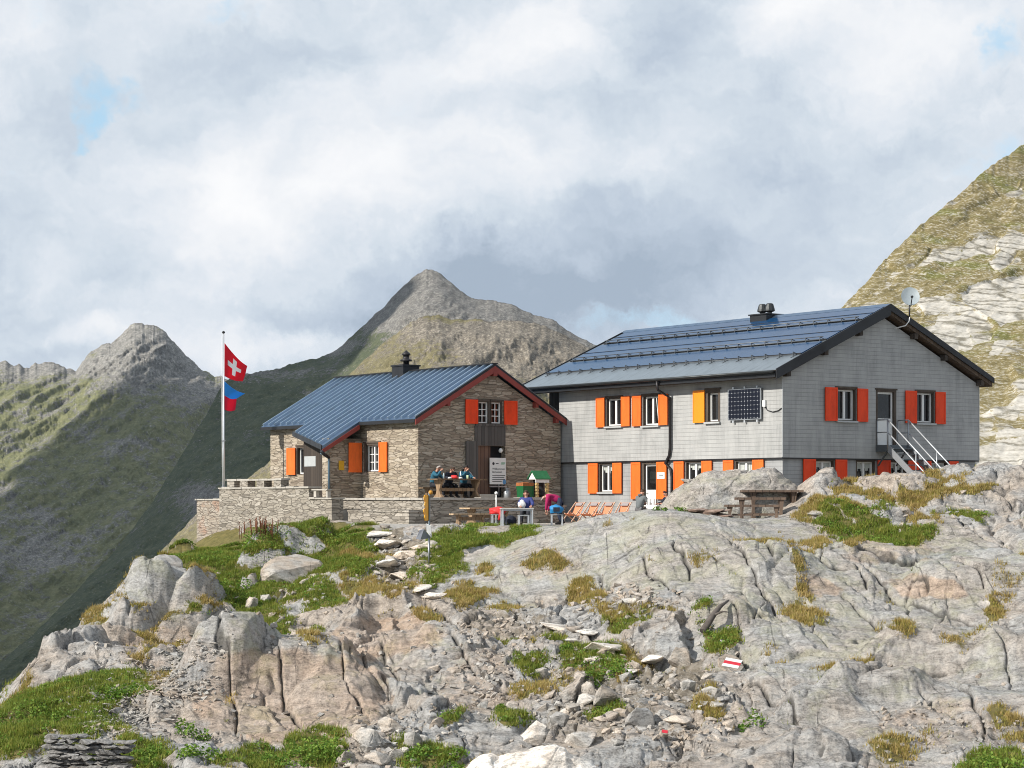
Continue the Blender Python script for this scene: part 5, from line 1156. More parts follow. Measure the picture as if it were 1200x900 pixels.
zt = (HY-447)/F*FP.y - FP.z
cloth('flag', 'blue over red flag hanging below the white cross flag', [F_blu, F_red2], zt, ((.84,.6,-.50),(.44,.7,-.72),(.36,.75,-1.24),1.24), lambda s, t_: 0 if t_ < .5 else 1, .7, 5)

# ================================================================== furniture
W_table = boards('table_wood', (.11,.07,.042), (.20,.135,.08), .22, 0, .7); W_pale = boards('pale_table_wood', (.36,.25,.15), (.50,.37,.24), .2, 0, .75)
W_bench = boards('tan_bench_wood', (.20,.13,.075), (.34,.235,.145), .2, 0, .75); W_dark = boards('weathered_bench_wood', (.085,.058,.044), (.19,.135,.10), .25, 0, .8)
def trestle(par, x, w, h, m, legw=.30):
    """shaped trestle end: foot, waisted post, head"""
    mb = MB(); d = .05
    pts = [(-w/2,0),(w/2,0),(w/2,.05),(w*.26,.16),(legw*.30,h*.45),(w*.28,h*.72),(w*.44,h-.06),(w*.44,h),(-w*.44,h),(-w*.44,h-.06),(-w*.28,h*.72),(-legw*.30,h*.45),(-w*.26,.16),(-w/2,.05)]
    mb.prism([(x-d,p[0],p[1]) for p in pts], (2*d,0,0)); return mb.build('leg', m, par)
def table(name, label, cat, loc, rz, L, Wd, H, mt, ml, inset=.32, group=None, str_=True):
    o = thing(name, label, cat, loc, rz, group)
    mb = MB(); n = max(2, round(Wd/.2)); 
    for k in range(n): mb.box(-L/2+.004*(k%2),L/2-.006*(k%3),-Wd/2+Wd*k/n+.003,-Wd/2+Wd*(k+1)/n-.003,H-.055,H)
    mb.build('tabletop' if 'table' in cat else 'seat', mt, o)
    for s in (-1, 1): trestle(o, s*(L/2-inset), Wd*.8, H-.057, ml)
    if str_: mb = MB(); mb.box(-L/2+inset+.06,L/2-inset-.06,-.03,.03,H*.36,H*.36+.13); mb.build('stretcher', ml, o)
    return o
table('trestle_table', 'brown trestle table with shaped legs where three people eat', 'table', hutw(.72,-1.75,.04), HRZ, 2.42, .75, .78, W_table, W_bench)
table('trestle_bench', 'bench behind the brown table against the hut, seating three people', 'bench', hutw(.70,-1.0,.04), HRZ, 2.5, .34, .44, W_table, W_table)
table('trestle_table', 'pale topped wooden table below the terrace wall', 'table', W(572,612,81.6)*1, HRZ, 2.2, .7, .62, W_pale, W_bench).location.z = -.94
b_ = table('trestle_bench', 'pale wooden bench in front of the table below the terrace', 'bench', W(551,612,80.2), HRZ, 1.72, .32, .42, W_pale, W_bench); b_.location.z = -.955
def steel_table(label, px, d, L, Wd, H, z, rz):
    o = thing('steel_table', label, 'table', (W(px,600,d).x, d, z), rz)
    mb = MB(); mb.box(-L/2,L/2,-Wd/2,Wd/2,H-.04,H); mb.build('tabletop', plain('grey_tabletop',(.46,.45,.43),.6,0,.12), o)
    for s in (-1, 1):
        for q_ in (-1, 1): mb = MB(); mb.box(s*(L/2-.05)-.025,s*(L/2-.05)+.025,q_*(Wd/2-.05)-.025,q_*(Wd/2-.05)+.025,0,H-.041); mb.build('leg', M_galvl, o)
    mb = MB()
    for q_ in (-1, 1): mb.box(-L/2+.08,L/2-.08,q_*(Wd/2-.05)-.015,q_*(Wd/2-.05)+.015,H-.10,H-.042)
    mb.build('apron', M_galv, o); return o
steel_table('grey steel legged table where the woman in blue sits', 605.5, 79.0, 1.20, .7, .66, -.99, R(6))
def stool(label, px, d, z, rz, w=.40, h=.42):
    o = thing('steel_stool', label, 'stool', (W(px,600,d).x, d, z), rz, 'steel stools on the lower terrace')
    mb = MB(); mb.box(-w/2,w/2,-.17,.17,h-.03,h); mb.build('seat', plain('grey_seat',(.30,.32,.33),.55,0,.1), o)
    for s in (-1, 1):
        for q_ in (-1, 1): mb = MB(); mb.box(s*(w/2-.025)-.02,s*(w/2-.025)+.02,q_*.15-.018,q_*.15+.018,0,h-.031); mb.build('leg', M_galvl, o)
    return o
stool('grey steel stool under the heap of red clothing', 583, 79.6, -.98, R(10), .46)
stool('grey steel stool standing empty in front of the grey table', 613.5, 78.2, -1.0, R(6), .40)
stool('grey steel stool carrying the blue rucksack', 652.5, 79.6, -.98, R(4), .44)
stool('grey steel stool half hidden under the woman in blue', 617, 80.3, -.97, R(6), .40)
def lumpy(name, label, cat, loc, size, mat, seed, group=None, par=None, rz=0):
    bm = bmesh.new(); bmesh.ops.create_icosphere(bm, subdivisions=3, radius=1)
    for v in bm.verts:
        p = v.co.copy(); f_ = 1 + .16*math.sin(p.x*3.1+seed) * math.cos(p.y*2.7+seed*1.7) + .09*math.sin(p.z*5.3+p.x*4+seed*2.3) + .07*math.sin(p.x*11+p.y*9+seed)
        v.co = Vector((p.x*f_*size[0], p.y*f_*size[1], max(-.55, p.z)*f_*size[2]))
    me = bpy.data.meshes.new(name); bm.to_mesh(me); bm.free(); me.materials.append(mat); me.polygons.foreach_set('use_smooth', [True]*len(me.polygons))
    o = bpy.data.objects.new(name, me); COL.objects.link(o); o.location = loc; o.rotation_euler = (0,0,rz)
    if par: o.parent = par
    return tag(o, label, cat, group)
F_jred = plain('red_nylon', (.62,.03,.03), .6, 0, .2, 8); F_jblu = plain('blue_nylon', (.02,.20,.45), .55, 0, .2, 8); F_navy = plain('navy_nylon', (.012,.016,.03), .7, 0, .3, 8); F_teal = plain('teal_fleece', (.022,.11,.17), .85, 0, .2, 9)
rj = lumpy('clothing_heap', 'bright red jacket thrown over a steel stool', 'jacket', (W(583,600,79.6).x, 79.6, -.46), (.30,.2,.17), F_jred, 1)
mb = MB(); mb.tube([(.1,-.2,.05),(.12,-.24,-.1),(.06,-.24,-.32)], [.06,.07,.05], 8); mb.build('sleeve', F_jred, rj)
bp = lumpy('rucksack', 'bright blue rucksack resting on a steel stool beside the bending man', 'rucksack', (W(652,600,79.5).x, 79.5, -.40), (.23,.17,.20), F_jblu, 4)
mb = MB(); mb.box(-.12,.12,-.20,-.13,-.06,.1); mb.build('pocket', F_navy, bp)
lumpy('rucksack', 'dark rucksack on the ground under the grey table', 'rucksack', (W(599,600,80.2).x, 80.2, -.86), (.22,.18,.24), F_navy, 6)
lumpy('rucksack', 'dark rucksack with pale straps against the terrace wall', 'rucksack', (W(590,600,80.8).x, 80.8, -.86), (.17,.16,.24), plain('charcoal_nylon',(.03,.032,.04),.7), 8)
pp = thing('parasol_pole', 'bare white pole standing beside the pale wooden table', 'pole', (W(581.5,600,80.3).x, 80.3, -.97))
mb = MB(); mb.tube([(0,0,0),(0,0,1.14)], .024, 8); mb.build('pole', M_white, pp); mb = MB(); mb.lathe((0,0,0), [(.2,0),(.2,.05),(.05,.08),(.03,.16)], 14); mb.build('base', M_galv, pp); mb = MB(); mb.lathe((0,0,1.14), [(.03,0),(.06,.03),(.06,.09),(.02,.12)], 10); mb.build('cap', M_white, pp)
# things on the upper table
def small(name, label, cat, loc, prof, mat, group=None):
    mb = MB(); mb.lathe((0,0,0), prof, 12); return tag(mb.build(name, mat, None, loc), label, cat, group)
small('cup', 'pale green cup on the brown table in front of the right hand eater', 'cup', hutw(1.32,-1.62,.822), [(.03,0),(.045,.02),(.05,.14),(.045,.145),(.02,.142)], plain('cup_green',(.55,.66,.42),.4))
lumpy('cloth_bag', 'red bag on the brown table before the middle eater', 'bag', hutw(.62,-1.68,.88), (.15,.1,.09), F_jred, 3)
for k_, (x_, y_) in enumerate(((.38,-1.72),(.95,-1.66))):
    small('paper_packet', ['crumpled white paper on the brown table left of the red bag','crumpled white paper on the brown table right of the red bag'][k_], 'paper', hutw(x_,y_,.822), [(.05,0),(.09,.02),(.06,.06),(.02,.07)], M_paper)
small('bottle', 'clear water bottle on the brown table by the left hand eater', 'bottle', hutw(.18,-1.58,.822), [(.035,0),(.037,.15),(.02,.2),(.015,.23)], plain('bottle_plastic',(.35,.45,.5),.2))
small('milk_churn', 'grey metal milk churn standing below the welcome board', 'churn', hutw(4.02,-.62,.037), [(.13,0),(.15,.02),(.15,.26),(.09,.34),(.09,.38),(.11,.40),(.11,.43),(.02,.44)], M_galv)
# planter and small shelter on the terrace
pl = thing('planter', 'dark green planter tub with a rust brown top on the terrace', 'planter', hutw(3.98,-1.9,.04), HRZ); pl.scale = (.80,.80,.86)
M_grn = plain('green_paint', (.008,.10,.03), .5, 0, .2, 6); M_rust = plain('rust_brown', (.30,.105,.035), .85, 0, .4, 14, .5)
mb = MB(); mb.hexa([(-.30,-.26,0),(.30,-.26,0),(.30,.26,0),(-.30,.26,0),(-.33,-.29,.58),(.33,-.29,.58),(.33,.29,.58),(-.33,.29,.58)])
for x in (-.33,.30): mb.box(x,x+.03,-.31,-.28,0,.6)
mb.build('tub', M_grn, pl); lumpy('soil_heap', None, None, (0,0,.70), (.30,.26,.07), M_rust, 2, par=pl); mb = MB(); mb.box(-.34,.34,-.30,.30,.582,.74); mb.build('rim', M_rust, pl)
ks = thing('roofed_stand', 'small wooden stand with a green pitched roof beside the planter', 'stand', hutw(4.66,-1.95,.06), HRZ); ks.scale = (.74,.74,.94)
mb = MB()
P_ = lambda x: [(x,-.42,.80),(x,.0,1.14),(x,.42,.80),(x,.42,.84),(x,.0,1.19),(x,-.42,.84)]
mb.prism(P_(-.52), (1.04,0,0)); mb.build('roof', plain('green_roof',(.02,.15,.06),.5,0,.3,7), ks)
mb = MB(); mb.prism([(-.47,-.33,.80),(-.47,.33,.80),(-.47,0,1.09)], (.03,0,0)); mb.build('gable_board', M_white, ks)
mb = MB(); mb.box(-.46,.46,-.35,-.30,.66,.80); mb.build('beam', M_white, ks)
M_log = plain('log_ends', (.50,.36,.16), .8, 0, .35, 9, .3)
for x in (-.36,.36):
    mb = MB(); mb.box(x-.035,x+.035,-.34,-.26,0,.66)
    mb.build('post', M_log, ks); 
    for k in range(5):
        mb = MB(); mb.tube([(x-.11,-.30,.06+.13*k),(x+.11,-.30,.06+.13*k)], .055, 8); mb.build('log', M_log, ks)
mb = MB(); mb.box(-.30,.42,.10,.16,0,.78); mb.build('back_panel', plain('stand_inside_dark',(.018,.017,.02),.8), ks)  # near-black panel standing in for the dark inside of the stand
lumpy('rucksack', 'black rucksack leaning inside the green roofed stand', 'rucksack', hutw(4.72,-1.98,.28), (.17,.14,.26), plain('black_nylon',(.012,.012,.014),.7), 5)
# deck chairs
W_or = plain('orange_slats', (.74,.24,.10), .6, 0, .15, 10, .1); W_rail = plain('pale_chair_wood', (.55,.38,.28), .7, 0, .15, 8); W_hp = plain('chair_panel_grey', (.30,.27,.27), .7, 0, .1)
W_pink = plain('faded_orange_cloth', (.58,.22,.11), .7, 0, .12, 9)
def deckchair():
    o = thing('deck_chair', 'x', 'deck chair', (0,0,0), 0, 'orange deck chairs along the house front')
    for s in (-1, 1):
        x = s*.30
        mb = MB(); mb.bar((x,.62,.06),(x,-.52,.98),.035,.05); mb.build('long_rail', W_rail, o)
        mb = MB(); mb.bar((x*.86,-.50,.02),(x*.86,.45,.46),.035,.05); mb.build('short_rail', W_rail, o)
        mb = MB(); mb.bar((x*.9,-.44,.30),(x*.9,.10,.55),.03,.04); mb.build('armrest', W_rail, o)
    def sling(p0, p1, sag, n=8):
        q_ = MB(); P0, P1 = Vector(p0), Vector(p1)
        for k in range(n):
            a_, b_ = P0.lerp(P1, k/n), P0.lerp(P1, (k+1)/n); a_.z -= sag*math.sin(math.pi*k/n); b_.z -= sag*math.sin(math.pi*(k+1)/n)
            q_.bar((0,a_.y,a_.z), (0,b_.y,b_.z), .54, .012, (0,0,1) if abs((b_-a_).normalized().z) < .8 else (0,1,0))
        return q_
    sling((0,.46,.43), (0,-.10,.36), .05).build('seat', W_or, o)
    sling((0,-.08,.37), (0,-.50,.95), .03).build('backrest', W_pink, o)
    mb = MB(); mb.hexa([(-.2,-.32,.80),(.2,-.32,.80),(.2,-.46,.92),(-.2,-.46,.92),(-.2,-.30,.82),(.2,-.30,.82),(.2,-.44,.94),(-.2,-.44,.94)]); mb.build('headrest', W_hp, o)
    return o
dc0 = deckchair(); DCL = ['orange slatted deck chair nearest the stone hut, first of the row','second orange deck chair from the stone hut','third orange deck chair from the stone hut','orange deck chair set apart at the right end of the row']
for k, px in enumerate((673,691,708.5,728)):
    o = dc0 if k == 0 else copy_tree(dc0); o.location = (W(px,600,86.2-.35*k).x, 86.2-.35*k, -.96); o.rotation_euler = (0,0,R(140+3*k)); o.scale = (.80,.80,.86); o['label'] = DCL[k]
# little table of the group by the boulder
st_ = thing('side_table', 'small table with white cups where the man in the grey hoodie sits', 'table', lodw(-1.75,5.15,-.96), HRZ)
mb = MB(); mb.box(-.4,.4,-.4,.4,.68,.72); mb.build('tabletop', M_paper, st_); mb = MB(); mb.tube([(0,0,0),(0,0,.68)], .04, 8); mb.box(-.3,.3,-.03,.03,0,.03); mb.build('leg', M_galv, st_)
for k_, (x_, y_) in enumerate(((-.28,.22),(-.24,.02))): small('mug', ['white mug on the small table, nearer the man in the grey hoodie','white mug on the small table, nearer the dark haired guest'][k_], 'mug', lodw(-1.75+x_,5.15+y_,-.238), [(.05,0),(.06,.02),(.06,.24),(.055,.245),(.02,.24)], M_white, 'mugs on the small table')
# weathered picnic set on the rocks at right
def rough_table(label, cat, px0, px1, py, d, Wd, th, rz, legs, name, drop, lw=.075):
    a, b = W(px0,py,d), W(px1,py,d); c = (a+b)/2; L = (b-a).length/math.cos(rz) if abs(rz) < 1 else (b-a).length
    gz_ = min(ground_z(c.x-L*.3, d), ground_z(c.x+L*.3, d), c.z-drop)-.08
    o = thing(name, label, cat, (c.x, d, gz_), rz); H = c.z-gz_
    mb = MB()
    for k in range(3): y0 = -Wd/2+Wd*k/3; mb.box(-L/2+.02*(k%2),L/2-.03*((k+1)%2),y0+.004,y0+Wd/3-.004,H-th,H+.004*(k%2))
    mb.build('tabletop' if cat == 'table' else 'seat', W_dark, o)
    for s in legs:
        mb = MB(); x = s*L/2; w_ = lw
        mb.prism([(x-w_,-Wd*.35,0),(x+w_,-Wd*.35,0),(x+w_*.6,-Wd*.3,H*.5),(x+w_*1.3,-Wd*.38,H-th-.002),(x-w_*1.3,-Wd*.38,H-th-.002),(x-w_*.6,-Wd*.3,H*.5)], (0,Wd*.7,0)); mb.build('leg', W_dark, o)
    mb = MB(); mb.bar((legs[0]*L/2+.08,0,H*.40),(legs[1]*L/2-.08,0,H*.40),.04,.06); mb.build('stretcher', W_dark, o); return o
rough_table('weathered dark wooden bench at the front of the rock top picnic place', 'bench', 849, 913, 591.5, 72.2, .42, .075, R(-4), (-.80,.90), 'wooden_bench', .45)
rough_table('weathered dark bench between the picnic table and the front bench', 'bench', 861, 921, 583, 73.6, .40, .08, R(-3), (-.72,.80), 'wooden_bench', .42)
rough_table('weathered dark picnic table on the rock by the grey house corner', 'table', 868, 941, 574.5, 74.6, .75, .07, R(2), (-.62,.68), 'picnic_table', .72)

# trail signpost and info boards
hb_ = hit(503, 655); d_ = hb_.y; pxm = d_/F
sp_ = thing('trail_signpost', 'metal trail signpost with yellow direction arrows seen edge on', 'signpost', (hb_.x, d_, hb_.z-.05))
zz = lambda py: (HY-py)/F*d_ - hb_.z + .05
mb = MB(); mb.tube([(0,0,0),(0,0,zz(577))], .035, 10); mb.build('post', plain('post_bluegrey',(.16,.20,.23),.5,.3,.1), sp_)
M_ys = plain('sign_yellow', (.83,.40,.02), .45, 0, .06); 
for k, (p0, p1, rz_) in enumerate(((580,588,82),(588,596,84),(596,603,81),(603,610,83))):
    mb = MB(); z0, z1 = zz(p1), zz(p0); L = .85
    rot = Matrix.Rotation(R(rz_+180), 4, 'Z'); pts_ = [(-.08,0,z0),(L-.14,0,z0),(L,0,(z0+z1)/2),(L-.14,0,z1),(-.08,0,z1)]
    mb.prism([rot @ (Vector(q_)+Vector((0,-.045,0))) for q_ in pts_], rot.to_3x3() @ Vector((0,.02,0))); s0 = mb.build('arrow_sign', M_ys, sp_)
    mb = MB()
    for j in range(1):
        c_ = [(.15,-.0475,z1-.05-.07*j-.02),(.45-.1*j,-.0475,z1-.05-.07*j-.02),(.45-.1*j,-.0475,z1-.05-.07*j),(.05,-.0475,z1-.05-.07*j)]
        mb.prism([rot @ Vector(q_) for q_ in c_], rot.to_3x3() @ Vector((0,.001,0)))
    mb.build('lettering', M_ink, s0)
mb = MB(); mb.lathe((.05,0,zz(579.5)), [(.03,0),(.07,.02),(.08,.08),(.05,.13),(.02,.14)], 10); mb.build('cap', plain('cap_ochre',(.5,.24,.03),.6), sp_)
ib = thing('info_board', 'small pitched pair of white boards on a post below the yellow arrows', 'sign board', (hb_.x-.09, d_-.35, ground_z(hb_.x-.09,d_-.35)-.05))
zi = lambda py: (HY-py)/F*(d_-.35) - ib.location.z
mb = MB(); mb.tube([(.09,0,0),(.09,0,zi(632))], .03, 8); mb.build('post', M_galv, ib)
M_ib = plain('board_white', (.66,.68,.70), .5, 0, .08)
x_ = lambda px: (px-CX)/F*(d_-.35)-ib.location.x
mb = MB(); mb.prism([(x_(499),-.12,zi(613.5)),(x_(504.5),-.22,zi(616)),(x_(505.5),.12,zi(630)),(x_(499.5),.20,zi(623))], (.02,-.01,.0)); mb.build('board', M_ib, ib)
mb = MB(); mb.prism([(x_(492),-.2,zi(621)),(x_(497),-.1,zi(620)),(x_(493),-.25,zi(632.5)),(x_(488),-.32,zi(631))], (.0,.03,.01)); mb.build('board', plain('board_grey',(.46,.47,.52),.5,0,.1), ib)
mb = MB(); mb.prism([(x_(497),-.05,zi(620)),(x_(505),.0,zi(630.5)),(x_(492),-.15,zi(632.5))], (.0,.04,.0)); mb.build('back_plate', M_galvd, ib)

# ================================================================== people
def skin_obj(vs, es, rs, root=0, lev=1):
    me = bpy.data.meshes.new('tmp'); me.from_pydata([tuple(v) for v in vs], es, [])
    o = bpy.data.objects.new('tmp', me); COL.objects.link(o)
    md = o.modifiers.new('s', 'SKIN'); md.use_smooth_shade = True; 
    if not me.skin_vertices: 
        bpy.context.view_layer.objects.active = o
    for i, r_ in enumerate(rs): me.skin_vertices[0].data[i].radius = (r_, r_)
    for i in range(len(rs)): me.skin_vertices[0].data[i].use_root = (i == root)
    md2 = o.modifiers.new('d', 'SUBSURF'); md2.levels = lev; md2.render_levels = lev
    dg = bpy.context.evaluated_depsgraph_get(); out = bpy.data.meshes.new_from_object(o.evaluated_get(dg))
    bpy.data.objects.remove(o); bpy.data.meshes.remove(me); return out
M_skin = plain('skin', (.50,.27,.19), .6, 0, .1, 12); M_shoe = plain('shoe', (.05,.045,.04), .7); M_feat = plain('dark_features', (.03,.02,.018), .5)
def join_into(me_list, name, mats, par):
    vs = []; fs = []; mi = []
    for me, m_ in me_list:
        o_ = len(vs); vs += [v.co[:] for v in me.vertices]; fs += [tuple(i+o_ for i in p.vertices) for p in me.polygons]; mi += [m_]*len(me.polygons); bpy.data.meshes.remove(me)
    me = bpy.data.meshes.new(name); me.from_pydata(vs, [], fs)
    for m_ in mats: me.materials.append(m_)
    me.polygons.foreach_set('material_index', mi); me.polygons.foreach_set('use_smooth', [True]*len(fs))
    o = bpy.data.objects.new(name, me); COL.objects.link(o); o.parent = par; return o
def mbmesh(mb): 
    me = bpy.data.meshes.new('t'); me.from_pydata(mb.v, [], mb.f); return me
def person(label, loc, rz, pel, chest, neck, head, sh_w, el, wr, kn, an, top, trousers, hair, hair_long=False, group=None, face=(0,1,-.15), hood=None, bald=False, short=False, stripe=None):
    """joint positions in metres; x to the figure's right, y forward, z up from the ground under the pelvis"""
    root = thing('person', label, 'person', loc, rz, group); V = Vector
    pel, chest, neck, head = map(V, (pel, chest, neck, head)); fwd = V(face).normalized(); belly = pel.lerp(chest, .5)
    axis = (head-neck).normalized(); crown = head + axis*.085
    J = {'pel':(pel,.125),'belly':(belly,.125),'chest':(chest,.145),'neck':(neck,.056),'chin':(neck.lerp(head,.55),.062),'head':(head,.083),'crown':(crown,.062)}
    E = [('pel','belly'),('belly','chest'),('chest','neck'),('neck','chin'),('chin','head'),('head','crown')]
    side = V((1,0,0))
    for s, n in ((-1,'l'),(1,'r')):
        shp = chest.lerp(neck, .45) + side*s*sh_w; hip = pel + side*s*.095 + V((0,.02,-.02)); e, w_, k, a = V(el[n]), V(wr[n]), V(kn[n]), V(an[n])
        J['sh'+n] = (shp,.066); J['el'+n] = (e,.045); J['wr'+n] = (w_,.030); hd = w_ + (w_-e).normalized()*.075; J['pm'+n] = (hd,.036)
        J['hp'+n] = (hip,.092); J['kn'+n] = (k,.062); J['cf'+n] = (k.lerp(a,.35),.060); J['an'+n] = (a,.038)
        ft = V((k.x-pel.x, 0, 0)); toe = a + V((0,.17,-.05)) if a.z < .3 else a + (a-k).normalized()*.1
        J['to'+n] = (toe,.034)
        E += [('chest','sh'+n),('sh'+n,'el'+n),('el'+n,'wr'+n),('wr'+n,'pm'+n),('pel','hp'+n),('hp'+n,'kn'+n),('kn'+n,'cf'+n),('cf'+n,'an'+n),('an'+n,'to'+n)]
    def grow(edges, f_, add, shrink=()):
        ks = []; 
        for a, b in edges:
            for q_ in (a, b):
                if q_ not in ks: ks.append(q_)
        pos_ = [J[q_][0] for q_ in ks]
        for (q_, to, f2) in shrink:
            if q_ in ks: pos_[ks.index(q_)] = J[to][0].lerp(J[q_][0], f2)
        return skin_obj(pos_, [(ks.index(a), ks.index(b)) for a, b in edges], [J[q_][1]*f_+add for q_ in ks])
    full = dict(J)
    for q_, f_ in (('pel',.74),('belly',.72),('chest',.78),('hpl',.82),('hpr',.82)): J[q_] = (J[q_][0], J[q_][1]*f_)
    body = grow(E, 1, 0); J.update(full)
    mb = MB()
    for n in ('l','r'):   # fingers and thumb
        w_, pm, e = J['wr'+n][0], J['pm'+n][0], J['el'+n][0]; d = (pm-w_).normalized(); x = d.cross(V((0,0,1))); x = x.normalized() if x.length > .1 else V((1,0,0)); dn = d.cross(x).normalized()
        if dn.z > 0: dn = -dn
        for k, L in enumerate((.060,.075,.080,.068)):
            p0 = pm + x*(k-1.5)*.020; mb.tube([p0-d*.02, p0+d*L*.55, p0+d*L*.85+dn*.02, p0+d*L*.95+dn*.045], [.010,.0095,.009,.007], 6)
        p0 = w_.lerp(pm,.4)+x*.035; mb.tube([p0-x*.02, p0+x*.02+d*.03, p0+x*.02+d*.065+dn*.015], [.012,.011,.008], 6)
    # nose, ears
    f = fwd; rt = f.cross(axis).normalized(); up = axis
    c = head; mb.tube([c+f*.075+up*.02, c+f*.100-up*.010, c+f*.080-up*.022], [.010,.016,.010], 6)
    for s in (-1, 1): mb.tube([c+rt*s*.078+up*.022, c+rt*s*.092, c+rt*s*.078-up*.028], [.012,.018,.010], 6)
    fe = MB()
    for s in (-1, 1): fe.tube([c+f*.074+rt*s*.034+up*.008, c+f*.083+rt*s*.034+up*.008], [.011,.008], 6)
    fe.tube([c+f*.072-rt*.025-up*.045, c+f*.082-up*.045, c+f*.072+rt*.025-up*.045], .006, 5)
    join_into([(body,0),(mbmesh(mb),0),(mbmesh(fe),1)], 'body', [M_skin, M_feat], root)
    TE = [q_ for q_ in E if q_[0] in ('pel','belly') and q_[1] in ('belly','chest')] + [('chest','neck')]
    for n in ('l','r'): TE += [('chest','sh'+n),('sh'+n,'el'+n)] + ([] if short else [('el'+n,'wr'+n)])
    jk = grow(TE, 1.14, .018, [('neck','chest',.80)]); join_into([(jk,0)], 'jacket' if not short else 'shirt', [top], root)
    LE = []
    LE.append(('pel','belly'))
    for n in ('l','r'): LE += [('pel','hp'+n),('hp'+n,'kn'+n),('kn'+n,'cf'+n),('cf'+n,'an'+n)]
    tr = grow(LE, 1.12, .012, [('belly','pel',.7)]); join_into([(tr,0)], 'trousers', [trousers], root)
    for n in ('l','r'):
        a, to = J['an'+n][0], J['to'+n][0]; mb = MB(); mb.tube([a-(to-a)*.35, a+(to-a)*.1, a+(to-a)*.6, to+(to-a)*.25], [.045,.052,.048,.034], 8); mb.build('shoe', M_shoe, root)
    if not bald:
        bm = bmesh.new(); bmesh.ops.create_icosphere(bm, subdivisions=3, radius=1)
        kill = []
        for v in bm.verts:
            p = v.co; 
            if p.y > .30 and p.z < .42: kill.append(v)
            elif p.z < (-.35 if hair_long else -.15): kill.append(v)
        bmesh.ops.delete(bm, geom=kill, context='VERTS')
        M3 = Matrix((rt, f, up)).transposed()
        for v in bm.verts:
            p = v.co*(1+.05*math.sin(v.co.x*14+v.co.z*9)); v.co = head + up*.022 + M3 @ V((p.x*.092, p.y*.104, p.z*(.112 if not hair_long else .13)))
        me = bpy.data.meshes.new('hair'); bm.to_mesh(me); bm.free(); me.materials.append(hair); me.polygons.foreach_set('use_smooth', [True]*len(me.polygons)); o = bpy.data.objects.new('hair', me); COL.objects.link(o); o.parent = root
        if hair_long:
            mb = MB(); 
            for s in (-1,0,1): mb.tube([head-f*.05+rt*s*.07+up*.05, head-f*.055+rt*s*.085-up*.06, neck-f*.05+rt*s*.09-up*.06], [.05,.05,.03], 8)
            mb.build('hair_lengths', hair, root)
    if hood:
        mb = MB(); mb.tube([neck-fwd*.06+rt*-.09, neck-fwd*.13-up*.02, neck-fwd*.06+rt*.09], [.04,.06,.04], 8); mb.build('hood', hood, root)
    if stripe:
        for n in ('l','r'):
            a, b = J['sh'+n][0], J['el'+n][0]; o_ = V((0,.0,.085)); s = -1 if n == 'l' else 1
            mb = MB(); mb.tube([a.lerp(b,.0)+V((s*.03,.02,.075)), a.lerp(b,.5)+V((s*.055,.03,.03)), a.lerp(b,.95)+V((s*.055,.02,.02))], .018, 6); mb.build('sleeve_stripe', stripe, root)
    return root
H_brown = plain('brown_hair', (.05,.028,.016), .7, 0, .3, 20); H_dark = plain('dark_hair', (.014,.011,.010), .6, 0, .3, 20); H_grey = plain('grey_hair', (.30,.27,.25), .7, 0, .2, 20); H_black = plain('near_black_hair', (.02,.016,.013), .6)
T_dark = plain('dark_trousers', (.025,.027,.035), .85, 0, .25, 9); T_grey = plain('grey_trousers', (.12,.12,.125), .85, 0, .2, 9); T_navy = plain('navy_trousers', (.02,.03,.06), .85, 0, .25, 9)
C_white = plain('white_cotton', (.72,.72,.72), .8, 0, .06, 9)
legs = dict(kn={'l':(-.12,.42,.52),'r':(.12,.42,.52)}, an={'l':(-.13,.44,.10),'r':(.13,.40,.10)})
TL = .04
person('man in a teal jacket drinking at the left end of the brown table', hutw(.02,-1.0,TL), HRZ+R(212), (0,0,.54), (0,.12,.93), (0,.20,1.09), (0,.27,1.20), .19, {'l':(-.27,.28,.86),'r':(.26,.34,.88)}, {'l':(-.12,.46,.80),'r':(.07,.40,1.10)}, top=F_teal, trousers=T_dark, hair=H_grey, **legs, face=(0,1,-.1))
person('person in a dark jumper looking down in the middle of the brown table', hutw(.78,-1.0,TL), HRZ+R(180), (0,0,.53), (0,.16,.90), (0,.25,1.06), (0,.33,1.15), .19, {'l':(-.27,.26,.82),'r':(.27,.26,.82)}, {'l':(-.12,.50,.83),'r':(.12,.50,.83)}, top=F_navy, trousers=T_dark, hair=H_brown, **legs, face=(0,1,-.45))
person('woman in teal with white sleeve stripes at the right of the brown table', hutw(1.52,-1.0,TL), HRZ+R(178), (0,0,.54), (0,.10,.93), (0,.16,1.10), (0,.22,1.21), .18, {'l':(-.27,.26,.84),'r':(.24,.30,.86)}, {'l':(-.20,.50,.83),'r':(.05,.33,1.10)}, top=F_teal, trousers=T_dark, hair=H_dark, **legs, face=(0,1,-.1), stripe=C_white, hair_long=True)
person('woman in a blue jacket sitting behind the grey table', (W(617,600,80.3).x, 80.3, -.97), R(172), (0,0,.52), (0,.06,.90), (0,.09,1.06), (0,.12,1.17), .18, {'l':(-.27,.16,.78),'r':(.27,.16,.78)}, {'l':(-.24,.42,.72),'r':(.18,.42,.72)}, top=plain('royal_blue_jacket',(.035,.05,.20),.7,0,.2,8), trousers=T_dark, hair=H_brown, hair_long=True, **legs, face=(0,1,-.05))
lumpy('white_jacket', 'white jacket laid beside the woman in blue', 'jacket', (W(611.5,600,80.0).x, 80.0, -.22), (.15,.13,.18), C_white, 7)
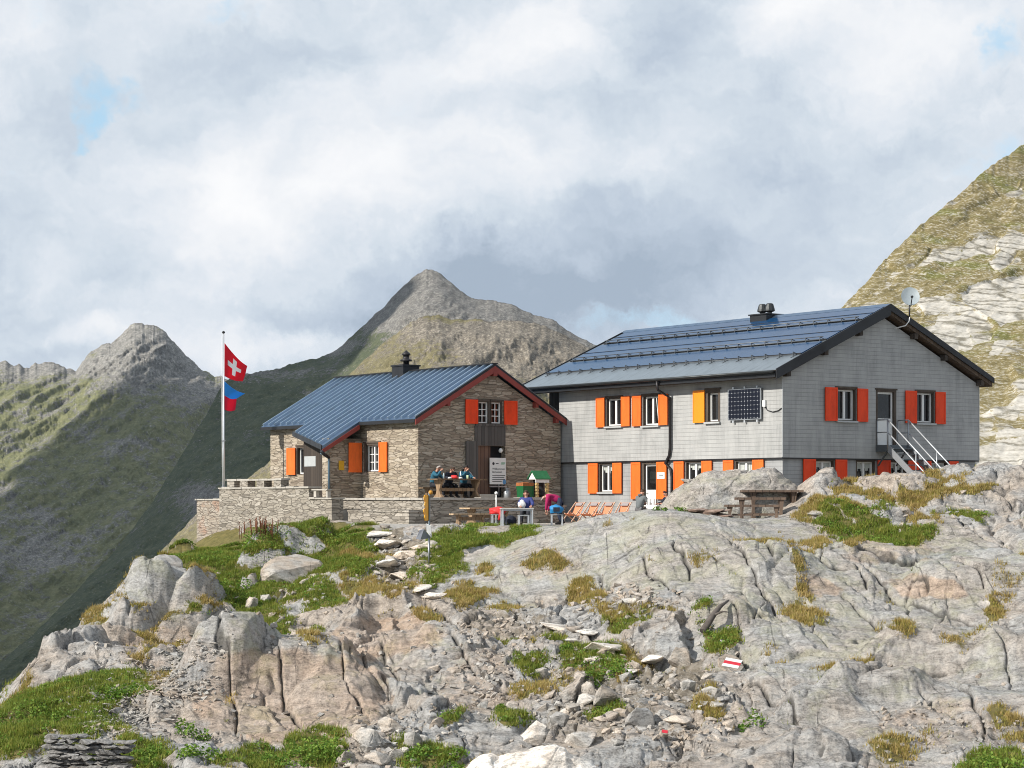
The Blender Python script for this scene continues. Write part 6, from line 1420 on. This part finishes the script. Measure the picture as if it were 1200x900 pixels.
person('man in a magenta top bending down over his rucksack', (W(656.5,600,80.9).x, 80.9, -.97), R(82), (0,-.02,.90), (0,.38,1.12), (0,.52,1.08), (0,.62,1.02), .20, {'l':(-.22,.48,.80),'r':(.22,.42,.78)}, {'l':(-.14,.52,.55),'r':(.16,.50,.52)}, kn={'l':(-.11,.06,.48),'r':(.11,.02,.48)}, an={'l':(-.12,-.04,.09),'r':(.13,-.10,.09)}, top=plain('magenta_fleece',(.36,.012,.095),.85,0,.15,9), trousers=T_navy, hair=H_grey, face=(0,.5,-1), short=False)
person('man in a grey hooded jacket sitting at the small table with his back turned', lodw(-2.25,5.72,-.96), R(-48), (0,0,.54), (0,.10,.95), (0,.14,1.12), (0,.18,1.23), .21, {'l':(-.30,.20,.84),'r':(.30,.20,.84)}, {'l':(-.16,.46,.80),'r':(.16,.46,.80)}, top=plain('grey_fleece',(.13,.145,.15),.85,0,.15,9), trousers=T_grey, hair=H_brown, hood=plain('grey_hood',(.11,.12,.125),.85), **legs)
person('dark haired guest in black across the small table', lodw(-1.25,5.05,-.96), R(118), (0,0,.52), (0,.10,.90), (0,.15,1.06), (0,.20,1.16), .18, {'l':(-.27,.22,.80),'r':(.27,.22,.80)}, {'l':(-.14,.46,.79),'r':(.14,.46,.79)}, top=F_navy, trousers=T_dark, hair=H_dark, **legs, face=(0,1,-.1))
person('guest half hidden behind the big boulder by the door', lodw(-1.0,4.45,-.96), R(100), (0,0,.54), (0,.08,.93), (0,.12,1.10), (0,.16,1.22), .18, {'l':(-.27,.18,.82),'r':(.27,.18,.82)}, {'l':(-.16,.44,.80),'r':(.16,.44,.80)}, top=plain('burgundy_top',(.10,.02,.03),.8), trousers=T_dark, hair=H_brown, **legs)
def bench_block(label, loc, rz, L, h):
    o = thing('plain_bench', label, 'bench', loc, rz); mb = MB(); mb.box(-L/2,L/2,-.16,.16,h-.05,h); mb.build('seat', W_bench, o)
    for s in (-1,1): mb = MB(); mb.box(s*(L/2-.12)-.03,s*(L/2-.12)+.03,-.14,.14,0,h-.051); mb.build('leg', W_bench, o)
bench_block('low wooden bench under the man in the grey hoodie', lodw(-2.30,5.78,-.96), R(-48), .9, .43)
bench_block('wooden bench under the two guests beside the boulder', lodw(-1.1,4.75,-.96), R(108), 1.3, .43)
# ================================================================== loose rock
def stone_mesh(name, seed, n=16, flat=1.0, subd=True):
    r_ = random.Random(seed); bm = bmesh.new()
    for k in range(n):
        v = Vector((r_.gauss(0,1), r_.gauss(0,1), r_.gauss(0,1))).normalized()
        m = max(abs(v.x), abs(v.y), abs(v.z)); v = v*(1/m*.55+.45)*r_.uniform(.72,1.0)
        bm.verts.new((v.x*.5, v.y*.5, v.z*.5*flat))
    bmesh.ops.convex_hull(bm, input=bm.verts); bmesh.ops.delete(bm, geom=[v for v in bm.verts if not v.link_faces], context='VERTS')
    bmesh.ops.bevel(bm, geom=list(bm.edges), offset=.022, segments=1, affect='EDGES')
    bmesh.ops.triangulate(bm, faces=bm.faces); bmesh.ops.subdivide_edges(bm, edges=bm.edges, cuts=2, use_grid_fill=True)
    for v in bm.verts:
        p = v.co*7; v.co += v.co.normalized()*(.016*math.sin(p.x*2.1+seed)*math.cos(p.y*2.7+p.z) + .010*math.sin(p.z*6.3+p.x*5+seed))
    me = bpy.data.meshes.new(name); bm.to_mesh(me); bm.free(); me.materials.append(m_stone); return me
SM = [stone_mesh('loose_stone', 100+k, 14+k % 5, 1) for k in range(10)]
SLM = [stone_mesh('flat_stone', 200+k, 12, .34) for k in range(6)]
def put_stone(px, py, w, h, label, group=None, flat=False, tilt=(0,0), rz=None, name='loose_stone', sink=.28, me=None, cat='stone', deep=1.0, seed=None):
    p = hit(px, py); d = p.y; sw, sh_ = w/F*d, h/F*d
    r_ = random.Random(int(px*13+py*7) if seed is None else seed)
    me = me or r_.choice(SLM if flat else SM); o = bpy.data.objects.new(name, me); COL.objects.link(o)
    o.scale = (sw*1.08, sw*r_.uniform(.7,1.0)*deep, (sh_*1.1)/(.34 if flat else 1.0)*.98)
    o.location = (p.x, d+sw*.2, p.z + sh_*(.5-sink)); o.rotation_euler = (R(tilt[0]+r_.uniform(-8,8)), R(tilt[1]+r_.uniform(-8,8)), r_.uniform(-.5,.5) if rz is None else R(rz))
    return tag(o, label, cat, group)
NOTE = [  # px, py (foot), width, height in reference pixels
 (750,850,46,34,'pale angular block lying alone at the foot of the rubble','',False,(0,0)),
 (676,872,50,22,'smooth pale flat stone at the front of the rubble','',True,(10,-8)),
 (668,818,52,22,'long grey slab tilted up on edge in the rubble','',True,(25,-38)),
 (690,820,26,30,'square grey block right of the tilted slab','',False,(0,5)),
 (710,826,34,34,'grey wedge block leaning beside the square block','',False,(0,18)),
 (622,872,44,30,'tan slab leaning steeply at the front of the rubble','',True,(20,-46)),
 (800,778,36,30,'rounded grey boulder left of the painted trail mark','',False,(0,8)),
 (432,874,44,30,'largest pale stone of the heap beside the green plants','',False,(0,0)),
 (458,856,38,22,'broad tan stone on top of the heap of stones','',False,(0,6)),
 (482,876,22,30,'upright grey stone at the right end of the heap','',False,(0,0)),
 (443,893,36,20,'tilted flat stone at the foot of the heap','',True,(10,14)),
 (400,896,30,24,'brownish stone at the left end of the heap','',False,(0,0)),
 (462,888,26,18,'small pale stone in the middle of the heap','',False,(0,0)),
 (418,858,24,16,'grey stone at the back left of the heap','',False,(0,0)),
 (785,832,44,18,'long grey flat stone below the rounded boulder','',True,(6,-6)),
 (797,846,42,15,'thin flat stone just under the long flat stone','',True,(4,-4)),
 (632,706,14,10,'small white stone beside the brown turf','',False,(0,0)),
 (600,828,16,12,'small white cube of stone in the gravel','',False,(0,0)),
 (632,792,22,14,'grey block above the small turf patch','',False,(0,0)),
 (505,665,18,8,'flat pale rock at the foot of the signpost','',True,(0,0)),
 (500,640,26,10,'pale rock lying in the turf right of the signpost','',False,(0,-20)),
 (292,712,18,20,'pointed pale rock standing in the turf','',False,(0,0)),
 (345,680,90,50,'big split boulder in the green slope below the wall','',False,(0,-14)),
 (195,668,44,26,'pale knobbly boulder on the left edge of the slope','',False,(0,0)),
 (955,604,34,12,'pale flat rock between the picnic place and brown turf','',True,(0,4)),
]
for a in NOTE: put_stone(*a[:4], a[4], None, a[6], a[7])
# scatter: rubble field, path side, left scree, slope
def scatter(n, region, wr_, label, group, flat_p, name, seed, hmul=(.45,.85)):
    r_ = random.Random(seed); k = 0
    while k < n:
        px, py = region(r_)
        if any(abs(px-a[0]) < a[2]*.4 and abs(py-a[1]+a[3]*.4) < a[3]*.4 for a in NOTE): continue
        w = wr_[0]+(wr_[1]-wr_[0])*r_.random()**2.2; fl = r_.random() < flat_p; h = w*(r_.uniform(.25,.45) if fl else r_.uniform(*hmul))
        put_stone(px, py, w, h, label, group, fl, (r_.uniform(-12,12), r_.uniform(-25,25)), None, name, .3, seed=r_.randrange(10**6)); k += 1
def disc(cx, cy, rx, ry): return lambda r_: (cx+r_.gauss(0,.45)*rx, cy+r_.gauss(0,.45)*ry)
scatter(90, disc(690,815,110,60), (8,26), 'small broken stone in the rubble field below the stepped path', 'rubble field stones', .45, 'loose_stone', 1)
scatter(26, disc(455,868,60,30), (10,24), 'small stone in the heap beside the green plants', 'heaped stones', .2, 'loose_stone', 2)
scatter(22, disc(745,700,32,12), (9,22), 'thin broken slab in the little scree under the big rock', 'little scree slabs', .9, 'flat_stone', 3)
scatter(30, disc(470,655,60,40), (6,16), 'flat pale stone strewn along the upper path', 'path side stones', .85, 'flat_stone', 4)
scatter(26, disc(820,830,60,50), (9,28), 'rough stone in the hollow below the painted mark', 'hollow stones', .5, 'loose_stone', 5)
scatter(26, disc(320,700,90,50), (6,16), 'small pale stone showing through the slope turf', 'slope stones', .4, 'loose_stone', 6)
scatter(24, disc(560,800,60,50), (8,20), 'broken stone beside the lower rock steps', 'stones by the lower rocks', .5, 'loose_stone', 7)
scatter(20, disc(1120,600,90,16), (8,22), 'low stone in the brown turf in front of the gable', 'stones before the gable', .5, 'loose_stone', 8)
PSM = [m_.copy() for m_ in SLM]
for m_ in PSM: m_.materials.clear(); m_.materials.append(m_palestone)
# step stones of the path
for k, (px, py, w) in enumerate(((652,737,40),(686,742,32),(668,752,44),(705,762,56),(764,776,52),(735,788,38),(690,772,30),(505,700,42),(486,690,40),(470,677,46),(452,665,48),(474,652,44),(494,642,40),(452,641,46),(438,629,50))):
    LBL = ['first low step slab at the dip of the path','pale step slab right of the first step','broad step slab under the first two','long step slab at the turn of the path','step slab below the green bush','narrow step slab under the long step','small step slab left of the green bush','lowest step slab of the upper path','step slab second from the bottom of the upper path','step slab third from the bottom of the upper path','step slab halfway up the upper path','step slab left of the signpost','step slab near the signpost foot','step slab just below the terrace corner','topmost step slab next to the grass']
    o = put_stone(px, py, w, w*.24, LBL[k], 'path step slabs', True, (-2,0), None, 'step_slab', .30, cat='step slab', me=PSM[k % 6], deep=1.5)
# scree of thin slates at the left: nobody could count it
mb = MB(); r_ = random.Random(9); VV = []; FF = []
for k in range(1500):
    t_ = r_.random(); px, py = (255-150*t_+r_.gauss(0,22), 765+92*t_+r_.gauss(0,16))
    if not (40 < px < 300): continue
    p = hit(px, py); d = p.y
    if gnormal(p.x, p.y).z < .66: continue
    w = r_.uniform(3,12)/F*d; M_ = Matrix.Translation(p+Vector((0,.05,.02))) @ Euler((r_.uniform(-.5,.5)-.2, r_.uniform(-.5,.5), r_.uniform(0,6.3))).to_matrix().to_4x4()
    n_ = 5; ang = sorted(r_.uniform(0,6.28) for _ in range(n_)); pts_ = [M_ @ Vector((math.cos(a)*w*.6, math.sin(a)*w*.45, -.012)) for a in ang]
    mb.prism(pts_, (M_.to_3x3() @ Vector((0,0,.028))))
tag(mb.build('slate_scree', m_stone), kind='stuff')
# gravel in the path and in the hollows
GV = MB(); r_ = random.Random(19)
for k in range(6500):
    c_ = r_.choice(((690,810,130,70),(690,800,110,60),(480,665,45,45),(820,820,80,60),(600,740,80,30),(740,705,60,24),(150,800,90,50),(460,868,70,34),(560,810,90,60),(1120,850,110,50),(330,760,140,90),(760,860,90,30)))
    px, py = c_[0]+r_.gauss(0,.5)*c_[2], c_[1]+r_.gauss(0,.5)*c_[3]
    if not (5 < px < 1195 and 618 < py < 905): continue
    p = hit(px, py)
    if gnormal(p.x, p.y).z < .72: continue
    w = (1.5+8.5*r_.random()**4.5)/F*p.y
    M_ = Euler((r_.uniform(-.6,.6), r_.uniform(-.6,.6), r_.uniform(0,6.3))).to_matrix(); fx, fy, fz = r_.uniform(.7,1.2), r_.uniform(.5,1), r_.uniform(.25,.75)
    c8 = [p+Vector((0,.05,w*.12))+M_ @ Vector((a*fx*w*.5*r_.uniform(.55,1), b*fy*w*.5*r_.uniform(.55,1), h_*fz*w*.5*r_.uniform(.6,1))) for h_ in (-1,1) for a,b in ((-1,-1),(1,-1),(1,1),(-1,1))]
    GV.hexa(c8)
tag(GV.build('gravel', m_stone), kind='stuff')
m_slate, t = newmat('dark_slate'); o_ = t.obj(); t.surf(t.ramp(t.noise(o_, 4, 7, .75), [(.3,(.075,.072,.07)), (.5,(.20,.195,.187)), (.7,(.36,.352,.34))]), .9, 0, t.bump(t.noise(o_, 14, 5), .6, .03), .2)
DSM = [m_.copy() for m_ in SLM]
for m_ in DSM: m_.materials.clear(); m_.materials.append(m_slate)
# dry stacked cairn wall at the lower left corner
cw = thing('dry_stone_cairn', 'low stack of thin dark slates at the lower left corner', 'cairn', hit(95, 897)+Vector((0,0,-.6)))
cp = hit(95, 897)+Vector((0,0,-.30)); r_ = random.Random(3)
for k in range(64):
    row = k//10; px = 55+ (k % 10)*9.5 + r_.uniform(-4,4) + row*1.5; zz_ = cp.z+.28+.105*row+ r_.uniform(-.015,.015)
    o = bpy.data.objects.new('slate', r_.choice(DSM)); COL.objects.link(o); o.parent = cw
    o.scale = (r_.uniform(.35,.62), r_.uniform(.3,.5), r_.uniform(.28,.42)); o.location = Vector(((px-CX)/F*cp.y, cp.y+r_.uniform(-.12,.12), zz_)) - cw.location; o.rotation_euler = (r_.uniform(-.06,.06), r_.uniform(-.07,.07)+.05, r_.uniform(-.4,.4))
# pile of thin brown slabs beside the big boulder
pl_ = thing('slab_pile', 'pile of thin rusty brown slabs lying before the big boulder', 'slab pile', (W(828,603,70.8).x, 70.8, -.66)); r_ = random.Random(5)
m_brown, t = newmat('brown_slab'); o_ = t.obj(); t.surf(t.ramp(t.noise(o_, 5, 6, .7), [(.3,(.08,.055,.045)), (.5,(.24,.165,.13)), (.7,(.40,.33,.28))]), .9, 0, t.bump(t.noise(o_, 12, 5), .5, .03), .2)
for k, (px, py, w, h, tl) in enumerate(((812,598,36,5,4),(830,600,48,6,3),(842,603,40,6,-4),(820,604,44,6,6),(838,607,46,7,3),(825,609,40,7,5),(850,608,22,6,-12),(806,604,18,5,10),(845,599,26,4,8))):
    me = SLM[k % 6].copy(); me.materials.clear(); me.materials.append(m_brown); o = bpy.data.objects.new('slab', me); COL.objects.link(o); o.parent = pl_
    d = 70.8+.12*(k % 3); o.scale = (w/F*d*1.1, .7, h/F*d/.34*1.1); o.location = W(px, py, d)-Vector(pl_.location); o.rotation_euler = (0, R(-tl), R(r_.uniform(-8,8)))
# ---- the big boulder in front of the grey house
def dome_rock(prof, yc, ry, zb, mat, label, seed, cat='boulder', ribs=0, amp=1.0, n=220, m=90):
    x0, x1 = prof[0][0], prof[-1][0]; px = np.linspace(x0, x1, n); top = np.interp(px, [p[0] for p in prof], [p[1] for p in prof])
    th = np.linspace(0, np.pi, m); PX, TH_ = np.meshgrid(px, th, indexing='ij'); TOPp = np.broadcast_to(top[:,None], PX.shape)
    Ht = np.maximum((HY-TOPp)/F*yc - zb, .02)
    ex = np.sin(np.pi*np.clip((PX-x0+4)/(x1-x0+8), 0, 1))**.45; rr = ry*ex+.05
    Y = yc - rr*np.cos(TH_)*np.where(np.cos(TH_) > 0, 1.0, .75); Z = zb + Ht*np.sin(TH_)**.62; X = (PX-CX)/F*yc
    q = X*.8+Z*.6+Y*.15; p = -X*.6+Z*.8
    f1,f2,dx,dy,r1,r2,r3 = voro(q/1.5+.25*fbm(q,p,3,4+seed), p/.75+Y*.35, 81+seed); g1,g2,_,_,s1,s2,s3 = voro(q/.5, p/.28+Y*.8, 83+seed)
    e = sstep(0,.12,f2-f1); dsp = (r1-.5)*.22*e + .16*fbm(X*.9, Z*1.3+Y*.7, 4, 85) + .04*fbm(q*2.5, p*7+Y*2, 4, 86) - .09*np.exp(-(f2-f1)/.04) + (s1-.5)*.04*sstep(0,.2,g2-g1)
    right = sstep(905, 925, PX)*ribs; dsp = dsp*(1-.4*right) + right*.08*(np.abs(((p*3.2+.3*fbm(q,p,3,9)) % 1)-.5)-.25)*1.3
    w = np.sin(TH_)**.4*np.clip(ex, 0, 1)*amp
    P = np.stack([X, Y-np.cos(TH_)*.8*dsp*w, Z+np.sin(TH_)*.75*dsp*w], -1)
    o = grid_mesh('boulder', P, mat, {'grass': np.zeros_like(X), 'slab': np.full_like(X, .75), 'soil': np.zeros_like(X), 'yard': np.zeros_like(X), 'crack': np.clip(np.exp(-(f2-f1)/.03)*.9, 0, 1)*(1-.6*right)})
    return tag(o, label, cat)
dome_rock([(766,600),(774,592),(783,580),(792,571),(801,564),(812,560),(826,555),(836,552.5),(850,553),(870,551),(884,549),(894,547.5),(904,549),(914,555),(926,564),(938,574),(950,583),(962,592),(972,600)], 76.2, 1.75, -1.15, m_rock, 'huge pale lichen covered boulder in front of the grey house', 0, ribs=1)
hw_ = hit(620, 897)
dome_rock([(545,902),(552,893),(560,888),(572,884),(585,885),(600,880),(618,878),(636,874),(650,873),(662,876),(668,884),(680,886),(692,891),(700,896),(706,904)], hw_.y, .8, (HY-915)/F*hw_.y, m_palestone, 'broad white boulder at the very bottom of the scene', 5, amp=.7)
fs_ = put_stone(808,567,22,7,'flat stone lying on the left shoulder of the huge boulder', None, True, (0,3)); fs_.location = (W(806,562,76.2).x, 76.1, (HY-563.5)/F*76.2)

# painted trail marks on stones
M_pw = plain('white_marker_paint', (.78,.77,.75), .6, 0, .06, 8, .1); M_pr = plain('red_marker_paint', (.60,.03,.05), .6, 0, .1, 8, .1)
def marked_stone(px, py, w, h, label, bands, seed):
    p = hit(px, py); d = p.y; mW, mH = w/F*d, h/F*d
    o = thing('marked_stone', label, 'trail mark', (p.x, d-.30, p.z+.10))
    mb = MB(); tilt = Matrix.Rotation(R(38), 4, 'X') @ Matrix.Rotation(R(14), 4, 'Y')
    T = Matrix.Translation((0,0,.02)) @ tilt
    r_ = random.Random(seed); ang = [k*math.pi*2/9+r_.uniform(-.2,.2) for k in range(9)]
    mb.prism([T @ Vector((math.cos(a)*mW*.78, math.sin(a)*mH*1.15, -.10)) for a in ang], T.to_3x3() @ Vector((0,0,.10))); mb.build('slab', m_stone, o)
    n = len(bands)
    for k, m_ in enumerate(bands):
        y0, y1 = -mH*.62+mH*1.24*k/n, -mH*.62+mH*1.24*(k+1)/n; mb = MB(); s0, s1 = .12*mW*(k-1), .12*mW*k
        mb.prism([T @ Vector((-mW*.5+s0,y0,.004)), T @ Vector((mW*.5+s0,y0,.004)), T @ Vector((mW*.5+s1,y1,.004)), T @ Vector((-mW*.5+s1,y1,.004))], T.to_3x3() @ Vector((0,0,.003))); mb.build('paint_band', m_, o)
marked_stone(855, 781, 20, 13, 'white red white hiking mark painted on the rock', [M_pw, M_pr, M_pw], 1)
marked_stone(779, 861, 7, 4, 'faded red hiking mark on a low stone near the bottom', [M_pr], 2)
# weathered branch
a, b = hit(822, 742), hit(852, 708); br_ = MB(); pts_ = [a+Vector((0,0,.08)), a.lerp(b,.35)+Vector((.02,0,.22)), a.lerp(b,.7)+Vector((-.03,-.1,.20)), b+Vector((0,0,.12))]
br_.tube(pts_, [.10,.085,.06,.025], 8); br_.tube([pts_[1], pts_[1]+Vector((.25,-.1,.12)), pts_[1]+Vector((.42,-.1,.10))], [.04,.03,.012], 6)
tag(br_.build('dead_branch', plain('grey_bark',(.10,.085,.075),.9,0,.4,9,.6)), 'grey weathered branch lying against the rock', 'branch')

# ================================================================== turf, leaves
def leaf_mat(name, stops, trans=.35):
    m, t = newmat(name); c = t.ramp(t.attr('tint'), stops); c = t.mix(1, c, t.ramp(t.noise(t.pos(), 3.5, 4, .6), [(.3,(.72,.75,.7)), (.7,(1.2,1.18,1.1))]), 'MULTIPLY')
    b = t.n('ShaderNodeBsdfPrincipled', {'Roughness': .65, 'Specular IOR Level': .25}); t.put(b.inputs['Base Color'], c); tr = t.n('ShaderNodeBsdfTranslucent'); t.put(tr.inputs[0], c)
    mx = t.n('ShaderNodeMixShader', {0: trans}); t.t.links.new(b.outputs[0], mx.inputs[1]); t.t.links.new(tr.outputs[0], mx.inputs[2]); t.t.links.new(mx.outputs[0], t.n('ShaderNodeOutputMaterial').inputs[0]); return m
m_blade = leaf_mat('grass_blades', [(0,(.10,.15,.022)), (.25,(.215,.265,.042)), (.5,(.33,.30,.075)), (.75,(.37,.265,.095)), (1,(.50,.39,.19))])
m_leaf = leaf_mat('leaves', [(0,(.055,.125,.016)), (.5,(.13,.24,.032)), (1,(.27,.36,.07))])
def tri_mesh(name, V_, tint, mat, per=3):
    me = bpy.data.meshes.new(name); nv = len(V_); nf = nv//per
    me.vertices.add(nv); me.vertices.foreach_set('co', V_.reshape(-1).astype(np.float32)); me.loops.add(nv); me.loops.foreach_set('vertex_index', np.arange(nv, dtype=np.int32))
    me.polygons.add(nf); me.polygons.foreach_set('loop_start', np.arange(nf, dtype=np.int32)*per); me.polygons.foreach_set('loop_total', np.full(nf, per, np.int32))
    a = me.attributes.new('tint', 'FLOAT', 'POINT'); a.data.foreach_set('value', np.repeat(tint, per).astype(np.float32))
    me.materials.append(mat); me.update(calc_edges=True); o = bpy.data.objects.new(name, me); COL.objects.link(o); return o
cell = (Dg/F*(gcol[1]-gcol[0])) * np.gradient(grow)[:,None]
tuftn = fbm(Xg*1.6, Dg*1.6, 4, 101)
wgt = np.clip(grass, 0, 1)*np.clip(.55+.9*tuftn, .05, 1.6)*cell*(Dg < 82)*(PXg > -40)*(PXg < 1240)
# stray tufts in cracks of the rock
wgt = wgt + cell*.05*np.clip(crk-.35, 0, 1)*amp*(Dg < 78)*(fbm(Xg*.35,Dg*.35,3,111) > .05)
pr = (wgt/wgt.sum()).reshape(-1); NT_ = 75000
ids = rng.choice(pr.size, NT_, p=pr); TX = Xg.reshape(-1)[ids]+rng.normal(0,.03,NT_); TY = Dg.reshape(-1)[ids]+rng.normal(0,.04,NT_); TZ2 = Zg.reshape(-1)[ids]; gb = green.reshape(-1)[ids]; bb = brown.reshape(-1)[ids]
BL = 7; X_ = np.repeat(TX, BL); Y_ = np.repeat(TY, BL); Z_ = np.repeat(TZ2, BL)-.02; nB = len(X_)
an_ = rng.uniform(0, 2*np.pi, nB); L_ = rng.uniform(.06,.17,nB)*np.repeat(rng.uniform(.7,1.4,NT_), BL); lean = rng.uniform(.15,.95,nB); w_ = rng.uniform(.008,.016,nB)
bx, by = X_+rng.normal(0,.05,nB), Y_+rng.normal(0,.05,nB); ox, oy = -np.sin(an_)*w_, np.cos(an_)*w_; tx, ty, tz = bx+np.cos(an_)*L_*lean, by+np.sin(an_)*L_*lean, Z_+L_*np.sqrt(np.clip(1-lean**2*.8,.05,1))
V_ = np.stack([np.stack([bx-ox,by-oy,Z_],-1), np.stack([bx+ox,by+oy,Z_],-1), np.stack([tx,ty,tz],-1)], 1).reshape(-1,3)
base = np.clip(.31 + .38*(np.repeat(bb,BL) > np.repeat(gb,BL)) - .16*np.repeat(gb,BL) + .22*np.repeat(tuftn.reshape(-1)[ids],BL), 0, 1)
tag(tri_mesh('grass', V_, np.clip(base+rng.normal(0,.13,nB),0,1), m_blade), kind='stuff')
def leaves(cx, cy, cz, n, rx, ry, rz_, size, r_, green_=.5):
    """leaf-shaped quads through a low dome"""
    u = r_.normal(0,1,(n,3)); u /= np.linalg.norm(u,axis=1)[:,None]; u[:,2] = np.abs(u[:,2]); rad = r_.uniform(.35,1,n)**.5
    c = np.stack([cx+u[:,0]*rx*rad, cy+u[:,1]*ry*rad, cz+u[:,2]*rz_*rad], -1)
    a = r_.normal(0,1,(n,3)); a[:,2] = a[:,2]*.5+.15; a /= np.linalg.norm(a,axis=1)[:,None]; b = np.cross(a, r_.normal(0,1,(n,3))); b /= np.linalg.norm(b,axis=1)[:,None]
    s = r_.uniform(.6,1.25,n)[:,None]*size
    V_ = np.stack([c-a*s*.5, c+b*s*.30, c+a*s*.5+np.array([0,0,-.15])*s, c-b*s*.30], 1).reshape(-1,3)
    return V_, np.clip(green_+r_.normal(0,.24,n)+.25*(u[:,2]-.5), 0, 1)
# low leafy ground cover on the green slopes
wg2 = np.clip(green-.35,0,1)*cell*(Dg < 82)*np.clip(.3+1.5*fbm(Xg*.7,Dg*.7,4,121),0,2)*(PXg < 1240)*(PXg > -40); pr2 = (wg2/wg2.sum()).reshape(-1)
ids = rng.choice(pr2.size, 3600, p=pr2); VV, TT = [], []
for i in ids:
    v, t_ = leaves(Xg.reshape(-1)[i], Dg.reshape(-1)[i], Zg.reshape(-1)[i], 9, .14, .14, .13, .075, rng, .55); VV.append(v); TT.append(t_)
tag(tri_mesh('ground_cover', np.concatenate(VV), np.concatenate(TT), m_leaf, 4), kind='stuff')
PLANTS = [(380,888,85,38,'leafy green bush left of the stone heap','leafy_bush'),(338,896,70,26,'low green bush at the foot of the big tan rock','leafy_bush'),(245,893,70,24,'green herbs at the bottom beside the slate stack','leafy_bush'),(175,888,56,20,'small green herb patch right of the slate stack','leafy_bush'),
 (515,897,80,26,'bright green bush right of the stone heap','leafy_bush'),(222,862,46,34,'green plant growing up the slates','leafy_bush'),(718,790,56,34,'bushy green plant beside the path steps','leafy_bush'),(692,790,24,16,'small green plant left of the bushy plant','leafy_bush'),(880,848,34,20,'small green plant in the gully right of the hollow','leafy_bush'),
 (1162,900,90,26,'light green plant at the bottom right corner','leafy_bush'),(664,762,26,16,'green weeds between the upper step slabs','leafy_bush'),(592,830,22,14,'green weeds above the broad white boulder','leafy_bush'),(712,836,26,12,'low weeds beside the pale angular block','leafy_bush'),(770,596,22,9,'dark green shrub at the left foot of the huge boulder','leafy_bush'),(792,597,26,12,'yellowish shrub before the huge boulder','leafy_bush'),
 (545,622,34,10,'low plants along the terrace edge under the pale bench','leafy_bush'),(605,620,44,8,'low plants along the terrace edge before the grey table','leafy_bush'),(320,638,90,22,'broad leaved dock patch under the retaining wall','leafy_bush'),(405,630,44,16,'fresh green plants right of the retaining wall','leafy_bush'),(275,690,50,20,'lush herbs in the middle of the green slope','leafy_bush'),(150,815,70,22,'green plants on the lower left slope','leafy_bush'),(55,838,80,20,'green herbs on the far left slope','leafy_bush'),(330,668,40,16,'yellow green herbs above the split boulder','leafy_bush'),(700,755,22,9,'thin weeds beside the long step slab','leafy_bush')]
for k, (px, py, w, h, lb, nm) in enumerate(PLANTS):
    p = hit(px, py); d = p.y; rx, rz_ = w/F*d/2, h/F*d; r2 = np.random.default_rng(k+500); VV, TT = [], []
    nsub = max(3, int(w/7))
    for j in range(nsub):
        ox = r2.uniform(-1,1)*rx*.8; oy = r2.uniform(-.5,.9)*rx*.7; x, y = p.x+ox, d+oy; hh = rz_*r2.uniform(.45,1)*(1-.5*abs(ox)/rx)
        v, t_ = leaves(x, y, ground_z(x, y)-.02, int(26+hh*80), rx*.32+.05, rx*.32+.05, hh, .085 if nm == 'leafy_bush' else .06, r2, .45+.15*(k%3 == 0)); VV.append(v); TT.append(t_)
    o = tri_mesh(nm, np.concatenate(VV), np.concatenate(TT), m_leaf, 4); tag(o, lb, 'plant', 'green plants among the rocks')
# reddish dock stalks under the wall
for k, (px, py) in enumerate(((283,624),(297,622),(303,623),(309,620),(318,624),(365,622))):
    p = hit(px, py+6); mb = MB(); r_ = random.Random(k)
    for j in range(5):
        x, y = r_.uniform(-.15,.15), r_.uniform(-.1,.1); hh = r_.uniform(.4,.75); mb.tube([(x,y,0),(x*1.2,y,hh*.6),(x*1.5,y,hh)], [.010,.014,.006], 5)
        for q_ in range(6): zz_ = hh*(.5+.08*q_); mb.tube([(x*1.3,y,zz_),(x*1.3+r_.uniform(-.05,.05),y+r_.uniform(-.05,.05),zz_+.05)], [.016,.008], 4)
    tag(mb.build('dock_stalks', plain('dock_red',(.16,.06,.03),.85,0,.3,9), None, p), 'rusty brown dock seed stalks under the retaining wall', 'plant', 'dock stalks under the wall')

# ================================================================== parts that were built together but are separate pieces
def split_islands(o):
    me = o.data; n = len(me.vertices); par = list(range(n))
    def find(a):
        while par[a] != a: par[a] = par[par[a]]; a = par[a]
        return a
    for e in me.edges:
        a, b = find(e.vertices[0]), find(e.vertices[1])
        if a != b: par[a] = b
    groups = {}
    for p in me.polygons: groups.setdefault(find(p.vertices[0]), []).append(p)
    if len(groups) < 2: return
    co = [v.co[:] for v in me.vertices]; first = True
    for g in groups.values():
        ids_ = sorted({i for p in g for i in p.vertices}); ix = {v: k for k, v in enumerate(ids_)}
        nm = bpy.data.meshes.new(me.name.split('.')[0]); nm.from_pydata([co[i] for i in ids_], [], [tuple(ix[i] for i in p.vertices) for p in g])
        for m_ in me.materials: nm.materials.append(m_)
        nm.polygons.foreach_set('use_smooth', [p.use_smooth for p in g]); nm.polygons.foreach_set('material_index', [p.material_index for p in g])
        if first: o.data = nm; first = False
        else:
            c = o.copy(); c.data = nm; COL.objects.link(c)
for o in list(COL.objects):
    if o.type == 'MESH' and o.parent and o.name.split('.')[0] in ('barge_board','hinge','corner_trim','purlin_end','clamp','porch_post','bracket','pier','chimney_cowl','fascia','verge_flashing','wall_infill','apron','drip_board'): split_islands(o)
